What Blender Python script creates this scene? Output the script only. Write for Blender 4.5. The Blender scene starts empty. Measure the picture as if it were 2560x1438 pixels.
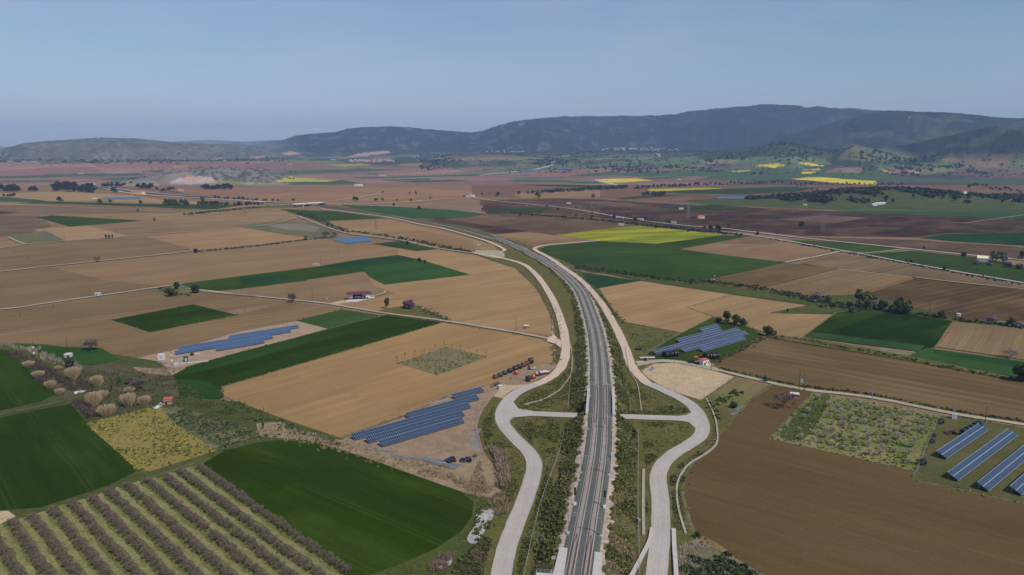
import bpy, math, random
import numpy as np
from mathutils import Vector, Matrix, Euler
random.seed(7)
RNG = np.random.default_rng(11)
SC = bpy.context.scene
COL = SC.collection
R = math.radians

# ---------------------------------------------------------------- camera
F, CX, CY = 1828.0, 1280.0, 719.0          # focal length and centre for the 2560 px wide photograph
CAMZ = 120.0
PITCH = math.atan((CY - 380.0) / F)
SP, CP = math.sin(PITCH), math.cos(PITCH)
cam_d = bpy.data.cameras.new("camera")
cam = bpy.data.objects.new("camera", cam_d)
COL.objects.link(cam)
cam.location = (0, 0, CAMZ)
cam.rotation_euler = (math.pi / 2 - PITCH, 0, 0)
cam_d.sensor_width = 36.0
cam_d.lens = 36.0 * F / 2560.0
cam_d.clip_start = 0.5
cam_d.clip_end = 60000
SC.camera = cam

# ---------------------------------------------------------------- sky and sun
SUN_EL, SUN_AZ = 50.0, 137.0               # azimuth clockwise from +Y (the view direction)
w = bpy.data.worlds.new("World"); SC.world = w; w.use_nodes = True
nt = w.node_tree; nt.nodes.clear()
out = nt.nodes.new("ShaderNodeOutputWorld")
bg = nt.nodes.new("ShaderNodeBackground")
sky = nt.nodes.new("ShaderNodeTexSky"); sky.sky_type = 'NISHITA'; sky.sun_disc = False
sky.sun_elevation = R(SUN_EL); sky.sun_rotation = R(SUN_AZ)
sky.altitude = 0; sky.air_density = 1.0; sky.dust_density = 0.5; sky.ozone_density = 3.5
# thin high cirrus veil: a pale tint mixed in by direction
tc = nt.nodes.new("ShaderNodeTexCoord")
mp = nt.nodes.new("ShaderNodeMapping"); mp.inputs["Scale"].default_value = (1.6, 1.2, 9.0)
mp.inputs["Rotation"].default_value = (0.0, R(8), 0.0)
nz = nt.nodes.new("ShaderNodeTexNoise"); nz.inputs["Scale"].default_value = 1.7
nz.inputs["Detail"].default_value = 7; nz.inputs["Roughness"].default_value = 0.55
nz.inputs["Distortion"].default_value = 0.4
cr = nt.nodes.new("ShaderNodeValToRGB")
cr.color_ramp.elements[0].position = 0.40; cr.color_ramp.elements[0].color = (0, 0, 0, 1)
cr.color_ramp.elements[1].position = 0.70; cr.color_ramp.elements[1].color = (0.40, 0.40, 0.40, 1)
mx = nt.nodes.new("ShaderNodeMixRGB"); mx.inputs[2].default_value = (5.3, 5.4, 7.4, 1)
nt.links.new(tc.outputs["Generated"], mp.inputs[0]); nt.links.new(mp.outputs[0], nz.inputs["Vector"])
nt.links.new(nz.outputs["Fac"], cr.inputs[0]); nt.links.new(cr.outputs[0], mx.inputs[0])
nt.links.new(sky.outputs[0], mx.inputs[1]); nt.links.new(mx.outputs[0], bg.inputs[0])
bg.inputs[1].default_value = 0.105
nt.links.new(bg.outputs[0], out.inputs[0])
sd = bpy.data.lights.new("sun", 'SUN'); sd.energy = 3.6; sd.angle = R(0.5); sd.color = (1.0, 0.945, 0.87)
sun = bpy.data.objects.new("sun", sd); COL.objects.link(sun)
sun_dir = Vector((math.sin(R(SUN_AZ)) * math.cos(R(SUN_EL)), math.cos(R(SUN_AZ)) * math.cos(R(SUN_EL)), math.sin(R(SUN_EL))))
sun.rotation_euler = sun_dir.to_track_quat('Z', 'Y').to_euler()
sun.location = (200, -200, 400)
SC.view_settings.view_transform = 'Standard'; SC.view_settings.look = 'None'
SC.view_settings.exposure = -0.12; SC.view_settings.gamma = 1.0
SC.view_settings.use_curve_mapping = False
SC.cycles.max_bounces = 5; SC.cycles.diffuse_bounces = 2; SC.cycles.volume_bounces = 1
SC.cycles.transparent_max_bounces = 8

# ---------------------------------------------------------------- helpers: pixels of the photograph -> ground
def ray(x, y):
    u = (x - CX) / F; v = (y - CY) / F
    return u, CP - v * SP, -(SP + v * CP)
def G(x, y, z=0.0):
    u, f, d = ray(x, y)
    t = (z - CAMZ) / d
    return (u * t, f * t, z)
def h_at(x, y, d):                          # height seen at pixel (x, y) at horizontal distance d
    u, f, dz = ray(x, y)
    return CAMZ + d * dz / math.hypot(u, f)
def pix(X, Y, Z):                           # numpy: world -> pixel
    dz = Z - CAMZ
    zc = Y * CP - dz * SP
    yc = -Y * SP - dz * CP
    return CX + F * X / zc, CY + F * yc / zc

def srgb(h):
    c = [int(h[i:i + 2], 16) / 255 for i in (0, 2, 4)]
    return tuple(((v + .055) / 1.055) ** 2.4 if v > .04045 else v / 12.92 for v in c)

def tag(o, label=None, cat=None, group=None, kind=None):
    if label: o["label"] = label
    if cat: o["category"] = cat
    if group: o["group"] = group
    if kind: o["kind"] = kind
    return o
def empty(name, loc=(0, 0, 0), rz=0.0, label=None, cat=None, group=None):
    o = bpy.data.objects.new(name, None); COL.objects.link(o)
    o.location = loc; o.rotation_euler = (0, 0, rz); o.empty_display_size = 0.5
    return tag(o, label, cat, group)
def mesh_obj(name, verts, faces, mat, parent=None, smooth=False, color=None):
    me = bpy.data.meshes.new(name)
    me.from_pydata([tuple(v) for v in verts], [], faces); me.update()
    if smooth: me.polygons.foreach_set("use_smooth", [True] * len(me.polygons))
    if mat: me.materials.append(mat)
    o = bpy.data.objects.new(name, me); COL.objects.link(o)
    if parent: o.parent = parent
    if color: o.color = (*color, 1)
    return o
def np_mesh(name, V, Q, mat, parent=None, color=None, smooth=False):
    """V (n,3) float, Q (m,k) int"""
    me = bpy.data.meshes.new(name)
    n, (m, k) = len(V), Q.shape
    me.vertices.add(n); me.vertices.foreach_set("co", np.asarray(V, np.float32).ravel())
    me.loops.add(m * k); me.loops.foreach_set("vertex_index", np.asarray(Q, np.int32).ravel())
    me.polygons.add(m); me.polygons.foreach_set("loop_start", np.arange(0, m * k, k, dtype=np.int32))
    me.polygons.foreach_set("loop_total", np.full(m, k, np.int32))
    if smooth: me.polygons.foreach_set("use_smooth", np.ones(m, bool))
    me.update(calc_edges=True)
    if mat: me.materials.append(mat)
    o = bpy.data.objects.new(name, me); COL.objects.link(o)
    if parent: o.parent = parent
    if color: o.color = (*color, 1)
    return o

class MB:
    def __init__(s): s.v = []; s.f = []
    def add(s, vs, fs):
        n = len(s.v); s.v += [tuple(p) for p in vs]; s.f += [tuple(i + n for i in f) for f in fs]
    def box(s, c, d, rz=0.0, ry=0.0, rx=0.0):
        m = Euler((rx, ry, rz)).to_matrix(); c = Vector(c)
        vs = [c + m @ Vector((x * d[0] / 2, y * d[1] / 2, z * d[2] / 2)) for x in (-1, 1) for y in (-1, 1) for z in (-1, 1)]
        s.add(vs, [(0, 1, 3, 2), (4, 6, 7, 5), (0, 4, 5, 1), (2, 3, 7, 6), (0, 2, 6, 4), (1, 5, 7, 3)])
    def tube(s, a, b, r0, r1=None, n=6, caps=True):
        a, b = Vector(a), Vector(b); r1 = r0 if r1 is None else r1
        d = (b - a).normalized(); q = d.to_track_quat('Z', 'Y').to_matrix()
        vs = []
        for p, r in ((a, r0), (b, r1)):
            for k in range(n):
                t = 2 * math.pi * k / n
                vs.append(p + q @ Vector((r * math.cos(t), r * math.sin(t), 0)))
        fs = [(k, (k + 1) % n, n + (k + 1) % n, n + k) for k in range(n)]
        if caps: fs += [tuple(range(n))[::-1], tuple(range(n, 2 * n))]
        s.add(vs, fs)
    def ring(s, c, axis, R0, R1, wid, n=20):            # short hollow drum
        c = Vector(c); q = Vector(axis).normalized().to_track_quat('Z', 'Y').to_matrix()
        vs = []
        for (r, z) in ((R0, -wid / 2), (R1, -wid / 2), (R1, wid / 2), (R0, wid / 2)):
            for k in range(n):
                t = 2 * math.pi * k / n
                vs.append(c + q @ Vector((r * math.cos(t), r * math.sin(t), z)))
        fs = []
        for j in range(4):
            for k in range(n):
                fs.append((j * n + k, j * n + (k + 1) % n, ((j + 1) % 4) * n + (k + 1) % n, ((j + 1) % 4) * n + k))
        s.add(vs, fs)
    def gable(s, c, d, h, rz=0.0, over=0.3, th=0.15):    # two roof slabs, ridge along local x; c = centre of wall top
        m = Euler((0, 0, rz)).to_matrix(); c = Vector(c)
        hx = d[0] / 2 + over; hy = d[1] / 2 + over; dz = -h * over / (d[1] / 2)
        pr = [(-hx, -hy, dz), (hx, -hy, dz), (hx, 0, h), (-hx, 0, h), (-hx, hy, dz), (hx, hy, dz)]
        vs = [c + m @ Vector(p) for p in pr] + [c + m @ (Vector(p) + Vector((0, 0, th))) for p in pr]
        s.add(vs, [(6, 7, 8, 9), (9, 8, 11, 10), (3, 2, 1, 0), (4, 5, 2, 3), (0, 1, 7, 6), (5, 4, 10, 11), (0, 6, 9, 3), (3, 9, 10, 4), (1, 2, 8, 7), (2, 5, 11, 8)])
    def build(s, name, mat, parent=None, smooth=False, color=None):
        return mesh_obj(name, s.v, s.f, mat, parent, smooth, color)

def copy_tree(root, loc, rz=0.0, sc=1.0, label=None, group=None, color=None, cat=None):
    c = root.copy(); COL.objects.link(c)
    c.location = loc; c.rotation_euler = (0, 0, rz)
    c.scale = (sc, sc, sc) if not isinstance(sc, tuple) else sc
    if label: c["label"] = label
    if group: c["group"] = group
    if cat: c["category"] = cat
    def rec(src, dst):
        for ch in list(src.children):
            k = ch.copy(); COL.objects.link(k); k.parent = dst
            if color and k.name.split(".")[0] in ("crown", "blades"): k.color = (*color, 1)
            rec(ch, k)
    rec(root, c)
    return c

# ---------------------------------------------------------------- materials
def new_mat(name):
    m = bpy.data.materials.new(name); m.use_nodes = True
    t = m.node_tree; b = t.nodes["Principled BSDF"]
    return m, t, b
def N(t, typ, **kw):
    n = t.nodes.new(typ)
    for k, v in kw.items():
        if k in n.inputs: n.inputs[k].default_value = v
        else: setattr(n, k, v)
    return n
def plain(name, col, rough=0.7, metal=0.0, var=0.12, scale=1.5):
    m, t, b = new_mat(name)
    b.inputs["Roughness"].default_value = rough; b.inputs["Metallic"].default_value = metal
    c = N(t, "ShaderNodeTexCoord"); n = N(t, "ShaderNodeTexNoise", Scale=scale, Detail=4.0)
    t.links.new(c.outputs["Object"], n.inputs["Vector"])
    r = N(t, "ShaderNodeMapRange"); r.inputs[1].default_value = 0.3; r.inputs[2].default_value = 0.7
    r.inputs[3].default_value = 1 - var; r.inputs[4].default_value = 1 + var
    t.links.new(n.outputs["Fac"], r.inputs[0])
    h = N(t, "ShaderNodeHueSaturation"); h.inputs["Color"].default_value = (*col, 1)
    t.links.new(r.outputs[0], h.inputs["Value"]); t.links.new(h.outputs[0], b.inputs["Base Color"])
    return m

def stretched_noise(t, co, sx, sy, detail=4, rough=0.55, dist=0.0):
    mp = N(t, "ShaderNodeMapping"); mp.inputs["Scale"].default_value = (sx, sy, 1)
    n = N(t, "ShaderNodeTexNoise", Scale=1.0, Detail=float(detail), Roughness=rough, Distortion=dist)
    t.links.new(co, mp.inputs[0]); t.links.new(mp.outputs[0], n.inputs["Vector"])
    return n.outputs["Fac"]
def maprange(t, src, a, b, c, d):
    r = N(t, "ShaderNodeMapRange")
    for i, v in enumerate((a, b, c, d)): r.inputs[i + 1].default_value = v
    t.links.new(src, r.inputs[0]); return r.outputs[0]
def mul(t, a, b):
    n = N(t, "ShaderNodeMath", operation='MULTIPLY'); t.links.new(a, n.inputs[0])
    if hasattr(b, "links"): t.links.new(b, n.inputs[1])
    else: n.inputs[1].default_value = b
    return n.outputs[0]
def mixc(t, f, a, b):
    n = N(t, "ShaderNodeMixRGB")
    if hasattr(f, "links"): t.links.new(f, n.inputs[0])
    else: n.inputs[0].default_value = f
    for i, v in ((1, a), (2, b)):
        if hasattr(v, "links"): t.links.new(v, n.inputs[i])
        else: n.inputs[i].default_value = (*v, 1)
    return n.outputs[0]

def field_mat(name, layers, tint=None, tram=None, rough=0.95, bump=0.0):
    """object colour modulated by stretched noises (sx, sy, low, high); tint mixes another colour by noise."""
    m, t, b = new_mat(name)
    b.inputs["Roughness"].default_value = rough; b.inputs["Specular IOR Level"].default_value = 0.01
    co = N(t, "ShaderNodeTexCoord").outputs["Object"]
    oi = N(t, "ShaderNodeObjectInfo")
    base = oi.outputs["Color"]
    if tint:
        f = stretched_noise(t, co, *tint[1][:2], detail=5, dist=0.6)
        base = mixc(t, maprange(t, f, *tint[1][2:]), base, tint[0])
    val = None
    for (sx, sy, lo, hi) in layers:
        f = maprange(t, stretched_noise(t, co, sx, sy, 5, 0.6), 0.28, 0.72, lo, hi)
        val = f if val is None else mul(t, val, f)
    if tram:                                         # wheel tracks: period, width, factor
        sep = N(t, "ShaderNodeSeparateXYZ"); t.links.new(co, sep.inputs[0])
        wob = stretched_noise(t, co, 0.012, 0.012, 2)
        ad = N(t, "ShaderNodeMath", operation='MULTIPLY_ADD'); t.links.new(wob, ad.inputs[0]); ad.inputs[1].default_value = 6.0
        t.links.new(sep.outputs[1], ad.inputs[2])
        tot = None
        for off in (0.0, 1.9):
            a1 = N(t, "ShaderNodeMath", operation='ADD'); t.links.new(ad.outputs[0], a1.inputs[0]); a1.inputs[1].default_value = off
            md = N(t, "ShaderNodeMath", operation='PINGPONG'); t.links.new(a1.outputs[0], md.inputs[0]); md.inputs[1].default_value = tram[0] / 2
            r = maprange(t, md.outputs[0], tram[1] * 0.4, tram[1], 1.0, 0.0)
            tot = r if tot is None else N(t, "ShaderNodeMath", operation='MAXIMUM')
            if off:
                t.links.new(r0, tot.inputs[0]); t.links.new(r, tot.inputs[1]); tot = tot.outputs[0]
            r0 = r
        pat = maprange(t, stretched_noise(t, co, 0.01, 0.05, 3), 0.4, 0.6, 0.1, 1.0)
        base = mixc(t, mul(t, mul(t, tot, pat), tram[2]), base, tram[3])
    h = N(t, "ShaderNodeHueSaturation"); t.links.new(base, h.inputs["Color"]); t.links.new(val, h.inputs["Value"])
    t.links.new(h.outputs[0], b.inputs["Base Color"])
    if bump:
        bn = N(t, "ShaderNodeBump"); bn.inputs["Strength"].default_value = bump; bn.inputs["Distance"].default_value = 0.4
        t.links.new(stretched_noise(t, co, 0.35, 1.6, 4), bn.inputs["Height"]); t.links.new(bn.outputs[0], b.inputs["Normal"])
    return m

M = {}
M["soil"] = field_mat("tilled_soil", [(0.008, 0.02, .84, 1.17), (0.006, 0.14, .86, 1.13), (0.02, 1.0, .90, 1.10), (0.7, 0.9, .92, 1.08)],
                      tint=((.24, .155, .082), (0.012, 0.02, .45, .75, 0.0, .4)), tram=(9.0, 0.7, 0.20, (.40, .28, .17)), bump=0.35)
M["furrow"] = field_mat("furrowed_soil", [(0.008, 0.02, .88, 1.12), (0.01, 0.28, .92, 1.08), (0.03, 1.3, .88, 1.12), (0.8, 0.9, .90, 1.10)],
                      tint=((.118, .075, .036), (0.012, 0.03, .4, .7, 0.0, .6)), tram=(7.0, 0.6, 0.10, (.16, .115, .07)), bump=0.5)
M["crop"] = field_mat("young_wheat", [(0.012, 0.02, .80, 1.2), (0.010, 0.22, .88, 1.12), (0.04, 1.2, .9, 1.1), (0.8, 0.8, .88, 1.1)],
                      tint=((.062, .098, .016), (0.012, 0.035, .5, .78, 0.0, .6)), tram=(23.0, 0.6, 0.16, (.09, .12, .04)), bump=0.4)
M["rape"] = field_mat("rape_in_flower", [(0.012, 0.03, .85, 1.12), (0.01, 0.3, .88, 1.1), (0.5, 0.6, .88, 1.1)],
                      tint=((.13, .17, .02), (0.006, 0.06, .38, .62, 0.0, 1.0)))
def ground_mat(name, cols, s_big=0.03, s_mid=0.15, s_fine=0.9, bump=0.4, sp=(.42, .58)):
    m, t, b = new_mat(name)
    b.inputs["Roughness"].default_value = 0.95; b.inputs["Specular IOR Level"].default_value = 0.02
    co = N(t, "ShaderNodeTexCoord").outputs["Object"]
    f1 = maprange(t, stretched_noise(t, co, s_big, s_big, 6, .62, .5), sp[0], sp[1], 0, 1)
    f2 = maprange(t, stretched_noise(t, co, s_mid, s_mid * 1.3, 5, .65, .3), .42, .62, 0, 1)
    f3 = maprange(t, stretched_noise(t, co, s_fine, s_fine, 4, .65), .5, .66, 0, 1)
    c = mixc(t, f1, cols[0], cols[1]); c = mixc(t, mul(t, f2, .8), c, cols[2]); c = mixc(t, mul(t, f3, .7), c, cols[3])
    t.links.new(c, b.inputs["Base Color"])
    if bump:
        bn = N(t, "ShaderNodeBump"); bn.inputs["Strength"].default_value = bump; bn.inputs["Distance"].default_value = 0.5
        t.links.new(stretched_noise(t, co, .8, .8, 4), bn.inputs["Height"]); t.links.new(bn.outputs[0], b.inputs["Normal"])
    return m
M["base"] = ground_mat("open_plain_soil", [(.27, .165, .10), (.22, .135, .085), (.20, .13, .075), (.3, .2, .13)], .004, .02, .3)
M["grass"] = ground_mat("rough_grass", [(.110, .106, .028), (.135, .115, .040), (.080, .084, .020), (.185, .15, .065)], .03, .16, .8)
M["grassg"] = ground_mat("green_rough_grass", [(.060, .080, .020), (.085, .095, .028), (.048, .066, .016), (.13, .115, .045)], .03, .16, .8)
M["sparse"] = ground_mat("orchard_weeds", [(.23, .20, .085), (.095, .135, .022), (.17, .165, .055), (.27, .23, .12)], .045, .12, .7)
M["lane"] = ground_mat("mown_straw_lane", [(.23, .215, .09), (.17, .17, .06), (.28, .245, .12), (.12, .13, .04)], .08, .3, .9)
M["verge"] = ground_mat("dry_verge", [(.15, .135, .065), (.10, .115, .04), (.20, .165, .10), (.075, .085, .03)], .05, .2, .9)
M["dry"] = ground_mat("dry_grass", [(.30, .215, .125), (.24, .18, .10), (.35, .26, .17), (.15, .13, .06)], .04, .2, .9)
M["meadow"] = ground_mat("weedy_meadow", [(.27, .21, .055), (.22, .20, .045), (.28, .20, .075), (.09, .10, .035)], .04, .22, .55, sp=(.35, .6))
M["plot"] = ground_mat("weedy_plot", [(.21, .165, .09), (.15, .14, .06), (.24, .185, .105), (.09, .11, .035)], .05, .2, .6)
M["channel"] = plain("weathered_channel", (.36, .32, .25), .9, 0, .15, .5)
M["meadow2"] = ground_mat("grey_meadow", [(.14, .13, .06), (.22, .17, .085), (.075, .10, .045), (.05, .07, .035)], .04, .25, .6)
M["orchardfloor"] = ground_mat("orchard_grass", [(.11, .125, .032), (.17, .165, .06), (.13, .135, .042), (.21, .19, .08)], .05, .22, .8)
M["siteolive"] = ground_mat("site_grass", [(.090, .085, .032), (.125, .115, .045), (.075, .088, .025), (.15, .12, .06)], .035, .15, .8)
M["sitetan"] = ground_mat("site_dirt", [(.30, .20, .125), (.25, .175, .11), (.36, .255, .17), (.17, .14, .08)], .04, .16, .8)
M["siteorange"] = ground_mat("site_orange_dirt", [(.38, .25, .16), (.31, .22, .15), (.42, .30, .21), (.22, .17, .11)], .04, .16, .8)
M["pale"] = ground_mat("bare_pale_ground", [(.50, .37, .23), (.44, .33, .20), (.54, .41, .27), (.30, .24, .12)], .05, .16, .7)
M["gravelmud"] = ground_mat("pale_rubble_patch", [(.40, .38, .36), (.55, .53, .51), (.24, .22, .19), (.13, .125, .09)], .15, .5, 1.2)
M["brownscrub"] = ground_mat("brown_scrub_ground", [(.10, .078, .048), (.075, .080, .032), (.135, .105, .068), (.055, .062, .024)], .05, .2, .8)

def road_mat(name, c0, c1, c2, sx=.04):
    m, t, b = new_mat(name)
    b.inputs["Roughness"].default_value = 0.9; b.inputs["Specular IOR Level"].default_value = 0.2
    co = N(t, "ShaderNodeTexCoord").outputs["Object"]; uv = N(t, "ShaderNodeUVMap").outputs[0]
    a = maprange(t, stretched_noise(t, co, sx, sx, 5, .6), .4, .6, 0, 1)
    s = maprange(t, stretched_noise(t, uv, .015, .9, 3, .5), .46, .60, 0, 1)
    f = mul(t, maprange(t, stretched_noise(t, co, 1.3, 1.3, 3, .6), .3, .7, .92, 1.08), maprange(t, stretched_noise(t, co, .12, .12, 4, .6), .35, .65, .95, 1.05))
    c = mixc(t, a, c0, c1); c = mixc(t, mul(t, s, .55), c, c2)
    h = N(t, "ShaderNodeHueSaturation"); t.links.new(c, h.inputs["Color"]); t.links.new(f, h.inputs["Value"])
    t.links.new(h.outputs[0], b.inputs["Base Color"])
    return m
M["concrete_road"] = road_mat("concrete_road", (.455, .405, .355), (.435, .385, .34), (.39, .34, .30))
M["dirt_road"] = road_mat("beige_dirt_road", (.60, .46, .34), (.58, .42, .30), (.50, .40, .31))
M["track"] = road_mat("farm_track", (.44, .37, .26), (.38, .32, .215), (.26, .23, .13), .08)
M["ballast"] = ground_mat("grey_ballast", [(.112, .122, .106), (.125, .134, .116), (.10, .108, .095), (.15, .148, .128)], .06, .4, 1.5)
M["rubble"] = ground_mat("pale_rubble", [(.46, .37, .28), (.36, .28, .20), (.54, .46, .38), (.20, .16, .10)], .10, .35, 1.1)
M["slope"] = ground_mat("embankment_grass", [(.090, .095, .030), (.12, .105, .042), (.065, .075, .022), (.18, .145, .075)], .05, .2, .8)
M["concrete"] = plain("concrete", (.50, .46, .42), .85, 0, .1, .6)
M["concrete_dark"] = plain("aged_concrete", (.36, .33, .30), .9, 0, .12, .6)
M["steel"] = plain("galvanised_steel", (.36, .38, .40), .5, .5)
M["white"] = plain("white_paint", (.66, .66, .64), .5)
M["pylon"] = plain("weathered_steel", (.20, .20, .20), .7)
M["offwhite"] = plain("offwhite_sheet", (.50, .49, .47), .7)
M["black"] = plain("black_plastic", (.018, .022, .03), .45)
M["teal"] = plain("dark_teal_plastic", (.02, .05, .065), .4)
M["rust"] = plain("rusty_steel", (.13, .055, .045), .8)
M["railm"] = plain("worn_rail", (.085, .045, .038), .5, .4)
M["wood"] = plain("pole_wood", (.10, .075, .055), .9)
M["orange"] = plain("orange_paint", (.70, .13, .055), .5)
M["maroon"] = plain("maroon_sheet", (.13, .025, .045), .45)
M["redroof"] = plain("red_tiles", (.48, .12, .08), .8, 0, .2)
M["orangeroof"] = plain("orange_tiles", (.42, .18, .11), .8, 0, .2)
M["brick"] = plain("brick", (.40, .22, .15), .9, 0, .2)
M["plaster"] = plain("pale_plaster", (.50, .45, .37), .85)
M["yellow"] = plain("yellow_wall", (.70, .52, .25), .8)
M["cream"] = plain("cream_sheet", (.80, .70, .48), .6)
M["bluewall"] = plain("blue_wall", (.20, .36, .42), .8)
M["glass"] = plain("dark_opening", (.02, .022, .025), .3)
M["sack"] = plain("white_sacks", (.66, .56, .48), .9)
M["greybox"] = plain("grey_box", (.42, .46, .46), .6)
M["bark"] = plain("bark", (.085, .065, .05), .95)
M["paint_sleeper"] = plain("concrete_sleeper", (.40, .35, .29), .9, 0, .15, .3)

# leaves, twigs and blades: colour from the object, varied clump by clump
def leaf_mat(name, lo, hi, trans=0.0):
    m, t, b = new_mat(name); b.inputs["Roughness"].default_value = 0.8; b.inputs["Specular IOR Level"].default_value = 0.15
    oi = N(t, "ShaderNodeObjectInfo"); ge = N(t, "ShaderNodeNewGeometry")
    h = N(t, "ShaderNodeHueSaturation"); t.links.new(oi.outputs["Color"], h.inputs["Color"])
    t.links.new(maprange(t, ge.outputs["Random Per Island"], 0, 1, lo, hi), h.inputs["Value"])
    t.links.new(maprange(t, ge.outputs["Random Per Island"], 0, 1, .49, .512), h.inputs["Hue"])
    t.links.new(h.outputs[0], b.inputs["Base Color"])
    return m
M["leaf"] = leaf_mat("leaves", .6, 1.5)
M["twig"] = leaf_mat("twigs", .7, 1.35)

def panel_mat():
    m, t, b = new_mat("solar_cells")
    b.inputs["Roughness"].default_value = 0.28; b.inputs["Specular IOR Level"].default_value = 0.25
    uv = N(t, "ShaderNodeUVMap").outputs[0]
    sep = N(t, "ShaderNodeSeparateXYZ"); t.links.new(uv, sep.inputs[0])
    tot = None
    for i, (per, wd) in enumerate(((1.0, .10), (1.0, .035))):
        md = N(t, "ShaderNodeMath", operation='PINGPONG'); t.links.new(sep.outputs[i], md.inputs[0]); md.inputs[1].default_value = per / 2
        r = maprange(t, md.outputs[0], wd * .6, wd, 1.0, 0.0)
        if tot is None: tot = r
        else:
            mm = N(t, "ShaderNodeMath", operation='MAXIMUM'); t.links.new(tot, mm.inputs[0]); t.links.new(r, mm.inputs[1]); tot = mm.outputs[0]
    oi = N(t, "ShaderNodeObjectInfo")
    f = maprange(t, stretched_noise(t, uv, .8, .8, 3), .3, .7, .85, 1.2)
    h = N(t, "ShaderNodeHueSaturation"); t.links.new(oi.outputs["Color"], h.inputs["Color"]); t.links.new(f, h.inputs["Value"])
    c = mixc(t, tot, h.outputs[0], (.21, .27, .37))
    t.links.new(c, b.inputs["Base Color"])
    return m
M["panel"] = panel_mat()
# ---------------------------------------------------------------- numpy noise
def _hash(ix, iy, s):
    n = (ix.astype(np.int64) * 374761393 + iy.astype(np.int64) * 668265263 + s * 1274126177) & 0xffffffff
    n = ((n ^ (n >> 13)) * 1274126177) & 0xffffffff
    n = (n ^ (n >> 16)) & 0xffffffff
    return n.astype(np.float64) / 4294967295.0
def vnoise(x, y, s=0):
    ix, iy = np.floor(x), np.floor(y); fx, fy = x - ix, y - iy
    fx = fx * fx * (3 - 2 * fx); fy = fy * fy * (3 - 2 * fy)
    ix = ix.astype(np.int64); iy = iy.astype(np.int64)
    a, b_, c, d = _hash(ix, iy, s), _hash(ix + 1, iy, s), _hash(ix, iy + 1, s), _hash(ix + 1, iy + 1, s)
    return (a * (1 - fx) + b_ * fx) * (1 - fy) + (c * (1 - fx) + d * fx) * fy
def fbm(x, y, o=5, s=0, g=0.5):
    t, a, n = 0, 1.0, 0
    for k in range(o):
        t = t + a * vnoise(x, y, s + k * 17); n += a; a *= g
        x, y = x * 2.03 + 3.1, y * 2.03 - 1.7
    return t / n

# ---------------------------------------------------------------- far terrain (plain, foothills and mountains)
RT = 2650.0
def _ridge(pts, d, wf, wb, flat=False, rough=0.10, seed=0, expo=1.6):
    P = sorted(pts)
    az = np.array([math.atan2(ray(x, y)[0], ray(x, y)[1]) for x, y in P])
    hh = np.array([h_at(x, y, d(x) if callable(d) else d) for x, y in P])
    dd = np.array([d(x) if callable(d) else d for x, y in P], float)
    return dict(az=az, h=np.maximum(hh, 0), d=dd, wf=wf, wb=wb, rough=rough, seed=seed, e=expo)
RIDGES = [
    _ridge([(-600, 372), (0, 366), (80, 374), (150, 384), (380, 370), (430, 354), (520, 350), (610, 354), (700, 350), (760, 352), (900, 380)], 16500, 2500, 3000, rough=.03, seed=1),
    _ridge([(-700, 378), (-200, 384), (0, 374), (60, 358), (130, 352), (180, 349), (240, 344), (330, 346), (380, 350), (430, 356), (530, 361), (560, 360), (620, 364), (720, 372), (800, 392)], 7600, 1700, 2500, rough=.22, seed=2),
    _ridge([(470, 396), (560, 380), (620, 366), (690, 356), (740, 341), (840, 333), (870, 324), (905, 321), (970, 319), (1050, 325), (1165, 333), (1210, 328), (1280, 311), (1340, 300), (1400, 295), (1480, 291), (1580, 290), (1650, 291), (1740, 280), (1840, 270), (1890, 266), (1930, 265), (2060, 272), (2160, 277), (2300, 284), (2500, 296), (2800, 310)], 9600, 3300, 3500, rough=.26, seed=3, expo=1.35),
    _ridge([(1800, 392), (1900, 360), (2000, 332), (2080, 308), (2150, 291), (2225, 280), (2280, 282), (2330, 283), (2400, 287), (2450, 291), (2510, 299), (2560, 298), (2800, 300)], 7400, 2600, 3000, rough=.30, seed=4),
    _ridge([(1950, 405), (2080, 388), (2200, 372), (2330, 350), (2400, 334), (2470, 320), (2520, 320), (2580, 323), (2800, 320)], 5300, 1500, 2200, rough=.30, seed=5),
    _ridge([(1620, 402), (1760, 388), (1830, 376), (1900, 366), (1960, 356), (2010, 366), (2080, 380), (2130, 360), (2190, 372), (2260, 394), (2400, 405)], 4900, 1100, 2000, rough=.15, seed=6),
    _ridge([(850, 399), (950, 398), (1050, 399), (1110, 391), (1180, 384), (1260, 387), (1330, 392), (1420, 400), (1500, 402)], 5600, 900, 1500, rough=.10, seed=7),
    _ridge([(500, 399), (900, 392), (1200, 386), (1400, 380), (1700, 376), (2000, 380), (2300, 384), (2800, 388)], 7200, 3900, 6000, rough=.06, seed=8, expo=1.3),
    _ridge([(248, 462), (290, 451), (340, 446), (395, 443), (412, 433), (440, 433), (462, 428), (500, 422), (560, 419), (600, 421), (640, 424), (672, 430), (700, 437), (722, 447), (760, 455), (800, 462)], 3150, 330, 500, rough=.22, seed=9),
]
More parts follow.
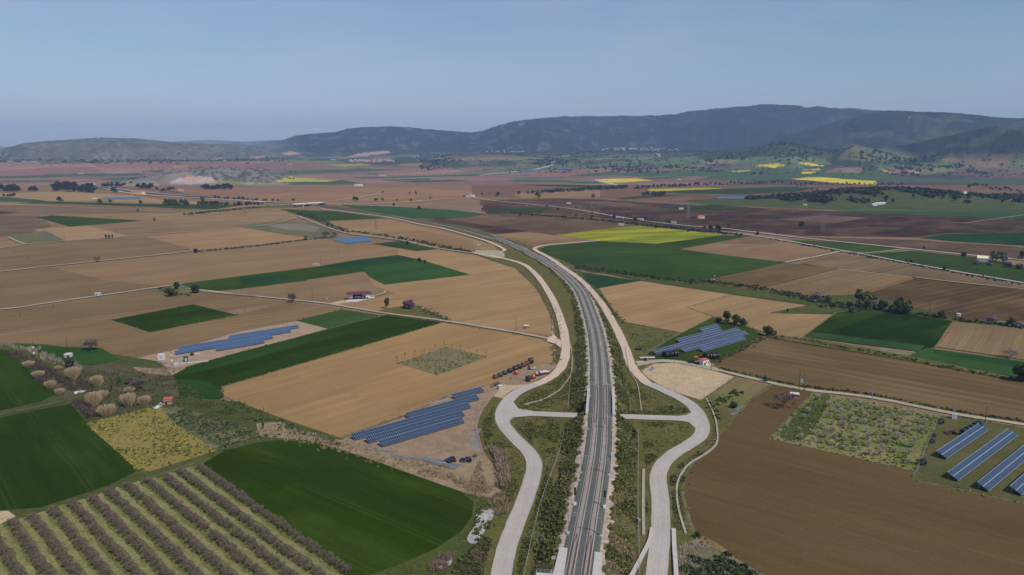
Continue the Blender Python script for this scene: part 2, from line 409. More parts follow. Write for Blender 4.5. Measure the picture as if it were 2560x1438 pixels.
def height(X, Y, detail=True):
    A = np.arctan2(X, Y); D = np.hypot(X, Y)
    H = np.zeros_like(D)
    for r in RIDGES:
        hc = np.interp(A, r["az"], r["h"], left=0 if r["wf"] < 500 else None, right=0 if r["wf"] < 500 else None)
        dc = np.interp(A, r["az"], r["d"])
        s = D - dc
        n = fbm(X / (r["wf"] * .35), Y / (r["wf"] * .35), 6, r["seed"] * 100) - .5
        t = np.where(s < 0, -s / r["wf"], s / r["wb"])
        tt = np.clip(t + n * np.clip(t * 3, 0, 1) * (.55 if r["rough"] > .08 else .2), 0, 1)
        prof = (0.5 + 0.5 * np.cos(np.pi * tt)) ** r["e"]
        g = 1 - np.abs(2 * fbm(X / (r["wf"] * .12), Y / (r["wf"] * .12), 5, r["seed"] * 37 + 5) - 1)
        hh = hc * prof * (1 + r["rough"] * (g - .75) * np.clip(t * 6, 0.06, 1) * 1.2)
        H = np.maximum(H, hh)
    return H * np.clip((D - RT) / 250, 0, 1)
def hgt(x, y): return float(height(np.array([x]), np.array([y]))[0])
def hit(x, y):
    """first ground or terrain point seen through a pixel of the photograph"""
    u, f, d = ray(x, y); L = math.hypot(u, f)
    ds = np.concatenate([np.linspace(100, RT, 40), RT * 1.004 ** np.arange(1, 470)])
    X, Y, Z = u / L * ds, f / L * ds, CAMZ + d / L * ds
    H = height(X, Y)
    k = np.argmax(Z <= H)
    if Z[k] > H[k]: return None
    if k == 0: k = 1
    a = (Z[k - 1] - H[k - 1]); b_ = (H[k] - Z[k]); q = a / (a + b_ + 1e-9)
    dd = ds[k - 1] + q * (ds[k] - ds[k - 1])
    if dd < RT: return G(x, y)
    return (u / L * dd, f / L * dd, hgt(u / L * dd, f / L * dd))

def inside(px, py, poly):
    c = np.zeros(px.shape, bool); n = len(poly); j = n - 1
    for i in range(n):
        xi, yi = poly[i]; xj, yj = poly[j]
        if yi != yj:
            k = ((yi > py) != (yj > py)) & (px < (xj - xi) * (py - yi) / (yj - yi) + xi)
            c ^= k
        j = i
    return c

# land cover of the far terrain: real colours of crops, soil, rock and woods
RED, RED2, TAN, MAR, DGR = (.255, .128, .093), (.215, .108, .085), (.30, .18, .115), (.055, .030, .028), (.035, .055, .020)
GRN, GRN2, YEL = (.055, .10, .030), (.12, .15, .055), (.62, .50, .02)
FAR = [  # (polygon in photo pixels, colour, kind of cover)
    ([(1495, 448), (1590, 446), (1635, 451), (1545, 457), (1500, 456)], YEL),
    ([(1978, 448), (2020, 443), (2060, 443), (2110, 448), (2192, 453), (2190, 461), (2150, 461), (2085, 457), (2030, 452)], YEL),
    ([(1888, 414), (1925, 410), (1968, 412), (1940, 420)], YEL),
    ([(1995, 408), (2020, 407), (2066, 415), (2040, 416)], YEL),
    ([(2008, 430), (2045, 430), (2025, 434), (2000, 433)], YEL),
    ([(2190, 425), (2235, 425), (2210, 429)], YEL),
    ([(1810, 427), (1885, 425), (1850, 431)], (.40, .36, .06)),
    ([(1388, 392), (1420, 388), (1425, 391)], (.35, .34, .06)),
    ([(2240, 434), (2330, 421), (2440, 408), (2500, 403), (2480, 409), (2420, 420), (2340, 434), (2290, 438)], (.16, .17, .06)),
    ([(2180, 412), (2280, 410), (2370, 404), (2390, 409), (2300, 420), (2200, 420)], (.09, .13, .05)),
    ([(2110, 380), (2140, 364), (2180, 372), (2230, 390), (2290, 398), (2200, 404), (2090, 400)], (.13, .135, .06)),
    ([(1780, 408), (1850, 396), (1960, 388), (2060, 396), (2080, 412), (1990, 420), (1850, 414)], (.12, .15, .065)),
    ([(1735, 403), (1800, 398), (1850, 402), (1790, 412), (1740, 410)], (.26, .20, .12)),
    ([(1430, 418), (1560, 402), (1720, 396), (1790, 412), (1700, 420), (1560, 424)], (.10, .145, .055)),
    ([(1440, 428), (1600, 415), (1640, 414), (1560, 428)], RED),
    ([(1640, 422), (1720, 420), (1760, 426), (1690, 430)], RED),
    ([(1480, 436), (1700, 424), (1990, 420), (2200, 430), (2240, 445), (1900, 440), (1600, 442)], GRN),
    ([(1780, 438), (1850, 436), (1830, 442)], RED),
    ([(2090, 420), (2160, 418), (2150, 430), (2060, 432)], (.24, .14, .10)),
    ([(2000, 424), (2050, 421), (2050, 427)], (.45, .30, .20)),
    ([(1740, 450), (2000, 448), (2300, 455), (2560, 462), (2560, 448), (2300, 446), (2100, 434), (1800, 436)], GRN),
    ([(1240, 436), (1400, 424), (1560, 418), (1500, 432), (1380, 442)], RED),
    ([(1180, 430), (1290, 418), (1420, 405), (1480, 400), (1420, 420), (1300, 432)], (.10, .14, .055)),
    ([(1130, 434), (1200, 424), (1260, 417), (1230, 430)], (.11, .15, .06)),
    ([(860, 395), (900, 383), (960, 377), (985, 381), (930, 388), (880, 393)], (.40, .24, .17)),
    ([(700, 384), (730, 378), (760, 385), (720, 388)], (.42, .25, .18)),
    ([(520, 402), (550, 396), (580, 399), (560, 403)], (.42, .26, .19)),
    ([(620, 395), (690, 388), (640, 396)], (.40, .25, .18)),
    ([(820, 412), (900, 409), (930, 413), (860, 417)], (.30, .29, .05)),
    ([(860, 404), (950, 394), (985, 398), (940, 406)], RED),
    ([(720, 440), (745, 444), (800, 449), (850, 451), (820, 454), (740, 455), (690, 456)], (.40, .36, .05)),
    ([(700, 455), (860, 451), (920, 461), (830, 464), (720, 462)], (.045, .09, .030)),
    ([(640, 474), (800, 470), (880, 474), (780, 480), (650, 480)], (.045, .09, .030)),
    ([(950, 449), (1080, 446), (1070, 451), (970, 452)], GRN), ([(860, 435), (950, 433), (940, 437)], GRN),
    ([(1280, 449), (1480, 452), (1400, 456), (1280, 455)], GRN),
    ([(1760, 444), (1900, 438), (1990, 446), (1860, 452)], GRN),
    ([(1100, 462), (1140, 461), (1130, 464)], GRN),
    ([(210, 438), (290, 434), (300, 440), (230, 442)], GRN), ([(120, 437), (280, 434), (290, 440), (160, 442)], GRN),
    ([(220, 448), (330, 444), (290, 451)], GRN), ([(350, 428), (420, 425), (400, 431)], GRN),
    ([(700, 429), (900, 421), (1010, 424), (880, 431), (740, 435)], (.06, .095, .035)),
    
    ([(405, 417), (475, 415), (450, 418)], (.36, .33, .05)),
    ([(430, 452), (520, 450), (640, 456), (740, 458), (640, 464), (520, 462), (440, 464)], (.23, .22, .06)),
    ([(250, 462), (330, 452), (400, 452), (400, 465), (260, 465)], (.27, .25, .07)),
    ([(300, 463), (340, 447), (440, 432), (470, 430), (500, 446), (530, 462), (440, 464), (380, 458)], (.22, .19, .155)),
    ([(420, 460), (440, 447), (500, 440), (530, 444), (545, 456), (470, 462)], (.42, .33, .27)),
    ([(450, 448), (470, 442), (490, 447), (475, 453)], (.46, .25, .16)),
]
PATHS = [  # pale tracks and roads on the far ground: pixels, half width in pixels
    ([(1490, 450), (1540, 462), (1590, 472), (1620, 480)], 2.0, (.50, .42, .33)),
    ([(1335, 424), (1378, 414), (1383, 410), (1378, 407), (1388, 403)], 1.2, (.52, .46, .38)),
    ([(1640, 383), (1650, 388), (1648, 393)], 1.2, (.5, .42, .33)),
    ([(900, 462), (1050, 474), (1150, 485)], 1.2, (.15, .14, .08)),
    ([(1200, 438), (1280, 430), (1340, 424)], 0.9, (.42, .34, .26)),
]
def build_terrain():
    azs = np.concatenate([np.linspace(R(-62), R(-39), 60)[:-1], np.linspace(R(-39), R(39), 1500), np.linspace(R(39), R(62), 60)[1:]])
    ds = [RT]
    while ds[-1] < 19500: ds.append(ds[-1] * (1.0045 if ds[-1] < 10500 else 1.02))
    ds = np.array(ds)
    A, D = np.meshgrid(azs, ds)
    X, Y = D * np.sin(A), D * np.cos(A)
    H = height(X, Y)
    H[-1, :] = -3
    na, nd = len(azs), len(ds)
    idx = np.arange(na * nd).reshape(nd, na)
    Q = np.stack([idx[:-1, :-1], idx[:-1, 1:], idx[1:, 1:], idx[1:, :-1]], -1).reshape(-1, 4)
    V = np.stack([X, Y, H], -1).reshape(-1, 3)
    # land cover
    px, py = pix(X, Y, H)
    ca, sa = math.cos(R(38)), math.sin(R(38))
    wx = X + 160 * (fbm(X / 900, Y / 900, 3, 5) - .5); wy = Y + 160 * (fbm(X / 900, Y / 900, 3, 9) - .5)
    U, W = wx * ca + wy * sa, -wx * sa + wy * ca
    row = np.floor(W / 170); cu = np.floor((U + _hash(row.astype(np.int64), row.astype(np.int64) * 0, 3) * 400) / (260 + 240 * _hash(row.astype(np.int64), row.astype(np.int64) * 0 + 4, 8)))
    r1 = _hash(cu.astype(np.int64), row.astype(np.int64), 21); r2 = _hash(cu.astype(np.int64), row.astype(np.int64), 77)
    C = np.zeros(X.shape + (3,))
    pal = np.array([RED, RED2, TAN, (.28, .15, .105), (.24, .15, .11), (.19, .12, .085), GRN, (.09, .12, .045), (.045, .085, .033), (.225, .12, .09)])
    pal = np.concatenate([pal, pal[[0, 1, 2, 3, 4, 9, 5, 0]]])
    k = (r1 * 18).astype(int).clip(0, 17)
    C[:] = pal[k] * (0.88 + .24 * r2)[..., None]
    tr = (np.abs(W / 170 - np.round(W / 170)) < .018)
    C[tr] = np.array((.20, .17, .09))
    # darker, browner soils on the right of the plain
    rt = np.clip((px - 1650) / 350, 0, 1) * np.clip((5000 - D) / 1200, 0, 1)
    C = C * (1 - rt[..., None] * .8) + np.array((.05, .030, .027)) * rt[..., None] * .8
    # slopes: pasture, scrub, rock
    hn = fbm(X / 420, Y / 420, 5, 51); hn2 = fbm(X / 120, Y / 120, 5, 91)
    foot = np.clip((H - 22 - 30 * np.clip((1000 - px) / 400, 0, 1)) / 25, 0, 1)
    past = np.array((.15, .165, .075)) * (0.75 + .6 * hn2)[..., None]
    wood = np.clip((hn - .47) * 9, 0, 1)
    past = past * (1 - wood[..., None]) + np.array((.045, .058, .030)) * wood[..., None]
    quilt = (r1 < .62) & (H < 110) & (hn < .53)
    past[quilt] = (pal[(r2[quilt] * 10).astype(int).clip(0, 9)] * np.array((.85, 1.1, .9)))
    C = C * (1 - foot[..., None]) + past * foot[..., None]
    gl = np.clip((px - 1640) / 120, 0, 1) * np.clip((2290 - px) / 120, 0, 1) * (D < 5900)
    mt = np.clip((H - 75 - 120 * gl - 140 * (hn - .5) * (.3 + gl)) / 50, 0, 1) * np.clip((px - 600) / 80, 0, 1)
    forest = np.array((.020, .028, .020)) * (0.75 + .5 * hn2)[..., None]
    rock = np.clip((fbm(X / 110, Y / 80, 8, 131, .68) - .58) * 9, 0, 1) * np.clip((2050 - px) / 200, .15, 1) * np.clip((D - 5500) / 800, .1, 1)
    rock = rock * np.where((py > 292) & (px < 1650), 1, .25)
    forest = forest * (1 - rock[..., None] * .7) + np.array((.14, .135, .13)) * rock[..., None] * .7
    clear = np.clip((fbm(X / 300, Y / 200, 5, 231) - .56) * 12, 0, 1) * np.clip((px - 1950) / 200, 0, 1) * (H > 150)
    forest = forest * (1 - clear[..., None] * .5) + np.array((.09, .105, .06)) * clear[..., None] * .5
    C = C * (1 - mt[..., None]) + forest * mt[..., None]
    # grey limestone hills on the left
    lh = np.clip((H - 25) / 40, 0, 1) * np.clip((760 - px) / 90, 0, 1) * (D > 5000) * (D < 10500)
    gr = np.array((.125, .12, .088)) * (.55 + .9 * hn2)[..., None]
    sp = np.clip((fbm(X / 60, Y / 60, 4, 301) - .52) * 14, 0, 1)
    gr = gr * (1 - sp[..., None] * .55) + np.array((.05, .055, .04)) * sp[..., None] * .55
    rk = np.clip((fbm(X / 60, Y / 50, 6, 331, .62) - .60) * 12, 0, 1)
    gr = gr * (1 - rk[..., None] * .5) + np.array((.24, .22, .20)) * rk[..., None] * .5
    C = C * (1 - lh[..., None]) + gr * lh[..., None]
    # quarry knoll
    kn = (D < 3700) & (H > 5) & (px > 200) & (px < 830)
    kr = np.array((.185, .17, .145)) * (.55 + .9 * fbm(X / 14, Y / 14, 4, 17))[..., None]
    ks = np.clip((fbm(X / 16, Y / 22, 5, 19, .6) - .49) * 14, 0, 1)
    kr = kr * (1 - ks[..., None] * .8) + np.array((.045, .055, .035)) * ks[..., None] * .8
    C[kn] = kr[kn]
    for poly, col in sorted(FAR, key=lambda q: q[1] == YEL or q[1][0] > .3):
        P = np.array(poly, float); x0, y0 = P.min(0) - 1; x1, y1 = P.max(0) + 1
        m = (px > x0) & (px < x1) & (py > y0) & (py < y1)
        if not m.any(): continue
        jx = 5 * (vnoise(X[m] / 60, Y[m] / 60, 7) - .5); jy = .8 * (vnoise(X[m] / 60, Y[m] / 60, 8) - .5)
        s = inside(px[m] + jx, py[m] + jy, poly)
        sub = C[m]; v = .72 + .56 * fbm(X[m] / 40, Y[m] / 40, 3, 4)
        sub[s] = (np.array(col) * v[:, None])[s]; C[m] = sub
    for pts, hw, col in PATHS:
        for (xa, ya), (xb, yb) in zip(pts, pts[1:]):
            m = (px > min(xa, xb) - 4) & (px < max(xa, xb) + 4) & (py > min(ya, yb) - 4) & (py < max(ya, yb) + 4)
            if not m.any(): continue
            t = np.clip(((px[m] - xa) * (xb - xa) + (py[m] - ya) * (yb - ya)) / ((xb - xa) ** 2 + (yb - ya) ** 2 + 1e-6), 0, 1)
            dd = np.hypot(px[m] - xa - t * (xb - xa), (py[m] - ya - t * (yb - ya)))
            s = dd < hw; sub = C[m]; sub[s] = col; C[m] = sub
    m, t, b = new_mat("far_land")
    b.inputs["Roughness"].default_value = .95; b.inputs["Specular IOR Level"].default_value = .1
    at = N(t, "ShaderNodeAttribute", attribute_name="cover")
    co = N(t, "ShaderNodeTexCoord").outputs["Object"]
    v1 = maprange(t, stretched_noise(t, co, .03, .03, 8, .68), .34, .66, .70, 1.30)
    v2 = maprange(t, stretched_noise(t, co, .002, .002, 4, .6), .3, .7, .9, 1.1)
    h = N(t, "ShaderNodeHueSaturation"); t.links.new(at.outputs["Color"], h.inputs["Color"]); t.links.new(mul(t, v1, v2), h.inputs["Value"])
    t.links.new(h.outputs[0], b.inputs["Base Color"])
    o = np_mesh("hills", V, Q, m, smooth=True)
    ca_ = o.data.color_attributes.new("cover", 'FLOAT_COLOR', 'POINT')
    buf = np.ones((na * nd, 4), np.float32); buf[:, :3] = C.reshape(-1, 3).clip(0, 1)
    ca_.data.foreach_set("color", buf.ravel())
    tag(o, kind="structure")
    return o
build_terrain()

# near ground: one flat sheet out to the terrain ring, and a wide one far below for the rest of the plain
def disc(name, r0, r1, z0, z1, mat, n=240):
    V, Q = [], []
    rs = [r0, r1]
    for r, z in zip(rs, (z0, z1)):
        for k in range(n):
            a = 2 * math.pi * k / n; V.append((r * math.sin(a), r * math.cos(a), z))
    if r0 == 0:
        V = [(0, 0, z0)] + V[n:]
        F_ = [(0, 1 + (k + 1) % n, 1 + k) for k in range(n)]
    else:
        F_ = [(k, (k + 1) % n, n + (k + 1) % n, n + k) for k in range(n)]
        F_ = [f[::-1] for f in F_]
    o = mesh_obj(name, V, F_, mat); tag(o, kind="structure"); return o
disc("ground", 0, RT + 12, -.02, -.02, M["base"], 360)
disc("plain", 200, 42000, -6, -6, M["base"])

# ---------------------------------------------------------------- layered sheets on the near ground
TOP = np.zeros((400, 700), np.int16)                 # highest layer laid so far, on a coarse raster of the photo (-120..2680, 440..)
def _cells():
    yy, xx = np.mgrid[0:400, 0:700]
    return -120 + xx * 4.0 + 2, 440 + yy * 2.6 + 1.3
CXX, CYY = _cells()
LK = 0.006
def zl(layer, Y): return layer * LK * (1 + max(Y, 0) / 150)
def dense(poly, closed=True, step=14.0, jit=0.35, y=None):
    pts = [G(*p) for p in poly]; out = []
    n = len(pts)
    for i in range(n if closed else n - 1):
        a, b_ = pts[i], pts[(i + 1) % n]
        L = math.dist(a, b_); k = max(1, min(60, int(L / step)))
        nx, ny = -(b_[1] - a[1]) / (L + 1e-6), (b_[0] - a[0]) / (L + 1e-6)
        for j in range(k):
            t = j / k; q = random.uniform(-jit, jit) if j else 0
            out.append((a[0] + (b_[0] - a[0]) * t + nx * q, a[1] + (b_[1] - a[1]) * t + ny * q))
    if not closed: out.append(pts[-1][:2])
    return out
def smooth_px(P, closed=True, k=4):
    P = [tuple(map(float, p)) for p in P]; n = len(P); out = []
    rng = range(n) if closed else range(n - 1)
    g = (lambda i: P[i % n]) if closed else (lambda i: P[max(0, min(n - 1, i))])
    for i in rng:
        p0, p1, p2, p3 = g(i - 1), g(i), g(i + 1), g(i + 2)
        for j in range(k):
            t = j / k
            out.append(tuple(0.5 * (2 * b + (c - a) * t + (2 * a - 5 * b + 4 * c - d) * t * t + (3 * b - a - 3 * c + d) * t ** 3)
                             for a, b, c, d in zip(p0, p1, p2, p3)))
    if not closed: out.append(P[-1])
    return out
EDGES = []
def sheet(name, poly, mat, color=None, ang=None, smooth=False, kind="structure", margin=None, label=None, jit=.35, layer=None, step=14.0):
    """a polygon given in photo pixels, laid on the plain at its real place; ang = furrow direction, two pixels"""
    if smooth: poly = smooth_px(poly)
    m = inside(CXX, CYY, poly)
    L = int(TOP[m].max()) + 1 if m.any() else 1
    if margin:
        ribbon("verge_strip", poly + [poly[0]], margin, M["verge"], layer=L + 1000, jit=.4); EDGES.append(poly + [poly[0]]); L += 1
    if layer: L = layer + 12
    else: TOP[m] = L
    pts = dense(poly, jit=jit, step=step)
    cx = sum(p[0] for p in pts) / len(pts); cy = sum(p[1] for p in pts) / len(pts)
    if ang is None: rz = 0
    elif isinstance(ang, (int, float)): rz = R(ang)
    else:
        a, b_ = G(*ang[0]), G(*ang[1]); rz = math.atan2(b_[1] - a[1], b_[0] - a[0])
    c, s = math.cos(-rz), math.sin(-rz)
    V = []
    for x, y in pts:
        dx, dy = x - cx, y - cy
        V.append((dx * c - dy * s, dx * s + dy * c, zl(L, y)))
    area = sum(V[i][0] * V[(i + 1) % len(V)][1] - V[(i + 1) % len(V)][0] * V[i][1] for i in range(len(V)))
    f = tuple(range(len(V)));  f = f if area > 0 else f[::-1]
    if color and mat in (M['soil'], M['furrow']): color = (color[0], color[1] * 1.0, color[2] * .79)
    o = mesh_obj(name, V, [f], mat, color=color)
    o.location = (cx, cy, 0); o.rotation_euler = (0, 0, rz)
    tag(o, label, None, None, kind)
    return o
def ribbon(name, px_pts, width, mat, layer=None, z=0.0, smooth=False, kind="structure", thick=0.0, zf=None, world=False, jit=0.0, label=None, cat=None):
    """a strip of constant real width along a line of photo pixels; thick > 0 gives a kerb-like body"""
    if world: C_ = [(p[0], p[1]) for p in px_pts]
    else:
        if smooth: px_pts = smooth_px(px_pts, closed=False)
        C_ = [G(x, y, z if zf is None else 0)[:2] for x, y in px_pts]
    n = len(C_); V, Fc, U = [], [], []; s = 0
    Lr = 22 if layer is None else (layer - 1000 if layer >= 1000 else (layer if layer < 5 else layer + 12))
    for i in range(n):
        a = C_[max(0, i - 1)]; b_ = C_[min(n - 1, i + 1)]
        dx, dy = b_[0] - a[0], b_[1] - a[1]; L = math.hypot(dx, dy) + 1e-9
        nx, ny = -dy / L, dx / L
        if i: s += math.dist(C_[i], C_[i - 1])
        wd = (width(i / (n - 1)) if callable(width) else width) / 2
        for q in (1, -1):
            w_ = wd + random.uniform(-jit, jit)
            y = C_[i][1] + ny * w_ * q
            V.append((C_[i][0] + nx * w_ * q, y, zl(Lr, y) + z + thick)); U.append((s, q * wd))
    m = n * 2
    for i in range(n - 1): Fc.append((2 * i + 1, 2 * i + 3, 2 * i + 2, 2 * i))
    if thick:
        V += [(x, y, z - .05) for (x, y, _) in V[:m]]
        for i in range(n - 1):
            Fc.append((2 * i, 2 * i + 2, m + 2 * i + 2, m + 2 * i)); Fc.append((2 * i + 3, 2 * i + 1, m + 2 * i + 1, m + 2 * i + 3))
        Fc.append((1, 0, m, m + 1)); Fc.append((m - 2, m - 1, 2 * m - 1, 2 * m - 2))
    o = mesh_obj(name, V, Fc, mat)
    uvl = o.data.uv_layers.new(name="UVMap")
    for lp in o.data.loops:
        uvl.data[lp.index].uv = U[lp.vertex_index % m]
    tag(o, label, cat, None, kind)
    return o
# ---------------------------------------------------------------- the patchwork of fields (photo pixels -> real places)
S_TAN, S_TAN2, S_PINK = (.325, .208, .122), (.30, .188, .10), (.295, .18, .10)
S_MID, S_BR, S_DK, S_DK2, S_MAR = (.24, .148, .085), (.185, .120, .070), (.128, .088, .048), (.105, .066, .036), (.050, .027, .026)
C_DK, C_MD, C_LT, C_BL = (.021, .042, .004), (.034, .062, .009), (.042, .075, .014), (.030, .054, .015)
RD = (.25, .135, .09)
def soil(poly, c, ang=40, mat="soil", **k): return sheet("field", poly, M[mat], c, ang, **k)
def crop(poly, c, ang=40, **k): return sheet("field", poly, M["crop"], c, ang, **k)

# far and middle plain, left
soil([(-300, 462), (240, 462), (250, 472), (640, 503), (600, 478), (760, 462), (1500, 462), (1500, 500), (780, 512), (640, 600), (-300, 640)], S_MID)
soil([(240, 470), (640, 476), (760, 462), (1300, 462), (1170, 488), (860, 503), (640, 500)], RD)
soil([(600, 486), (800, 480), (960, 486), (1170, 490), (1000, 500), (800, 508), (660, 504)], (.28, .16, .10))
soil([(860, 475), (1040, 470), (1290, 486), (1170, 492), (960, 488)], (.29, .165, .105))
soil([(-300, 472), (130, 476), (140, 482), (0, 484), (-300, 488)], (.22, .125, .09))
soil([(0, 484), (150, 479), (345, 490), (300, 501), (120, 504), (0, 492)], (.34, .215, .12))
soil([(270, 505), (345, 491), (420, 498), (576, 508), (500, 511)], (.33, .21, .12))
soil([(345, 490), (450, 494), (580, 505), (420, 503)], (.22, .13, .09))
soil([(-300, 490), (0, 494), (130, 508), (0, 516), (-300, 512)], (.29, .18, .11))
soil([(100, 512), (176, 508), (380, 519), (500, 525), (640, 516), (460, 532), (250, 522)], S_BR)
soil([(-300, 516), (75, 514), (460, 533), (380, 546), (110, 537), (-300, 532)], (.175, .115, .08))
soil([(130, 536), (460, 532), (620, 530), (400, 546), (355, 552)], (.26, .165, .10))
soil([(-300, 534), (100, 540), (130, 566), (60, 590), (-300, 600)], (.135, .092, .068))
soil([(220, 565), (355, 553), (640, 541), (600, 566), (330, 590)], (.225, .145, .095))
soil([(385, 546), (560, 537), (640, 540), (600, 552), (440, 562)], (.27, .17, .105))
soil([(82, 573), (222, 565), (322, 591), (164, 604)], (.32, .21, .135))
soil([(620, 532), (700, 524), (752, 546), (640, 566), (592, 562)], (.30, .205, .135), mat="furrow")
soil([(640, 566), (752, 560), (770, 598), (640, 613), (560, 618), (365, 592)], (.315, .20, .12))
soil([(0, 622), (164, 604), (365, 592), (490, 622), (220, 656), (0, 678)], (.19, .127, .08))
soil([(365, 592), (455, 586), (640, 612), (490, 626)], (.29, .185, .115))
soil([(-200, 690), (0, 682), (220, 659), (640, 620), (840, 594), (1094, 624), (1200, 640), (994, 638), (800, 666), (450, 712), (0, 772), (-200, 790)], (.245, .158, .098))
soil([(-200, 690), (0, 682), (130, 669), (260, 700), (400, 715), (130, 757), (-200, 796)], (.185, .122, .076))
soil([(1000, 600), (1094, 624), (1190, 640), (1290, 672), (1340, 720), (1375, 790), (1380, 838), (1240, 822), (1101, 800), (967, 783), (820, 752), (600, 722), (927, 694), (994, 638)], S_TAN)
soil([(600, 724), (911, 680), (935, 712), (990, 735), (870, 757), (740, 748)], (.225, .148, .095))
soil([(870, 757), (990, 735), (1010, 740), (1010, 770), (967, 782), (840, 762)], (.31, .195, .115))
soil([(-300, 800), (0, 778), (134, 760), (400, 722), (500, 730), (600, 740), (720, 752), (500, 790), (300, 890), (0, 858), (-300, 850)], (.185, .122, .075))
soil([(0, 856), (260, 870), (330, 897), (440, 873), (740, 802), (860, 772), (720, 753), (594, 788), (374, 833), (280, 800), (100, 812), (-100, 850)], (.20, .132, .080))
crop([(279, 800), (481, 761), (594, 788), (374, 831)], C_DK, margin=2)
crop([(90, 544), (130, 539), (355, 552), (300, 557), (175, 567)], C_MD)
crop([(33, 509), (120, 504), (250, 507), (345, 510), (600, 513), (540, 524), (450, 522), (375, 518), (175, 510)], C_BL)
crop([(-300, 500), (0, 492), (100, 500), (140, 507), (-300, 500)], (.05, .085, .035))
crop([(-300, 525), (0, 528), (45, 532), (0, 536), (-300, 538)], C_BL)
sheet("field", [(20, 590), (90, 582), (115, 580), (160, 603), (60, 612)], M["verge"])
sheet("field", [(95, 580), (115, 578), (160, 600), (120, 604)], M["furrow"], (.14, .13, .11), 60)
crop([(451, 710), (600, 691), (800, 666), (900, 649), (994, 638), (1055, 651), (1174, 687), (961, 712), (927, 694), (911, 679), (600, 723), (520, 729), (480, 722)], C_MD, margin=2)
crop([(905, 668), (1055, 652), (1174, 687), (961, 712), (927, 694), (914, 680)], (.032, .078, .020))
crop([(600, 691), (680, 681), (770, 702), (655, 716), (600, 710)], (.020, .055, .018))
crop([(800, 666), (900, 649), (994, 638), (1040, 648), (920, 666), (880, 676)], (.020, .056, .020))
sheet("field", [(368, 727), (450, 712), (480, 722), (505, 728), (440, 742), (408, 738)], M["verge"])
crop([(743, 802), (854, 774), (951, 789), (820, 822)], (.042, .082, .020), margin=2)
sheet("field", [(940, 778), (985, 768), (1035, 763), (1060, 775), (1132, 803), (1050, 794)], M["grass"])
# solar site on the left and the long green strip below it
sheet("field", [(334, 897), (447, 873), (600, 829), (742, 803), (822, 823), (640, 872), (467, 918), (434, 920), (360, 904)], M["siteorange"])
crop([(965, 788), (1107, 806), (554, 967), (554, 998), (500, 998), (430, 986), (387, 966), (415, 940), (467, 918), (600, 881), (733, 847), (820, 823)], C_DK, margin=2)
crop([(467, 918), (600, 881), (733, 847), (820, 823), (860, 815), (740, 868), (600, 905), (450, 940)], (.027, .062, .010))
crop([(387, 966), (440, 950), (520, 955), (554, 980), (554, 998), (500, 998), (430, 986)], (.024, .058, .014), 140, smooth=True)
soil([(1107, 807), (1240, 828), (1340, 845), (1384, 862), (1392, 885), (1375, 915), (1330, 938), (1238, 957), (1115, 993), (1015, 1037), (880, 1084), (850, 1094), (800, 1096), (700, 1052), (640, 1024), (560, 990), (556, 967)], (.318, .198, .106), ang=((640, 1000), (900, 930)), margin=2)
soil([(556, 967), (700, 925), (900, 990), (1015, 1037), (880, 1084), (850, 1094), (800, 1096), (700, 1052), (640, 1024), (560, 990)], (.30, .187, .100), ang=((640, 1000), (900, 930)))
sheet("field", [(990, 909), (1114, 868), (1222, 893), (1094, 938)], M["plot"])
# lower left: rough ground, reeds, wheat and meadow
sheet("grass", [(-400, 850), (0, 857), (120, 862), (330, 893), (400, 905), (420, 925), (384, 966), (430, 989), (500, 1001), (556, 1001), (600, 1006), (660, 1030), (860, 1098), (1060, 1170), (1250, 1230), (1235, 1300), (1180, 1445), (1125, 1800), (-400, 1800)], M["grassg"])
sheet("grass", [(130, 940), (200, 905), (320, 915), (420, 925), (440, 1010), (300, 1045), (190, 1020), (150, 985)], M["brownscrub"], smooth=True)
sheet("dry_grass", [(640, 1060), (700, 1055), (800, 1098), (856, 1100), (940, 1124), (1062, 1158), (1140, 1178), (1215, 1225), (1250, 1215), (1255, 1250), (1180, 1238), (1080, 1205), (960, 1165), (840, 1120), (760, 1100), (650, 1092)], M["dry"])
sheet("dry_grass", [(420, 925), (470, 918), (430, 940), (350, 932), (330, 918)], M["dry"])
crop([(-300, 860), (0, 875), (22, 877), (80, 925), (143, 985), (100, 1006), (0, 1028), (-300, 1080)], (.024, .049, .004), ang=((0, 890), (60, 960)))
crop([(30, 859), (160, 868), (254, 871), (300, 900), (227, 916), (160, 908), (93, 880)], (.026, .068, .014))
crop([(-300, 1110), (0, 1045), (100, 1024), (176, 1011), (226, 1066), (344, 1178), (273, 1214), (100, 1270), (0, 1277), (-300, 1340)], C_DK, ang=((90, 1040), (200, 1180)))
sheet("field", [(216, 1060), (300, 1038), (382, 1018), (442, 1018), (632, 1074), (634, 1100), (535, 1130), (376, 1179), (344, 1178)], M["meadow"])
sheet("field", [(400, 1018), (442, 1018), (632, 1074), (634, 1100), (540, 1128), (430, 1056)], M["meadow2"])
crop([(508, 1160), (560, 1128), (640, 1108), (700, 1100), (780, 1108), (860, 1128), (1000, 1176), (1150, 1230), (1184, 1256), (1180, 1292), (1150, 1332), (1090, 1372), (1000, 1412), (920, 1440), (880, 1450), (800, 1380), (720, 1322), (640, 1262)], (.023, .046, .003), ang=((640, 1230), (1000, 1395)), jit=.6)
sheet("field", [(-300, 1400), (0, 1318), (130, 1280), (300, 1232), (480, 1164), (510, 1172), (640, 1268), (720, 1328), (800, 1386), (880, 1460), (-300, 1700)], M["orchardfloor"])
sheet("dirt_patch", [(-40, 1280), (20, 1278), (40, 1292), (0, 1312), (-40, 1316)], M["pale"])
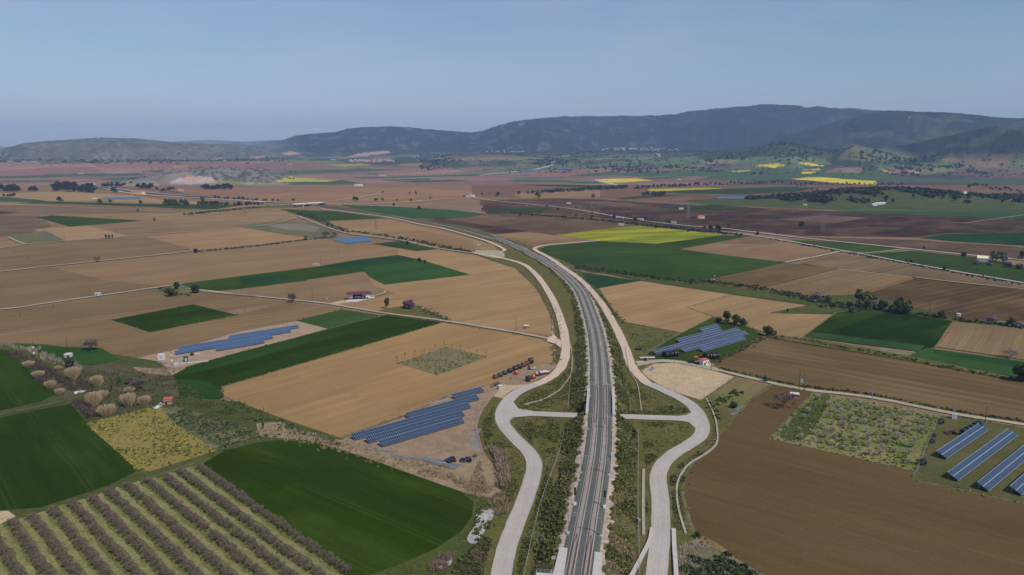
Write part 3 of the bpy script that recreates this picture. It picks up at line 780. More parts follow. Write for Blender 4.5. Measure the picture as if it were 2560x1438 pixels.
# centre solar site
sheet("field", [(853, 1101), (1015, 1040), (1115, 995), (1190, 968), (1240, 962), (1226, 990), (1205, 1020), (1192, 1044), (1188, 1076), (1208, 1136), (1135, 1173), (1062, 1153), (1050, 1159), (939, 1123)], M["sitetan"])
sheet("dry_grass", [(1212, 1130), (1240, 1155), (1250, 1180), (1250, 1204), (1225, 1224), (1120, 1192), (1072, 1176), (1135, 1175)], M["dry"])
sheet("rubble_patch", [(1195, 1272), (1240, 1280), (1236, 1310), (1210, 1350), (1180, 1360), (1168, 1345), (1190, 1310)], M["gravelmud"], smooth=True, jit=1.3, step=1.5)
sheet("rubble_patch", [(1090, 1402), (1125, 1390), (1128, 1410), (1100, 1422)], M["gravelmud"], smooth=True, jit=.8, step=1.2)
# corridor along the railway
sheet("grass", [(1120, 1800), (1180, 1450), (1185, 1370), (1230, 1300), (1262, 1200), (1215, 1140), (1193, 1060), (1212, 1005), (1250, 965), (1330, 940), (1385, 905), (1395, 870), (1384, 800), (1345, 725), (1290, 672), (1200, 640), (1262, 612), (1100, 565), (900, 532), (790, 516), (820, 511), (1000, 540), (1180, 570), (1300, 603), (1440, 668), (1500, 722), (1535, 777), (1562, 806), (1590, 870), (1602, 905), (1650, 950), (1710, 990), (1775, 995), (1840, 1040), (1798, 1095), (1745, 1148), (1713, 1195), (1713, 1245), (1735, 1315), (1760, 1360), (1850, 1402), (1920, 1450), (2000, 1800)], M["grass"])
# right of the railway
soil([(1200, 500), (1500, 496), (1750, 512), (2100, 520), (2700, 520), (2700, 560), (1800, 580), (1400, 590), (1290, 600), (1180, 570), (1060, 550), (1216, 536)], S_MAR)
soil([(1180, 462), (1300, 462), (2700, 464), (2700, 530), (2100, 530), (1700, 512), (1500, 500), (1180, 492)], (.17, .09, .068))
soil([(1280, 485), (1500, 470), (1630, 478), (1500, 494), (1300, 497)], (.28, .165, .105))
soil([(1500, 470), (1600, 474), (2040, 476), (2100, 480), (1700, 486), (1600, 492), (1500, 494)], (.17, .09, .065))
soil([(1620, 489), (1760, 482), (2060, 484), (2150, 490), (1900, 500)], (.13, .08, .06))
crop([(1290, 462), (1400, 462), (1560, 466), (1545, 470), (1400, 468)], C_BL)
sheet("field", [(1620, 473), (1760, 470), (1800, 471), (1805, 475), (1700, 478), (1625, 479)], M["rape"], (.62, .50, .03))
crop([(1640, 480), (1780, 474), (1960, 468), (2050, 470), (1990, 480), (1850, 487), (1700, 484)], C_BL)
crop([(1540, 496), (1640, 489), (1720, 488), (1640, 494), (1560, 499)], C_BL)
soil([(1300, 500), (1500, 502), (1610, 514), (1750, 528), (1560, 522), (1380, 512)], (.075, .045, .042))
soil([(1440, 504), (1560, 506), (1610, 515), (1540, 518)], (.12, .08, .07))
soil([(1200, 500), (1290, 500), (1500, 520), (1500, 552), (1300, 520), (1200, 512)], (.085, .05, .04))
crop([(1200, 528), (1290, 518), (1385, 520), (1370, 526), (1230, 532)], C_BL)
soil([(1216, 536), (1360, 532), (1560, 552), (1620, 566), (1390, 588), (1200, 562), (1110, 548)], (.105, .068, .048))
soil([(1110, 548), (1216, 537), (1300, 545), (1200, 562)], (.15, .09, .06))
crop([(853, 513), (1015, 519), (1130, 526), (1216, 536), (1165, 545), (1065, 547), (965, 539)], (.036, .085, .025))
crop([(700, 523), (840, 529), (963, 546), (800, 554)], C_MD, ang=-10, margin=4)
soil([(800, 555), (963, 548), (1090, 575), (1230, 612), (1245, 626), (1180, 634), (1000, 602), (880, 588)], (.29, .18, .105), margin=4)
soil([(940, 584), (1060, 578), (1180, 603), (1190, 632), (1080, 612)], (.235, .145, .085))
crop([(930, 610), (1000, 603), (1092, 624), (1040, 628)], C_BL)
sheet("grass", [(592, 566), (700, 552), (800, 560), (850, 588), (835, 600), (700, 585)], M["verge"])
sheet("field", [(650, 562), (760, 560), (800, 570), (790, 580), (720, 576)], M["furrow"], (.24, .20, .17), 10)
soil([(1200, 590), (1320, 580), (1400, 590), (1500, 604), (1345, 622), (1300, 605)], (.20, .13, .085), smooth=False)
soil([(1245, 588), (1330, 584), (1440, 598), (1330, 606)], (.27, .165, .105))
sheet("field", [(1386, 588), (1500, 575), (1600, 565), (1812, 588), (1614, 614), (1500, 603)], M["rape"], (.37, .345, .02), 20, margin=4)
crop([(1614, 613), (1808, 589), (1880, 590), (1700, 624)], C_MD)
crop([(1343, 627), (1365, 617), (1500, 604), (1660, 611), (1800, 638), (1965, 657), (1800, 695), (1735, 703), (1640, 693), (1480, 681), (1440, 668), (1380, 642)], (.034, .064, .014), ang=20, margin=3)
soil([(1700, 624), (1880, 592), (1950, 602), (2080, 630), (1965, 657), (1800, 638)], (.23, .145, .10))
soil([(1880, 592), (1960, 603), (1930, 612), (1790, 610)], (.17, .11, .085))
crop([(1448, 680), (1600, 704), (1492, 723), (1470, 705)], (.020, .055, .018))
sheet("grass", [(1440, 668), (1640, 694), (1735, 703), (1800, 700), (2026, 741), (2180, 772), (2092, 786), (1995, 782), (2030, 764), (1824, 736), (1600, 703)], M["grassg"])
soil([(1498, 722), (1600, 704), (1824, 737), (1718, 770), (1782, 794), (1707, 833), (1561, 806), (1534, 777)], (.325, .207, .122), margin=2)
soil([(1718, 769), (1826, 738), (2016, 765), (1990, 782), (1925, 784), (2089, 788), (2026, 831), (2008, 848), (1932, 838), (1866, 817), (1800, 798), (1784, 793)], (.285, .185, .108), margin=2)
sheet("field", [(1561, 808), (1697, 834), (1640, 880), (1600, 905), (1587, 870)], M["grass"])
crop([(1617, 886), (1700, 836), (1782, 795), (1800, 800), (1870, 818), (1908, 838), (1786, 904), (1740, 912), (1640, 904)], (.040, .062, .010))
soil([(1800, 694), (1965, 659), (2095, 672), (1890, 726), (1770, 711)], S_DK)
soil([(2095, 674), (2280, 695), (2179, 728), (2130, 745), (2026, 741), (1890, 726)], (.19, .128, .075))
soil([(2287, 696), (2560, 726), (2700, 742), (2700, 820), (2560, 805), (2391, 797), (2179, 745), (2165, 735)], (.085, .055, .032), ang=((2200, 740), (2400, 700)))
soil([(2000, 660), (2092, 637), (2217, 653), (2560, 719), (2700, 745), (2560, 725), (2095, 674)], (.150, .108, .072))
sheet("grass", [(2026, 741), (2165, 738), (2391, 797), (2700, 822), (2700, 842), (2381, 806), (2182, 774), (2090, 786), (1960, 786), (1925, 783), (2030, 762)], M["grassg"])
crop([(2026, 831), (2092, 783), (2182, 773), (2381, 804), (2335, 869), (2300, 880), (2150, 858), (2009, 843)], (.014, .033, .005), margin=2)
crop([(2009, 843), (2026, 831), (2310, 866), (2300, 880), (2150, 862)], (.030, .068, .024))
soil([(2099, 857), (2287, 880), (2266, 895), (2106, 868)], (.175, .15, .115))
soil([(2381, 806), (2560, 823), (2700, 835), (2700, 915), (2560, 900), (2337, 868)], (.20, .138, .085), ang=((2400, 830), (2380, 860)), margin=2)
crop([(2318, 871), (2560, 905), (2700, 920), (2700, 965), (2560, 948), (2285, 895), (2266, 893)], (.034, .082, .022))
crop([(2330, 876), (2560, 908), (2700, 925), (2700, 935), (2560, 922), (2340, 888)], (.022, .060, .016))
soil([(1788, 905), (1908, 843), (2009, 857), (2266, 898), (2560, 950), (2700, 975), (2700, 1090), (2560, 1058), (2391, 1030), (2182, 988), (2009, 968), (1800, 925)], S_DK, ang=((1850, 890), (2400, 990)), mat="soil", margin=3)
sheet("grass", [(1908, 843), (2009, 846), (2090, 858), (2280, 893), (2560, 950), (2560, 957), (2266, 902), (2009, 860)], M["grass"])
crop([(1974, 599), (2100, 606), (2266, 624), (2165, 633), (2043, 617)], C_LT)
crop([(2151, 636), (2280, 627), (2440, 643), (2560, 668), (2700, 690), (2700, 730), (2560, 706), (2321, 665)], (.034, .064, .014))
crop([(2294, 595), (2370, 584), (2560, 583), (2700, 585), (2700, 625), (2560, 615), (2391, 605)], (.016, .050, .020))
soil([(1760, 560), (2100, 550), (2700, 552), (2700, 584), (2370, 583), (2290, 594), (2000, 590), (1850, 574)], (.045, .025, .024))
soil([(1800, 575), (1990, 592), (2290, 600), (2391, 607), (2560, 618), (2700, 628), (2700, 660), (2440, 638), (2280, 624), (1995, 595)], (.095, .062, .045))
soil([(1940, 550), (2060, 538), (2170, 545), (2090, 558)], (.12, .08, .07))
soil([(2170, 547), (2330, 538), (2560, 545), (2700, 552), (2400, 556)], (.04, .022, .022))
crop([(1640, 520), (1780, 512), (1840, 516), (1880, 520), (1760, 528)], C_BL)
crop([(2060, 530), (2200, 520), (2700, 522), (2700, 545), (2560, 548), (2300, 538)], (.040, .085, .030))
# lower right
sheet("field", [(1604, 928), (1634, 911), (1684, 908), (1760, 922), (1836, 943), (1790, 975), (1751, 1001), (1700, 985), (1661, 971), (1617, 944)], M["pale"], margin=2)
sheet("field", [(1775, 993), (1835, 943), (1925, 965), (1880, 1000), (1840, 1035)], M["orchardfloor"])
sheet("field", [(1835, 943), (1925, 965), (1890, 990), (1785, 985)], M["furrow"], (.20, .165, .10), ang=((1790, 980), (1840, 945)))
soil([(1935, 962), (2035, 982), (1926, 1098), (2282, 1180), (2282, 1202), (2560, 1262), (2800, 1320), (2800, 1900), (2020, 1800), (1930, 1450), (1840, 1397), (1745, 1346), (1730, 1305), (1712, 1243), (1713, 1193), (1745, 1146), (1798, 1093), (1840, 1043), (1880, 1000)], (.118, .078, .041), ang=((1800, 1150), (2500, 1330)), mat="furrow", margin=2)
soil([(1740, 1344), (1768, 1346), (1830, 1386), (1800, 1386), (1750, 1360)], (.21, .14, .075), smooth=True)
sheet("field", [(2033, 983), (2160, 1000), (2347, 1040), (2284, 1178), (1928, 1098)], M["sparse"], margin=2)
sheet("field", [(1985, 1045), (2045, 992), (2075, 1000), (2010, 1100), (1950, 1090)], M["grassg"], smooth=True)
sheet("field", [(2350, 1040), (2420, 1046), (2560, 1070), (2800, 1120), (2800, 1320), (2560, 1262), (2283, 1200)], M["siteolive"], margin=1.5)
sheet("dry_grass", [(1690, 1370), (1740, 1348), (1840, 1398), (1930, 1450), (1700, 1450)], M["verge"])

# ---------------------------------------------------------------- farm tracks and roads
def track(pts, w=3.6, mat="track", **k): return ribbon("path", pts, w, M[mat], jit=.25, **k)
track([(-250, 790), (0, 775), (134, 757), (400, 719), (455, 711)], 4.2, smooth=True)
track([(500, 729), (640, 742), (720, 750), (814, 760), (900, 774), (967, 785), (1101, 802), (1240, 824), (1300, 834), (1398, 853)], 3.4, smooth=True)
track([(-250, 700), (0, 680), (110, 668), (220, 657), (380, 640), (488, 628)], 4.5, smooth=True)
track([(0, 622), (63, 612), (164, 603), (320, 592), (640, 567), (740, 546)], 3.4, smooth=True)
track([(20, 594), (62, 612)], 3)
track([(-200, 512), (75, 514), (250, 522), (460, 533)], 4)
track([(460, 533), (640, 516), (770, 513)], 7, "track")
track([(640, 742), (600, 738), (520, 728), (470, 723)], 3)
track([(1800, 928), (1900, 952), (2009, 975), (2182, 996), (2391, 1037), (2560, 1063), (2760, 1100)], 3.6, smooth=True)
track([(1963, 657), (2040, 643), (2106, 629)], 5)
track([(1574, 917), (1620, 908), (1660, 904), (1720, 910), (1800, 928)], 5.5, smooth=True)
track([(744, 541), (800, 563), (865, 584), (940, 594), (1003, 602), (1094, 622), (1188, 635)], 4.2, smooth=True)
track([(1170, 493), (1280, 494), (1400, 497), (1500, 499), (1640, 507), (1760, 514)], 4)
track([(1180, 494), (1240, 504), (1420, 522), (1560, 546), (1700, 564), (1821, 574), (1995, 595), (2280, 624), (2436, 640), (2600, 655)], 6.5, "concrete_road", smooth=True)
track([(1800, 579), (1922, 596), (2095, 626), (2148, 635), (2321, 668), (2560, 709), (2760, 745)], 4.5, "concrete_road", smooth=True)
track([(2100, 631), (2165, 634), (2210, 630), (2260, 624)], 4)
track([(820, 505), (900, 494), (960, 484)], 5, "dirt_road")
track([(860, 512), (950, 510), (1040, 505), (1056, 502)], 7, "dirt_road")
track([(1040, 506), (1100, 500), (1180, 494)], 4)
track([(630, 476), (700, 481), (800, 480)], 4)
track([(2060, 528), (2560, 524), (2700, 524)], 3)
track([(2410, 560), (2480, 550), (2560, 539), (2700, 530)], 3)
track([(2095, 674), (2280, 695)], 2.5); track([(2287, 695), (2400, 708), (2560, 724)], 3)
M["farmdirt"] = M["sitetan"]
track([(1250, 965), (1228, 990), (1205, 1020), (1190, 1044), (1184, 1076)], 3.0, "farmdirt")
ribbon("path", [(0, 1318), (130, 1275), (300, 1226), (484, 1160)], 1.6, M["verge"], jit=.3)
ribbon("ditch", [(-80, 1052), (0, 1037), (100, 1018), (200, 994), (240, 986)], 4, M["brownscrub"], jit=.5)
sheet("driveway", [(810, 762), (868, 748), (880, 742), (930, 738), (934, 745), (870, 757), (830, 763)], M["pale"])
track([(930, 743), (960, 734), (965, 728)], 2)
sheet("dirt_patch", [(1225, 990), (1250, 958), (1290, 955), (1345, 968), (1300, 985), (1270, 1000)], M["pale"])
sheet("dirt_patch", [(1240, 955), (1300, 925), (1380, 905), (1395, 915), (1370, 938), (1320, 962), (1270, 965)], M["sitetan"])
sheet("dirt_patch", [(1588, 905), (1640, 900), (1655, 906), (1600, 916)], M["rubble"])
sheet("dirt_patch", [(1735, 905), (1770, 900), (1782, 915), (1750, 922)], M["pale"])
# service roads along the railway
LR = [(1205, 1720), (1238, 1520), (1253, 1438), (1266, 1376), (1290, 1309), (1316, 1243), (1333, 1186), (1335, 1159), (1323, 1133), (1293, 1103), (1266, 1073), (1255, 1050), (1257, 1026), (1274, 999), (1300, 979), (1340, 963)]
LD = [(1318, 971), (1340, 963), (1367, 951), (1396, 929), (1411, 900), (1415, 870), (1413, 850), (1405, 810), (1387, 760), (1360, 714), (1334, 682), (1307, 662), (1260, 648), (1210, 638), (1188, 636)]
ribbon("road_shoulder", LD, 6.5, M["verge"], smooth=True, layer=10, jit=.6)
ribbon("road_shoulder", LR, 6.9, M["verge"], smooth=True, layer=10, jit=.4)
ribbon("road", LD, 5.4, M["dirt_road"], smooth=True, layer=11, jit=.25)
ribbon("road", LR, 6.1, M["concrete_road"], smooth=True, layer=12, jit=.1)
sheet("road", [(1262, 1056), (1271, 1058), (1283, 1046), (1333, 1042), (1333, 1030), (1296, 1024), (1284, 1008), (1262, 1008), (1256, 1030)], M["concrete_road"], jit=0, layer=14)
ribbon("road", [(1262, 1034), (1320, 1036), (1425, 1040), (1500, 1043), (1570, 1044), (1690, 1048), (1745, 1052)], 6.0, M["concrete_road"], layer=13)
sheet("road", [(1735, 1030), (1716, 1040), (1690, 1043), (1690, 1053), (1722, 1058), (1737, 1072), (1750, 1064), (1752, 1040)], M["concrete_road"], jit=0, layer=14)
RDR = [(1628, 1720), (1638, 1520), (1642, 1438), (1652, 1326), (1650, 1243), (1645, 1199), (1655, 1166), (1682, 1138), (1715, 1118), (1742, 1100), (1755, 1083), (1755, 1058), (1741, 1028), (1712, 1003), (1665, 980), (1625, 962)]
RDD = [(1640, 969), (1619, 960), (1594, 937), (1577, 912), (1567, 880), (1551, 844), (1531, 804), (1507, 764), (1480, 730), (1450, 700), (1414, 674), (1377, 648), (1347, 632), (1336, 624), (1348, 618), (1380, 613), (1440, 608), (1500, 603)]
ribbon("road_shoulder", RDD, 6.4, M["verge"], smooth=True, layer=10, jit=.6)
ribbon("road_shoulder", RDR, 6.9, M["verge"], smooth=True, layer=10, jit=.4)
ribbon("road", RDD, 5.3, M["dirt_road"], smooth=True, layer=11, jit=.25)
ribbon("road", RDR, 6.1, M["concrete_road"], smooth=True, layer=12, jit=.1)
ribbon("road", [(1246, 632), (1262, 627), (1240, 614), (1203, 600), (1116, 575), (1053, 563), (965, 544), (803, 524)], 4.5, M["dirt_road"], smooth=True, layer=11, jit=.2)
sheet("road", [(1384, 838), (1404, 856), (1402, 872), (1388, 862), (1368, 856), (1368, 848)], M["dirt_road"], jit=0, layer=14)
sheet("road", [(1180, 630), (1246, 628), (1262, 640), (1250, 648), (1210, 642)], M["track"], smooth=True, jit=0, layer=9)
# concrete drainage channels beside them
CH = [[(1765, 998), (1785, 1040), (1792, 1070), (1792, 1110), (1765, 1136), (1719, 1166), (1695, 1206), (1692, 1243), (1699, 1286), (1714, 1336)],
      [(1609, 1176), (1608, 1250), (1609, 1339)],
      [(1426, 862), (1431, 900), (1426, 940), (1404, 972), (1395, 980)],
      [(1396, 980), (1360, 1000), (1310, 1014)],
      [(1563, 870), (1574, 930), (1592, 960), (1600, 1000), (1603, 1030)],
      [(1568, 1280), (1600, 1304)]]
for i, c in enumerate(CH): ribbon("drainage_channel", c, [.7, 1.0, .4, .5, .4, .6][i], M["channel"], smooth=True, layer=9, thick=.3, jit=.03)
# ---------------------------------------------------------------- railway on its embankment
RAILPX = [(1396, 1720), (1430, 1530), (1443, 1438), (1467, 1300), (1494, 1139), (1500.5, 1043), (1502, 980), (1500, 940), (1498, 894), (1488, 827), (1467, 760), (1452, 727), (1422, 694), (1377, 660), (1316, 627), (1282, 611), (1238, 594), (1141, 568), (1066, 553), (990, 539), (890, 526), (815, 517), (775, 513.5), (700, 509), (640, 505), (500, 495), (400, 486), (300, 477), (200, 470)]
def zr(y): return float(np.interp(y, [480, 515, 540, 600, 700, 780, 940, 1600], [1.0, 1.0, 1.0, 1.2, 1.8, 3.0, 6.0, 6.0]))
_raw = [G(x, y, zr(y)) for x, y in smooth_px(RAILPX, closed=False, k=6)]
def resample(P, step):
    out = [P[0]]; acc = 0
    for a, b_ in zip(P, P[1:]):
        L = math.dist(a, b_); t = step - acc
        while t <= L:
            out.append(tuple(a[i] + (b_[i] - a[i]) * t / L for i in range(3))); t += step
        acc = (acc + L) % step
    return out
RAIL = resample(_raw, 2.0)
# light smoothing of the line
for _ in range(30):
    RAIL = [RAIL[0]] + [tuple((RAIL[i - 1][k] + 2 * RAIL[i][k] + RAIL[i + 1][k]) / 4 for k in range(3)) for i in range(1, len(RAIL) - 1)] + [RAIL[-1]]
NR = len(RAIL)
RA = np.array(RAIL)
TG = np.gradient(RA[:, :2], axis=0); TG /= np.linalg.norm(TG, axis=1)[:, None]
NM = np.stack([TG[:, 1], -TG[:, 0]], 1)             # to the right of travel
RS = np.concatenate([[0], np.cumsum(np.linalg.norm(np.diff(RA[:, :2], axis=0), axis=1))])
def at_s(s, off=0.0, dz=0.0):
    i = min(NR - 2, max(0, int(np.searchsorted(RS, s) - 1))); t = (s - RS[i]) / (RS[i + 1] - RS[i] + 1e-9)
    p = RA[i] * (1 - t) + RA[i + 1] * t; n = NM[i] * (1 - t) + NM[i + 1] * t
    return (p[0] + n[0] * off, p[1] + n[1] * off, p[2] + dz)
def head_s(s):
    a, b_ = at_s(s - 1), at_s(s + 1); return math.atan2(b_[1] - a[1], b_[0] - a[0])
def s_of_y(y):                                       # chainage of the point seen at photo row y
    P = pix(RA[:, 0], RA[:, 1], RA[:, 2])[1]; return float(RS[int(np.argmin(abs(P - y)))])
xing = G(1500, 1043)
S_X = float(RS[int(np.argmin(np.abs(RA[:, 1] - xing[1])))])    # where the cross road passes below
OPEN = 4.6
def strip_mesh(name, offs, s0, s1, mat, step=2.0, jit=None, kind="structure"):
    """offs(s) -> list of (offset, dz, absolute?) across the line"""
    ss = [s0 + (s1 - s0) * i / max(1, int((s1 - s0) / step)) for i in range(int((s1 - s0) / step) + 1)]
    V, Fc, U = [], [], []
    for s in ss:
        o = offs(s)
        for (off, z, ab) in o:
            p = at_s(s, off)
            V.append((p[0], p[1], z if ab else p[2] + z)); U.append((s, off))
    k = len(o)
    for i in range(len(ss) - 1):
        for j in range(k - 1):
            Fc.append((i * k + j, i * k + j + 1, (i + 1) * k + j + 1, (i + 1) * k + j))
    ob = mesh_obj(name, V, Fc, mat); tag(ob, kind=kind)
    uvl = ob.data.uv_layers.new(name="UVMap")
    for lp in ob.data.loops: uvl.data[lp.index].uv = U[lp.vertex_index]
    return ob
SEND = RS[-1] - 1
_rd = np.concatenate([np.array([G(*p)[:2] for p in smooth_px(q, closed=False)]) for q in (LD, LR, RDD, RDR)])
ROADPTS = np.array(sum([[p[:2] for p in resample([G(*q) for q in smooth_px(w_, closed=False)], 1.5)] for w_ in (LD, LR, RDD, RDR, [(1262, 1034), (1320, 1036), (1425, 1040)], [(1560, 1044), (1690, 1048), (1745, 1052)])], []))
def off_road(P, r=4.2):
    P = np.asarray(P, float); d = np.full(len(P), 1e9)
    for i in range(0, len(ROADPTS), 200): d = np.minimum(d, ((P[:, None, :2] - ROADPTS[None, i:i + 200]) ** 2).sum(2).min(1))
    return d > r * r
_FS = np.arange(0, SEND + 30, 4.0); _FC = {}
for _sd in (-1, 1):
    v = []
    for s in _FS:
        p = np.array(at_s(s)[:2]); n = np.array(at_s(s, _sd)[:2]) - p
        dd = _rd - p; side = (dd @ n) > 0; L = np.hypot(dd[:, 0], dd[:, 1])[side]
        v.append(max(5.6, (L.min() if len(L) else 99) - 4.3))
    _FC[_sd] = np.array(v)
def foot(s, sd): return float(np.interp(s, _FS, _FC[sd])) if abs(s - S_X) > 30 else 99
def wsl(s, z, sd=1):                                      # run of the side slope, pinched in at the underpass
    d = abs(s - S_X) - OPEN
    wob = .8 * math.sin(s * .09) + .5 * math.sin(s * .31)
    return max(.02, min(z * 1.12 + .8 + wob, .3 + d * 1.6, foot(s, sd) - 5.3 - 1.2))
def bank(s0, s1):
    for sd in (-1, 1):
        def offs(s):
            z = at_s(s)[2]; r = wsl(s, z, sd); e = 5.3
            sh = min(2.2 + .5 * math.sin(s * .17 + sd) + .3 * math.sin(s * .53), max(.02, r * .8))
            L = [(e, -.30, False), (e + sh * .5, -.38, False), (e + sh, -.75, False), (e + sh + r * .45, z * .5, True), (e + sh + r, -.2, True)]
            return [(sd * o, zz, ab) for o, zz, ab in (L if sd > 0 else L[::-1])]
        strip_mesh("embankment", offs, s0, s1, M["slope"], 2.0)
        def offs2(s):
            z = at_s(s)[2]; r = wsl(s, z, sd); e = 5.25
            sh = min(2.2 + .5 * math.sin(s * .17 + sd) + .3 * math.sin(s * .53), max(.02, r * .8)) * (1.0 + .25 * math.sin(s * .8) * math.sin(s * .23))
            L = [(e, -.26, False), (e + sh * .5, -.33, False), (e + sh * .98, -.70, False)]
            return [(sd * o, zz, ab) for o, zz, ab in (L if sd > 0 else L[::-1])]
        strip_mesh("embankment_shoulder", offs2, s0, s1, M["rubble"], 2.0)
bank(0, S_X - OPEN); bank(S_X + OPEN, SEND)
def bal(s): return [(-5.3, -.28, False), (-4.6, .0, False), (-2.0, .06, False), (2.0, .06, False), (4.6, .0, False), (5.3, -.28, False)]
strip_mesh("ballast", bal, 0, SEND, M["ballast"], 3.0)
# rail bridge over the cross road
S0, S1 = S_X - 13, S_X + 22
rb = empty("rail_bridge", at_s(S_X, 0, -6), 0, "concrete rail bridge with pale parapets over the cross road", "bridge")
def wprt(root, name, mb, mat, **k):                 # part built in world coordinates
    o = mb.build(name, mat, root, **k); o.matrix_parent_inverse = Matrix.LocRotScale(root.location, root.rotation_euler, None).inverted(); return o
d = MB()
for i in range(8):
    s = S_X - OPEN + (2 * OPEN) * (i + .5) / 8
    d.box(at_s(s, 0, -.95), (2 * OPEN / 8 + .02, 11.6, .9), head_s(s))
wprt(rb, "deck", d, M["concrete_dark"])
for sd in (-1, 1):
    p = MB()
    n = 12
    for i in range(n):
        s = S0 + (S1 - S0) * (i + .5) / n
        p.box(at_s(s, sd * 5.9, .05), ((S1 - S0) / n + .05, .9, 1.5), head_s(s))
        p.box(at_s(s, sd * 5.9, .86), ((S1 - S0) / n + .05, 1.2, .14), head_s(s))
    wprt(rb, "parapet", p, M["concrete"])
for e in (-1, 1):
    a = MB(); a.box(at_s(S_X + e * (OPEN + .5), 0, -3.5), (1.0, 11.4, 5.2), head_s(S_X)); wprt(rb, "abutment", a, M["concrete_dark"])
    for sd in (-1, 1):
        a = MB(); a.box(at_s(S_X + e * (OPEN + 1.6), sd * 6.6, -3.9), (2.0, 1.6, 4.2), head_s(S_X)); wprt(rb, "wing_wall", a, M["concrete"])

# the two tracks
GUARD = [(S_X - 24, S_X + 30), (0, s_of_y(1335))]
for t_i, to in enumerate((-2.1, 2.1)):
    root = empty("railway_track", at_s(0, to), 0, ("left" if to < 0 else "right") + " railway track of the pair, rusty rails on pale sleepers", "railway track")
    for g in (-.75, .75):
        strip = []
        V, Fc = [], []
        ss = np.arange(0, SEND, 3.0)
        for s in ss:
            for (o, z) in ((-.07, .26), (-.07, .42), (.07, .42), (.07, .26)): V.append(at_s(s, to + g + o, z))
        for i in range(len(ss) - 1):
            for j in range(3): Fc.append((i * 4 + j, i * 4 + j + 1, i * 4 + 5 + j, i * 4 + 4 + j)[::-1])
        o = mesh_obj("rail", V, Fc, M["railm"], root); o.matrix_parent_inverse = Matrix.Translation(root.location).inverted()
    for (ga, gb) in GUARD:
        for g in (-.48, .48):
            V, Fc = [], []
            ss = np.arange(ga, gb, 1.0)
            for s in ss:
                q = min(1, (s - ga) / 7 if ga > 0 else 1, (gb - s) / 7); gg = g * max(.05, q)
                for (of, z) in ((-.07, .26), (-.07, .40), (.07, .40), (.07, .26)): V.append(at_s(s, to + gg + of, z))
            for i in range(len(ss) - 1):
                for j in range(3): Fc.append((i * 4 + j, i * 4 + j + 1, i * 4 + 5 + j, i * 4 + 4 + j)[::-1])
            o = mesh_obj("guard_rail", V, Fc, M["rust"], root); o.matrix_parent_inverse = Matrix.Translation(root.location).inverted()
    # sleepers: the nearest hundred one by one, the rest as one mass
    mb = MB(); mb.box((0, 0, 0), (.30, 2.5, .20)); s0 = s_of_y(1440)
    proto = mb.build("sleeper", M["paint_sleeper"], root); me = proto.data
    base = Vector(root.location)
    for i in range(100):
        s = s0 - 2 + i * .62; p = Vector(at_s(s, to, .18)); o = proto if i == 0 else bpy.data.objects.new("sleeper", me)
        if i: COL.objects.link(o); o.parent = root
        o.location = p - base; o.rotation_euler = (0, 0, head_s(s))
    mb = MB(); s = s0 - 2 + 100 * .62
    while s < min(SEND, 900):
        mb.box(at_s(s, to, .18), (.30, 2.5, .20), head_s(s)); s += .62
    o = mb.build("sleeper", M["paint_sleeper"], root); o["kind"] = "stuff"; o.matrix_parent_inverse = Matrix.Translation(root.location).inverted()

# catenary masts: steel column with a braced cantilever reaching over the track
def mast():
    r = empty("catenary_mast", (0, 0, 0), 0, "grey catenary mast", "catenary mast", "catenary masts in pairs along the railway")
    m = MB(); m.box((0, 0, 3.7), (.26, .26, 7.4)); m.build("column", M["steel"], r)
    m = MB(); m.box((0, 0, .05), (.9, .9, .5)); m.build("footing", M["concrete"], r)
    m = MB(); m.tube((0, 0, 6.9), (0, 3.4, 6.7), .06); m.tube((0, 0, 5.6), (0, 3.2, 5.9), .05); m.tube((0, 0, 5.6), (0, 2.9, 6.7), .05)
    m.tube((-.7, 2.2, 5.75), (.7, 3.5, 5.7), .045); m.build("cantilever", M["steel"], r)
    return r
mp0 = mast(); k = 0; ms = s_of_y(1338)
POS = ["nearest", "second", "third", "fourth", "fifth", "sixth", "seventh", "eighth", "ninth", "tenth", "eleventh", "twelfth", "thirteenth", "fourteenth"]
for i in range(14):
    s = ms + 43 * i
    for sd in (-1, 1):
        loc = at_s(s, sd * 5.0, -.15); rz = head_s(s) + (0 if sd < 0 else math.pi)
        lab = "%s catenary mast on the %s side of the railway, counted from the photo's bottom" % (POS[i], "left" if sd < 0 else "right")
        rz = head_s(s) + (math.pi if sd < 0 else 0)
        if k == 0: mp0.location = loc; mp0.rotation_euler = (0, 0, rz); mp0["label"] = lab
        else: copy_tree(mp0, loc, rz, 1.0, lab)
        k += 1

def signal(x, y, lab):
    loc = G(x, y, 5.9)
    r = empty("railway_signal", loc, 0, lab, "railway signal", "railway colour light signals")
    m = MB(); m.tube((0, 0, 0), (0, 0, 4.6), .09); m.build("post", M["steel"], r)
    m = MB(); m.box((0, 0, .35), (1.0, 1.0, .9)); m.build("footing", M["white"], r)
    for q, z in enumerate((5.6, 4.75, 3.9)):
        m = MB(); m.ring((0, .02, z), (0, 1, 0), .02, .42, .14, 16); m.box((0, -.02, z), (.5, .2, .8)); m.build("signal_head", M["black"], r)
    m = MB()
    for z in np.arange(.8, 3.6, .35): m.box((0, .3, z), (.35, .04, .04))
    m.tube((-.18, .3, .6), (-.18, .3, 3.6), .03); m.tube((.18, .3, .6), (.18, .3, 3.6), .03); m.build("ladder", M["steel"], r)
signal(1437, 1262, "black three-lamp railway signal left of the tracks")
signal(1511, 1269, "black three-lamp railway signal right of the tracks")
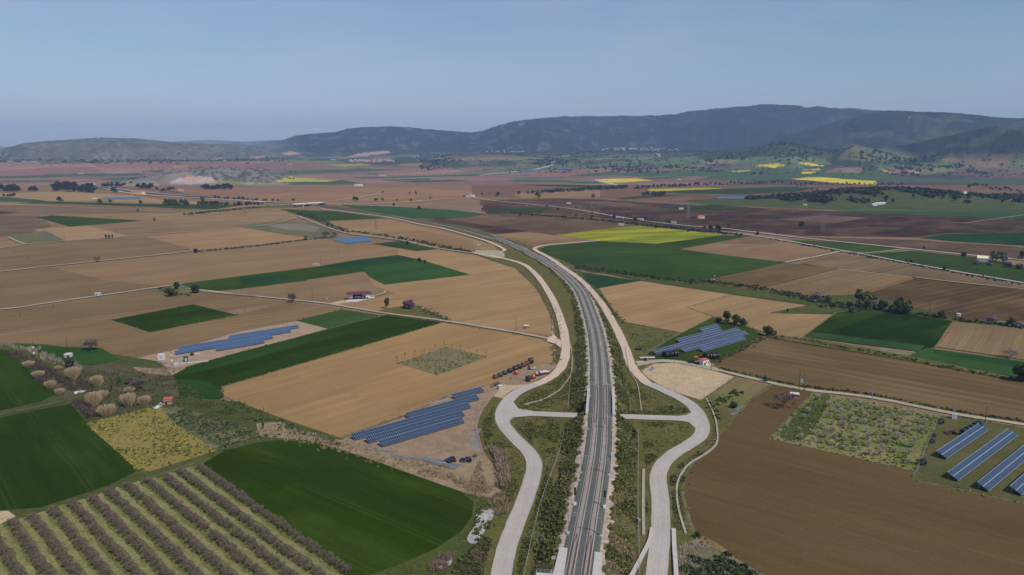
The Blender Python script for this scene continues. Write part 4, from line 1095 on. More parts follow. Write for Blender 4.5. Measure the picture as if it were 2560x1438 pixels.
for (x, y, sx, sy, h, lb) in ((1531, 1146, 1.2, 1.0, 2.0, "white trackside cabinet right of the tracks"), (1420, 1339, .7, .7, .9, "small pale trackside box left of the tracks"),
                          (1448, 1205, .6, .6, .7, "small white trackside box below the slope top, left of the tracks")):
    r = empty("trackside_cabinet", G(x, y, 5.5), 0, lb, "cabinet")
    m = MB(); m.box((0, 0, h / 2), (sx, sy, h)); m.build("body", M["white"], r)
    m = MB(); m.box((0, 0, h + .05), (sx + .15, sy + .15, .1)); m.build("lid", M["greybox"], r)
    m = MB(); m.box((0, -sy / 2 - .02, h * .5), (sx * .8, .03, h * .8)); m.build("door", M["greybox"], r)

def slab(name, px_pts, z, th, mat, label, cat, lift=0):
    P = [G(x, y, z) for x, y in px_pts]; c = Vector(P[0]); n = len(P)
    V = [tuple(Vector(p) - c) for p in P] + [tuple(Vector(p) - c - Vector((0, 0, th))) for p in P]
    ar = sum(V[i][0] * V[(i + 1) % n][1] - V[(i + 1) % n][0] * V[i][1] for i in range(n))
    Fc = [tuple(range(n)), tuple(range(n, 2 * n))[::-1]] + [(i, n + i, n + (i + 1) % n, (i + 1) % n) for i in range(n)]
    if ar < 0: Fc = [f[::-1] for f in Fc]
    o = mesh_obj(name, V, Fc, mat); o.location = c; return tag(o, label, cat)
slab("platform", [(1399, 1368), (1419, 1370), (1372, 1700), (1330, 1700), (1382, 1436)], 6.35, 1.2, M["concrete"], "left concrete platform slab end beside the tracks", "platform")
slab("platform", [(1487, 1379), (1506, 1382), (1488, 1700), (1448, 1700)], 6.35, 1.2, M["concrete"], "right concrete platform slab end beside the tracks", "platform")
wk = slab("walkway", [(1341, 1431), (1382, 1434), (1383, 1470), (1336, 1470)], 6.2, 1.0, M["concrete"], "concrete walkway corner with blue railing at the bottom edge", "walkway")
m = MB(); w0 = Vector(wk.location)
for (a, b_) in (((1341, 1431), (1382, 1434)), ((1341, 1431), (1336, 1470))):
    A, B = Vector(G(*a, 6.2)) - w0, Vector(G(*b_, 6.2)) - w0
    for i in range(5): q = A.lerp(B, i / 4); m.tube(q, q + Vector((0, 0, 1.1)), .035, n=5)
    for z in (.55, 1.1): m.tube(A + Vector((0, 0, z)), B + Vector((0, 0, z)), .03, n=5)
m.build("railing", M["bluewall"], wk)
# walls of the ramp at the bottom right
def wall(pts, wd, h, lab, mat="concrete"):
    o = ribbon("retaining_wall", pts, wd, M[mat], smooth=True, layer=1, thick=h, kind=None, label=lab, cat="wall"); return o
wall([(1629, 1326), (1623, 1358), (1602, 1400), (1582, 1438), (1555, 1490), (1500, 1600)], 1.1, 1.0, "curved pale concrete wall left of the road at the bottom")
wall([(1684, 1328), (1686, 1380), (1690, 1438), (1696, 1600)], 1.3, 1.0, "straight pale concrete wall right of the road at the bottom")
def low_wall(pts, lab): return ribbon("kerb_wall", pts, .35, M["concrete"], smooth=True, layer=1, thick=.6, kind=None, label=lab, cat="wall")


# wire fences: posts one by one, wires as a part
def fence(pts, lab, sp=3.0, h=1.6, z=0.0, mat="concrete", zf=None, world=False):
    P = [Vector(p) for p in pts] if world else [Vector(G(x, y, z)) for x, y in pts]
    P = [tuple(p) for p in P]
    L = sum(math.dist(a, b_) for a, b_ in zip(P, P[1:])); sp = max(sp, L / 95)
    R_ = resample(P, sp)
    root = empty("wire_fence", R_[0], 0, lab, "fence")
    b0 = Vector(R_[0]); m = MB(); m.box((0, 0, h / 2), (.14, .14, h)); pr = m.build("post", M[mat], root)
    for i, p in enumerate(R_):
        o = pr if i == 0 else pr.copy()
        if i: COL.objects.link(o)
        o.parent = root; o.location = Vector(p) - b0
    m = MB()
    for a, b_ in zip(R_, R_[1:]):
        for zz in (h * .35, h * .65, h * .97): m.tube(Vector(a) - b0 + Vector((0, 0, zz)), Vector(b_) - b0 + Vector((0, 0, zz)), .018, n=3, caps=False)
    m.build("wires", M["steel"], root)
fence([at_s(s, -16.4 + 1.0 * math.sin(s * .05)) [:2] + (.3,) for s in np.arange(s_of_y(1430), S_X - 14, 12)], "concrete post fence along the foot of the left embankment, below the underpass", world=True)
fence([at_s(s, 16.2 + .8 * math.sin(s * .04))[:2] + (.3,) for s in np.arange(s_of_y(1430), S_X - 14, 12)], "concrete post fence along the foot of the right embankment, below the underpass", world=True)
fence([at_s(s, -15.5)[:2] + (.3,) for s in np.arange(S_X + 14, S_X + 110, 12)], "concrete post fence along the foot of the left embankment, beyond the underpass", world=True)
fence([at_s(s, 14.0)[:2] + (.3,) for s in np.arange(S_X + 14, S_X + 60, 12)], "concrete post fence along the foot of the right embankment, beyond the underpass", world=True)
fence([(1228, 990), (1205, 1020), (1192, 1044), (1188, 1076), (1208, 1136), (1135, 1174), (1062, 1154), (1050, 1160), (939, 1123), (853, 1101)], "wire fence round the lower edge of the central solar site", mat="steel")
fence([(853, 1101), (880, 1085), (1015, 1038), (1115, 992), (1190, 966)], "wire fence between the central solar site and the tan field", mat="steel")
fence([(2350, 1040), (2283, 1200)], "wire fence between the sparse orchard and the right solar site", mat="steel")
fence([(1617, 886), (1700, 836), (1782, 795)], "wire fence left of the solar site beside the right road", mat="steel")
fence([(334, 897), (447, 873), (600, 829), (742, 803)], "wire fence behind the left solar site", mat="steel")
fence([(1775, 992), (1840, 1036), (1880, 1000), (1925, 965)], "dark wire fence between the striped plot and the brown field", mat="wood")
# ---------------------------------------------------------------- solar arrays
def sc_at(y, z=0.0):                                 # photo pixels per metre at ground row y
    v = (y - CY) / F; return F * (SP + v * CP) / (CAMZ - z)
PB, PBL, PV = (.012, .026, .055), (.020, .058, .135), (.020, .028, .075)
def solar_row(a, b_, label, group, color, Ls=3.7, tilt=26, stripe=False, zf=.7, rz=40.2, L=None, z0=0.0):
    A = G(a[0], a[1], zf + z0) if z0 is not None else hit(*a); A = (A[0], A[1], z0 or (A[2] if z0 is None else 0))
    if L is None:
        B = G(b_[0], b_[1], zf + z0); L = math.dist(A[:2], B[:2])
    r = empty("solar_panel_row", A, R(rz), label, "solar panels", group)
    t = R(tilt); n = max(4, int(round(L))); c, s = math.cos(t), math.sin(t)
    V, Fc, UV = [], [], []
    th = .06
    for (x, q, up) in ((0, 0, 0), (L, 0, 0), (L, Ls, 0), (0, Ls, 0), (0, 0, 1), (L, 0, 1), (L, Ls, 1), (0, Ls, 1)):
        V.append((x, q * c - up * th * s * -1 * -1, zf + q * s + up * th * c))
    Fc = [(0, 3, 2, 1), (4, 5, 6, 7), (0, 1, 5, 4), (1, 2, 6, 5), (2, 3, 7, 6), (3, 0, 4, 7)]
    o = mesh_obj("panel_table", V, Fc, M["panel"], r, color=color)
    uvl = o.data.uv_layers.new(name="UVMap")
    uvm = {0: (0, 0), 1: (n, 0), 2: (n, 2), 3: (0, 2), 4: (0, 0), 5: (n, 0), 6: (n, 2), 7: (0, 2)}
    for p in o.data.polygons:
        for li in p.loop_indices:
            uvl.data[li].uv = uvm[o.data.loops[li].vertex_index] if p.index in (0, 1) else (.5, .5)
    m = MB()
    for q in ((0.0, Ls / 2, Ls) if stripe else (0.0, Ls)):
        m.box((L / 2, q * c, zf + q * s + .07), (L, .07 if q not in (Ls / 2,) else .14, .06), rx=t)
    m.build("edge_rail", M["greybox"] if stripe else M["steel"], r)
    k = max(2, min(24, int(L / 5)))
    for yy, hh in ((.5, zf + .5 * s), (Ls * c - .5, zf + (Ls - .5) * s)):
        mb = MB(); mb.box((0, 0, hh / 2 - .05), (.12, .12, hh)); pr = mb.build("leg", M["steel"], r)
        for i in range(k):
            q = pr if i == 0 else pr.copy()
            if i: COL.objects.link(q)
            q.parent = r; q.location = (.6 + (L - 1.2) * i / (k - 1), yy, 0)
    return r
g = "solar panel rows of the central solar site"
for a, b_, l in (((1138, 998), (1217, 981), "shortest, topmost"), ((1023, 1046), (1202, 999), "second from the top"), ((887, 1100), (1182, 1020), "longest, third from the top"),
                 ((922, 1108), (1167, 1041), "fourth from the top"), ((956, 1117), (1166, 1058), "front, lowest")):
    solar_row(a, b_, "%s solar panel row of the central site, below the tan field" % l, g, PB)
g = "solar panel rows of the left solar site"
for a, b_, l in (((575, 847), (751, 820), "hindmost blue"), ((451, 875), (732, 831), "second blue"), ((440, 886), (683, 845), "third blue"), ((543, 877), (663, 857), "front, shortest blue")):
    solar_row(a, b_, "%s solar panel row of the left site, behind the long green strip" % l, g, PBL, Ls=3.2)
g = "solar panel rows of the site right of the railway"
for a, b_, l in (((1757, 830), (1806, 819), "shortest, hindmost"), ((1700, 857), (1809, 828), "second from the back"), ((1641, 886), (1849, 826), "longest, middle"),
                 ((1712, 881), (1866, 834), "fourth from the back"), ((1758, 880), (1862, 847), "front, nearest the hut")):
    solar_row(a, b_, "%s solar panel row on the green plot right of the railway" % l, g, PV, stripe=True)
g = "solar panel rows of the right-hand solar site"
for a, b_, l in (((2367, 1147), (2474, 1076), "short row in front of the dark pipe coils"), ((2396, 1202), (2550, 1090), "long middle row"), ((2472, 1228), (2610, 1128), "third row, cut by the right edge of the photo"),
                 ((2555, 1238), (2690, 1142), "only a corner showing at the photo's right edge")):
    solar_row(a, b_, "blue solar panels on olive grass, %s" % l, g, (.012, .032, .068), Ls=4.4, stripe=True)
g = "rows of the small bright blue solar site"
for a, b_, l in (((836, 602), (905, 593), "hind"), ((846, 605), (930, 600), "middle"), ((862, 609), (935, 604), "front")):
    solar_row(a, b_, "%s row of the small bright blue solar site by the farm road" % l, g, (.035, .095, .21), Ls=5)
g = "distant blue solar rows on the plain"
for a, L, l in (((256, 499), 90, "thin blue solar row on the tan fields by the railway station"), ((1794, 497), 80, "left distant solar row on the dark fields of the right plain"),
                ((1830, 499), 60, "right distant solar row on the dark fields of the right plain"), ((2100, 497), 90, "distant solar row left of the wooded knoll")):
    solar_row(a, None, l, g, (.04, .09, .19), Ls=14, rz=8, L=L, tilt=20, zf=.5)
for (a, L, l) in (((1800, 418), 230, "far blue solar field under the foothills, near yellow rape"), ((2100, 418), 200, "far blue solar field in the valley left of the hamlet"),
                  ((1385, 424), 110, "far blue solar field on red soil by the winding track"), ((1300, 428), 130, "far bluish solar field on red soil at the foot of the pasture hill")):
    P = hit(*a)
    if P is None: continue
    r = empty("solar_field", P, 0, l, "solar panels", "far solar fields")
    m = MB()
    for k in range(8): m.box((L / 2, k * 22, 3.5), (L, 17, .3), rx=R(16))
    m.build("panel_table", plain("far_panels%d" % a[0], (.06, .11, .22), .4), r)
    m = MB()
    for k in range(8):
        for q in (.1, .5, .9): m.box((L * q, k * 22, .6), (.5, .5, 5.0))
    m.build("leg", M["steel"], r)

# ---------------------------------------------------------------- vegetation
def leaf_cloud(n, blobs, size, seed, flat=1.0, shell=.55):
    g_ = np.random.default_rng(seed)
    wts = np.array([b[3] ** 2 for b in blobs]); wts = wts / wts.sum()
    bi = g_.choice(len(blobs), n, p=wts); B = np.array(blobs)[bi]
    d = g_.normal(size=(n, 3)); d /= np.linalg.norm(d, axis=1)[:, None]
    r = (shell + (1 - shell) * g_.random(n)) ** .7
    Cn = B[:, :3] + d * (r * B[:, 3])[:, None] * np.array([1, 1, flat])
    t1 = g_.normal(size=(n, 3)); t1 /= np.linalg.norm(t1, axis=1)[:, None]
    nn = d + .9 * g_.normal(size=(n, 3)); nn /= np.linalg.norm(nn, axis=1)[:, None]
    u = np.cross(nn, t1); u /= np.linalg.norm(u, axis=1)[:, None] + 1e-9; v = np.cross(nn, u)
    sz = size * (.6 + .8 * g_.random(n)); u *= sz[:, None] * .5; v *= sz[:, None] * .5
    V = np.stack([Cn - u - v, Cn + u - v, Cn + u + v, Cn - u + v], 1).reshape(-1, 3)
    return V, np.arange(4 * n).reshape(-1, 4)
def strips(P0, P1, w0, w1, g_):
    d = P1 - P0; L = np.linalg.norm(d, axis=1)[:, None] + 1e-9
    s = np.cross(d / L, g_.normal(size=P0.shape)); s /= np.linalg.norm(s, axis=1)[:, None] + 1e-9
    V = np.stack([P0 - s * w0, P0 + s * w0, P1 + s * w1, P1 - s * w1], 1).reshape(-1, 3)
    return V, np.arange(len(V)).reshape(-1, 4)
def branches(levels, g_, start, length, r0, spread=.7, up=.25, kids=4):
    P0, P1, W = [], [], []
    cur = [(np.array(s, float), np.array(d, float), l, r) for s, d, l, r in start]
    for lv in range(levels):
        nxt = []
        for p, d, l, r in cur:
            q = p + d * l; P0.append(p); P1.append(q); W.append((r, r * .6))
            if lv < levels - 1:
                for _ in range(kids):
                    nd = d + spread * g_.normal(size=3); nd[2] += up; nd /= np.linalg.norm(nd)
                    f = g_.uniform(.45, 1.0); nxt.append((p + d * l * f, nd, l * g_.uniform(.55, .8), r * .5))
        cur = nxt
    W = np.array(W); return np.array(P0), np.array(P1), W[:, :1], W[:, 1:]
LIB = {}
def base_tree(key, name, blobs, n, leaf, col, cat, seed=1, flat=1.0, trunk=(0.28, 3.0), part_="crown", mat="leaf"):
    r = empty(name, (0, 0, -500), 0, "tree", cat)
    V, Q = leaf_cloud(n, blobs, leaf, seed, flat); np_mesh(part_, V, Q, M[mat], r, col)
    if trunk:
        m = MB(); m.tube((0, 0, -.4), (0, 0, trunk[1] * .6), trunk[0], trunk[0] * .7, 7); m.tube((0, 0, trunk[1] * .6), (.3, .2, trunk[1] * 1.15), trunk[0] * .7, trunk[0] * .4, 6)
        m.tube((0, 0, trunk[1] * .55), (-.9, .5, trunk[1] * 1.2), trunk[0] * .5, trunk[0] * .25, 5); m.build("trunk", M["bark"], r)
    LIB[key] = [r, False]
def blob_set(seed, n, H, Wd, z0, rr):
    g_ = random.Random(seed); out = []
    for _ in range(n):
        a = g_.uniform(0, 6.28); q = g_.random() ** .6; z = z0 + (H - z0) * g_.uniform(.15, .92)
        env = math.sin(math.pi * min(.97, max(.12, (z - z0) / (H - z0)))) ** .6
        rd = rr * g_.uniform(.7, 1.25)
        out.append((math.cos(a) * q * (Wd / 2 - rd * .6) * env, math.sin(a) * q * (Wd / 2 - rd * .6) * env, z, rd))
    return out
LEAFG, LEAFD, LEAFO, LEAFB = (.060, .085, .022), (.028, .045, .018), (.085, .090, .034), (.045, .105, .012)
base_tree("round", "broadleaf_tree", blob_set(3, 13, 9.5, 9, 1.2, 1.9), 1500, .55, LEAFG, "tree", 5)
base_tree("round2", "broadleaf_tree", blob_set(9, 11, 8.5, 11, .8, 1.8), 1400, .55, LEAFO, "tree", 6)
base_tree("tall", "broadleaf_tree", blob_set(4, 12, 12, 6, 1.2, 1.7), 1200, .55, LEAFG, "tree", 7)
base_tree("bush", "shrub", blob_set(5, 8, 3.4, 4.4, .1, 1.0), 500, .38, LEAFG, "shrub", 8, trunk=(.1, 1.0))
base_tree("far", "broadleaf_tree", blob_set(6, 8, 10, 9, .3, 2.3), 260, 1.3, LEAFD, "tree", 9, trunk=(.4, 3))
base_tree("far2", "broadleaf_tree", blob_set(16, 7, 10, 12, .2, 2.4), 240, 1.4, LEAFD, "tree", 10, trunk=(.4, 3))
def twig_tree(key, name, H, seed, col, w=.05, start=None, levels=4, kids=5, spread=.6, cat="tree", up=.2):
    g_ = np.random.default_rng(seed); r = empty(name, (0, 0, -500), 0, "tree", cat)
    start = start or [((0, 0, H * .2), (math.cos(a) * .55, math.sin(a) * .55, .75), H * .33, .13) for a in (.3, 1.6, 2.9, 4.1, 5.3)]
    P0, P1, W0, W1 = branches(levels, g_, start, 0, 0, spread, up, kids)
    V, Q = strips(P0, P1, np.maximum(W0, w), np.maximum(W1, w * .7), g_)
    V2, Q2 = strips(P0[:60], P1[:60], W0[:60], W1[:60], g_)
    np_mesh("crown", V, Q, M["twig"], r, col)
    m = MB(); m.tube((0, 0, -.3), (0, 0, H * .22), H * .028, H * .022, 7)
    for s, d, l, rr in start: m.tube(s, tuple(np.array(s) + np.array(d) * l), rr, rr * .55, 5, caps=False)
    m.build("trunk", M["bark"], r)
    LIB[key] = [r, False]
twig_tree("bare", "bare_tree", 8.0, 3, (.17, .135, .11), .045, levels=5, kids=4)
twig_tree("bare2", "bare_tree", 8.0, 8, (.21, .165, .14), .05, levels=4, kids=7, spread=.75)
st = [((0, 0, .5), (math.cos(a) * .62, math.sin(a) * .62, .8), 1.25, .06) for a in np.linspace(0, 5.6, 7)]
for q, sd in (("orch1", 21), ("orch2", 22), ("orch3", 23)):
    twig_tree(q, "orchard_tree", 3.4, sd, (.185, .142, .108), .03, start=st, levels=4, kids=5, spread=.55, up=.12)
st = [((0, 0, .6), (math.cos(a) * .5, math.sin(a) * .5, .85), 1.0, .05) for a in np.linspace(0, 5.2, 6)]
twig_tree("orchs", "small_fruit_tree", 3.0, 31, (.50, .43, .35), .022, start=st, levels=4, kids=5, spread=.5, up=.3)
twig_tree("orchs2", "small_fruit_tree", 3.0, 32, (.42, .36, .29), .022, start=st, levels=4, kids=5, spread=.55, up=.3)
st = [((0, 0, .5), (.1 * k, .12 * (-1) ** k, 1), 1.4, .03) for k in range(3)]
twig_tree("sapling", "sapling", 3.2, 41, (.22, .17, .13), .022, start=st, levels=3, kids=4, spread=.3, up=.5)
def reed(key, seed, n=1500, W_=6.5, H=5.2, col=(.42, .315, .19)):
    g_ = np.random.default_rng(seed); r = empty("reed_clump", (0, 0, -500), 0, "reeds", "reeds")
    a = g_.random(n) * 6.283; q = g_.random(n) ** .5
    x0, y0 = np.cos(a) * q * W_ * .34, np.sin(a) * q * W_ * .34
    P0 = np.stack([x0, y0, np.zeros(n)], 1); out_ = 1.35 + .35 * g_.random(n)
    P1 = np.stack([x0 * (out_ + .25) + g_.normal(size=n) * .5, y0 * (out_ + .25) + g_.normal(size=n) * .5, H * (.5 + .6 * g_.random(n) ** .7) * (1 - .12 * q ** 2)], 1)
    V, Q = strips(P0, P1, np.full((n, 1), .055), np.full((n, 1), .06), g_)
    np_mesh("blades", V, Q, M["twig"], r, col)
    n2 = 500; a = g_.random(n2) * 6.283; q = g_.random(n2) ** .5
    P0 = np.stack([np.cos(a) * q * W_ * .36, np.sin(a) * q * W_ * .36, np.zeros(n2)], 1)
    P1 = P0 + np.stack([g_.normal(size=n2) * .3, g_.normal(size=n2) * .3, 1.0 + g_.random(n2)], 1)
    V, Q = strips(P0, P1, np.full((n2, 1), .08), np.full((n2, 1), .05), g_); np_mesh("undergrowth", V, Q, M["twig"], r, (.12, .085, .06))
    LIB[key] = [r, False]
reed("reed", 51); reed("reed2", 52, 1300, 7.5, 4.6)

PROTO_H = dict(round=9.8, round2=8.8, tall=12.2, bush=3.5, far=10.0, far2=10.0, bare=8.3, bare2=8.0, orch1=3.4, orch2=3.4, orch3=3.4, orchs=3.0, orchs2=3.0, sapling=3.6, reed=5.2, reed2=4.7)
def put(key, loc, height, label, cat=None, group=None, color=None, wide=1.0):
    r, used = LIB[key]; s = height / PROTO_H[key]; rz = random.uniform(0, 6.28)
    return _put(key, r, used, loc, rz, s, wide, label, cat, group, color)
def _put(key, r, used, loc, rz, s, wide, label, cat, group, color):
    if not used:
        LIB[key][1] = True
        r.location = loc; r.rotation_euler = (0, 0, rz); r.scale = (s * wide, s * wide, s); r["label"] = label
        if cat: r["category"] = cat
        if group: r["group"] = group
        if color:
            for ch in r.children:
                if ch.name.split(".")[0] in ("crown", "blades"): ch.color = (*color, 1)
        return r
    return copy_tree(r, loc, rz, (s * wide, s * wide, s), label, group, color, cat)
def tree(key, x, y, hpx, label, cat=None, group=None, color=None, wide=1.0):
    P = G(x, y) if y > 463 else hit(x, y)
    if P is None: return
    d = math.hypot(P[0], P[1]); s = F / (P[1] * CP + (CAMZ - P[2]) * SP)
    return put(key, P, hpx / s * 1.04, label, cat, group, color, wide)

# tufts: many small clumps of leaves as one mass
def tufts(name, P, sizes, color, label, cat, nq=8, mat="leaf", flat=.75, lift=.25, blade=False, seed=0):
    g_ = np.random.default_rng(seed + 5); n = len(P)
    if n == 0: return
    P = np.asarray(P, float); sizes = np.asarray(sizes, float)
    d = g_.normal(size=(n, nq, 3)); d /= np.linalg.norm(d, axis=2)[..., None]; d[..., 2] = np.abs(d[..., 2])
    if blade:
        base = P[:, None, :] + d * np.array([.35, .35, 0]) * sizes[:, None, None]
        top = base + (d * np.array([.35, .35, 0]) + np.array([0, 0, 1.0]) * (.6 + .5 * g_.random((n, nq, 1)))) * sizes[:, None, None]
        V, Q = strips(base.reshape(-1, 3), top.reshape(-1, 3), np.repeat(sizes, nq)[:, None] * .05, np.repeat(sizes, nq)[:, None] * .035, g_)
    else:
        Cn = (P[:, None, :] + (d * (.35 + .35 * g_.random((n, nq, 1))) * np.array([1, 1, flat]) + np.array([0, 0, lift])) * sizes[:, None, None]).reshape(-1, 3)
        nn = d.reshape(-1, 3) + .8 * g_.normal(size=(n * nq, 3)); nn /= np.linalg.norm(nn, axis=1)[:, None]
        u = np.cross(nn, g_.normal(size=nn.shape)); u /= np.linalg.norm(u, axis=1)[:, None] + 1e-9; v = np.cross(nn, u)
        sz = (np.repeat(sizes, nq) * (.3 + .3 * g_.random(n * nq)))[:, None] * .62
        V = np.stack([Cn - u * sz - v * sz, Cn + u * sz - v * sz, Cn + u * sz + v * sz, Cn - u * sz + v * sz], 1).reshape(-1, 3); Q = np.arange(len(V)).reshape(-1, 4)
    o = np_mesh(name, V, Q, M[mat], None, color)
    return tag(o, label, cat, None, "stuff")
def scatter_poly(poly, n, seed=0, keep=None):
    g_ = np.random.default_rng(seed + 77); W_ = np.array([G(*p)[:2] for p in poly]); lo, hi = W_.min(0), W_.max(0)
    out_ = np.zeros((0, 2))
    while len(out_) < n:
        q = lo + (hi - lo) * g_.random((n * 2, 2)); out_ = np.concatenate([out_, q[inside(q[:, 0], q[:, 1], W_.tolist())]])
    out_ = out_[:n]
    if keep:
        f = fbm(out_[:, 0] / keep[0], out_[:, 1] / keep[0], 3, 5 + seed); out_ = out_[f > keep[1]]
    out_ = out_[off_road(out_, 4.4)]
    return np.concatenate([out_, np.zeros((len(out_), 1))], 1)
def scatter_line(px_pts, width, dens, seed=0, smooth=True):
    g_ = np.random.default_rng(seed + 177)
    P = [G(*p)[:2] for p in (smooth_px(px_pts, closed=False) if smooth else px_pts)]
    out_ = []
    for a, b_ in zip(P, P[1:]):
        L = math.dist(a, b_); n = int(g_.poisson(max(.01, L * dens)))
        t = g_.random(n); o = g_.normal(size=n) * width * .33
        nx, ny = -(b_[1] - a[1]) / (L + 1e-9), (b_[0] - a[0]) / (L + 1e-9)
        out_.append(np.stack([a[0] + (b_[0] - a[0]) * t + nx * o, a[1] + (b_[1] - a[1]) * t + ny * o, np.zeros(n)], 1))
    return np.concatenate(out_)
def rs(n, a, b_, seed=3): return a + (b_ - a) * np.random.default_rng(seed).random(n) ** 1.6

# scrub on the embankment slopes
for sd, lb in ((-1, "left"), (1, "right")):
    g_ = np.random.default_rng(40 + sd); P, S = [], []
    for (a, b_, n) in ((0, S_X - OPEN - 1, 5600), (S_X + OPEN + 1, S_X + 220, 3600), (S_X + 220, S_X + 700, 2600)):
        ss = a + (b_ - a) * g_.random(n); tt = g_.random(n) * (1.0 if sd > 0 else 1.05)
        for s, t in zip(ss, tt):
            z = at_s(s)[2]; r = wsl(s, z, sd); o_ = 5.3 + min(2.0, r * .7) + r * t
            hz = max(0, (z - .75) * (1 - t)); P.append(at_s(s, sd * o_)[:2] + (hz,))
            S.append(.38 + .9 * g_.random() ** 2.2)
    P = np.array(P); S = np.array(S); kk = off_road(P, 4.4); P, S = P[kk], S[kk]; f = fbm(P[:, 0] / 7, P[:, 1] / 7, 3, 60 + sd)
    k = f > .42
    tufts("scrub", P[k][::2], S[k][::2], (.078, .086, .022), "dark green scrub covering the %s embankment slope" % lb, "scrub", 9, seed=1 + sd)
    tufts("scrub", P[k][1::2], S[k][1::2] * .9, (.125, .12, .036), "lighter green scrub dotted over the %s embankment slope" % lb, "scrub", 8, seed=11 + sd)
    k2 = (f <= .45)
    tufts("dry_weeds", P[k2], S[k2] * .7, (.19, .15, .085), "dry straw weeds on the %s embankment slope" % lb, "weeds", 7, seed=21 + sd)
# verge shrubs between the roads and the railway
def veg(poly, n, sz, col, label, cat="shrubs", keep=(9, .48), seed=0, nq=8, blade=False, name="scrub"):
    P = scatter_poly(poly, n, seed, keep); tufts(name, P, rs(len(P), *sz, seed), col, label, cat, nq, seed=seed, blade=blade, mat="twig" if blade else "leaf")
ISL = [([(1290, 1018), (1330, 985), (1400, 940), (1425, 900), (1440, 960), (1462, 1010), (1440, 1034), (1310, 1030)], "grassy island above the left cross road"),
       ([(1275, 1062), (1290, 1048), (1400, 1044), (1398, 1100), (1375, 1180), (1350, 1230), (1345, 1140), (1300, 1100)], "grassy island below the left cross road"),
       ([(1565, 975), (1620, 975), (1700, 1005), (1720, 1030), (1700, 1038), (1560, 1038)], "grassy island above the right cross road"),
       ([(1600, 1056), (1710, 1058), (1735, 1075), (1700, 1110), (1650, 1150), (1630, 1200), (1615, 1170)], "grassy island below the right cross road"),
       ([(1205, 1060), (1240, 1010), (1235, 1050), (1255, 1090), (1300, 1130), (1318, 1160), (1300, 1240), (1265, 1260), (1262, 1180), (1215, 1135)], "verge left of the left road"),
       ([(1365, 1190), (1380, 1200), (1340, 1330), (1300, 1440), (1290, 1400), (1330, 1280)], "verge right of the left road"),
       ([(1625, 1200), (1645, 1250), (1650, 1320), (1620, 1330), (1616, 1250)], "narrow verge left of the right road"),
       ([(1670, 1200), (1700, 1160), (1760, 1120), (1785, 1060), (1795, 1100), (1720, 1170), (1700, 1240), (1720, 1330), (1680, 1325)], "verge right of the right road")]
for i, (pl, lb) in enumerate(ISL):
    veg(pl, 1700, (.3, .95), (.080, .090, .022), "dark low shrubs on the " + lb, seed=60 + i, keep=(13, .52))
    veg(pl, 1100, (.25, .7), (.10, .105, .03), "yellow green grass tufts on the " + lb, "grass", seed=80 + i, keep=(8, .35), nq=6, name="grass")
    veg(pl, 300, (.25, .6), (.22, .175, .105), "dry weed tufts on the " + lb, "weeds", seed=90 + i, keep=(5, .4), nq=6, name="dry_weeds")
veg([(1700, 1370), (1745, 1350), (1840, 1402), (1900, 1445), (1700, 1445)], 1100, (.5, 1.3), (.42, .36, .28), "dry brown brambles in the bottom corner right of the road", "brambles", (9, .35), 130, 10, True, "brambles")
veg([(1700, 1370), (1745, 1350), (1840, 1402), (1900, 1445), (1700, 1445)], 500, (.8, 2.0), (.045, .065, .02), "green bushes in the bottom corner right of the road", "shrubs", (8, .5), 131)
veg([(1130, 1440), (1150, 1400), (1190, 1365), (1240, 1315), (1215, 1400), (1205, 1440)], 500, (.5, 1.3), (.075, .08, .028), "shrubs on the rough ground left of the road at the bottom", "shrubs", (8, .45), 132)
veg([(1060, 1440), (1100, 1390), (1180, 1360), (1210, 1380), (1205, 1440)], 700, (.6, 1.6), (.22, .15, .11), "russet dry weeds beside the pale rubble at the bottom", "weeds", (8, .45), 133, 9, True, "dry_weeds")
veg([(1225, 1260), (1200, 1150), (1170, 1215), (1130, 1195), (1180, 1240)], 500, (.5, 1.0), (.30, .22, .14), "dry reeds at the corner of the dark green field", "reeds", (9, .3), 134, 9, True, "reeds")
# reeds along the band below the solar site
for i, (ln, wd, de, sz, col, lb) in enumerate((
        ([(660, 1072), (740, 1088), (800, 1108)], 9, 3.6, (.8, 1.7), (.36, .28, .19), "pale dry reeds at the left end of the band below the tan field"),
        ([(800, 1102), (900, 1132), (1000, 1160), (1100, 1192)], 9, 4.2, (.7, 1.5), (.34, .245, .14), "pale dry reeds between the solar site and the dark green field"),
        ([(1060, 1178), (1140, 1200), (1230, 1232)], 7, 4.0, (.7, 1.5), (.33, .225, .14), "pink brown reeds at the right end of the band"),
        ([(1230, 1125), (1250, 1155), (1258, 1200), (1258, 1225)], 2.5, 7, (1.6, 3.0), (.29, .22, .155), "tall narrow hedge of dry reeds beside the left road"),
        ([(1240, 1240), (1262, 1260), (1250, 1290)], 6, 3, (1.0, 2.2), (.27, .20, .14), "dry reeds on the verge beside the left road"),
        ([(0, 862), (60, 875), (100, 888), (150, 910), (200, 930)], 6, 1.6, (1.2, 2.4), (.30, .245, .19), "pale grey brown reeds running down from the left edge"),
        ([(350, 930), (400, 928), (425, 935)], 8, 2.0, (1.0, 1.8), (.26, .20, .155), "low mauve grey reeds in front of the left solar site"))):
    P = scatter_line(ln, wd, de, 200 + i); tufts("reeds", P, rs(len(P), *sz, i), col, lb, "reeds", 12, mat="twig", blade=True, seed=200 + i)
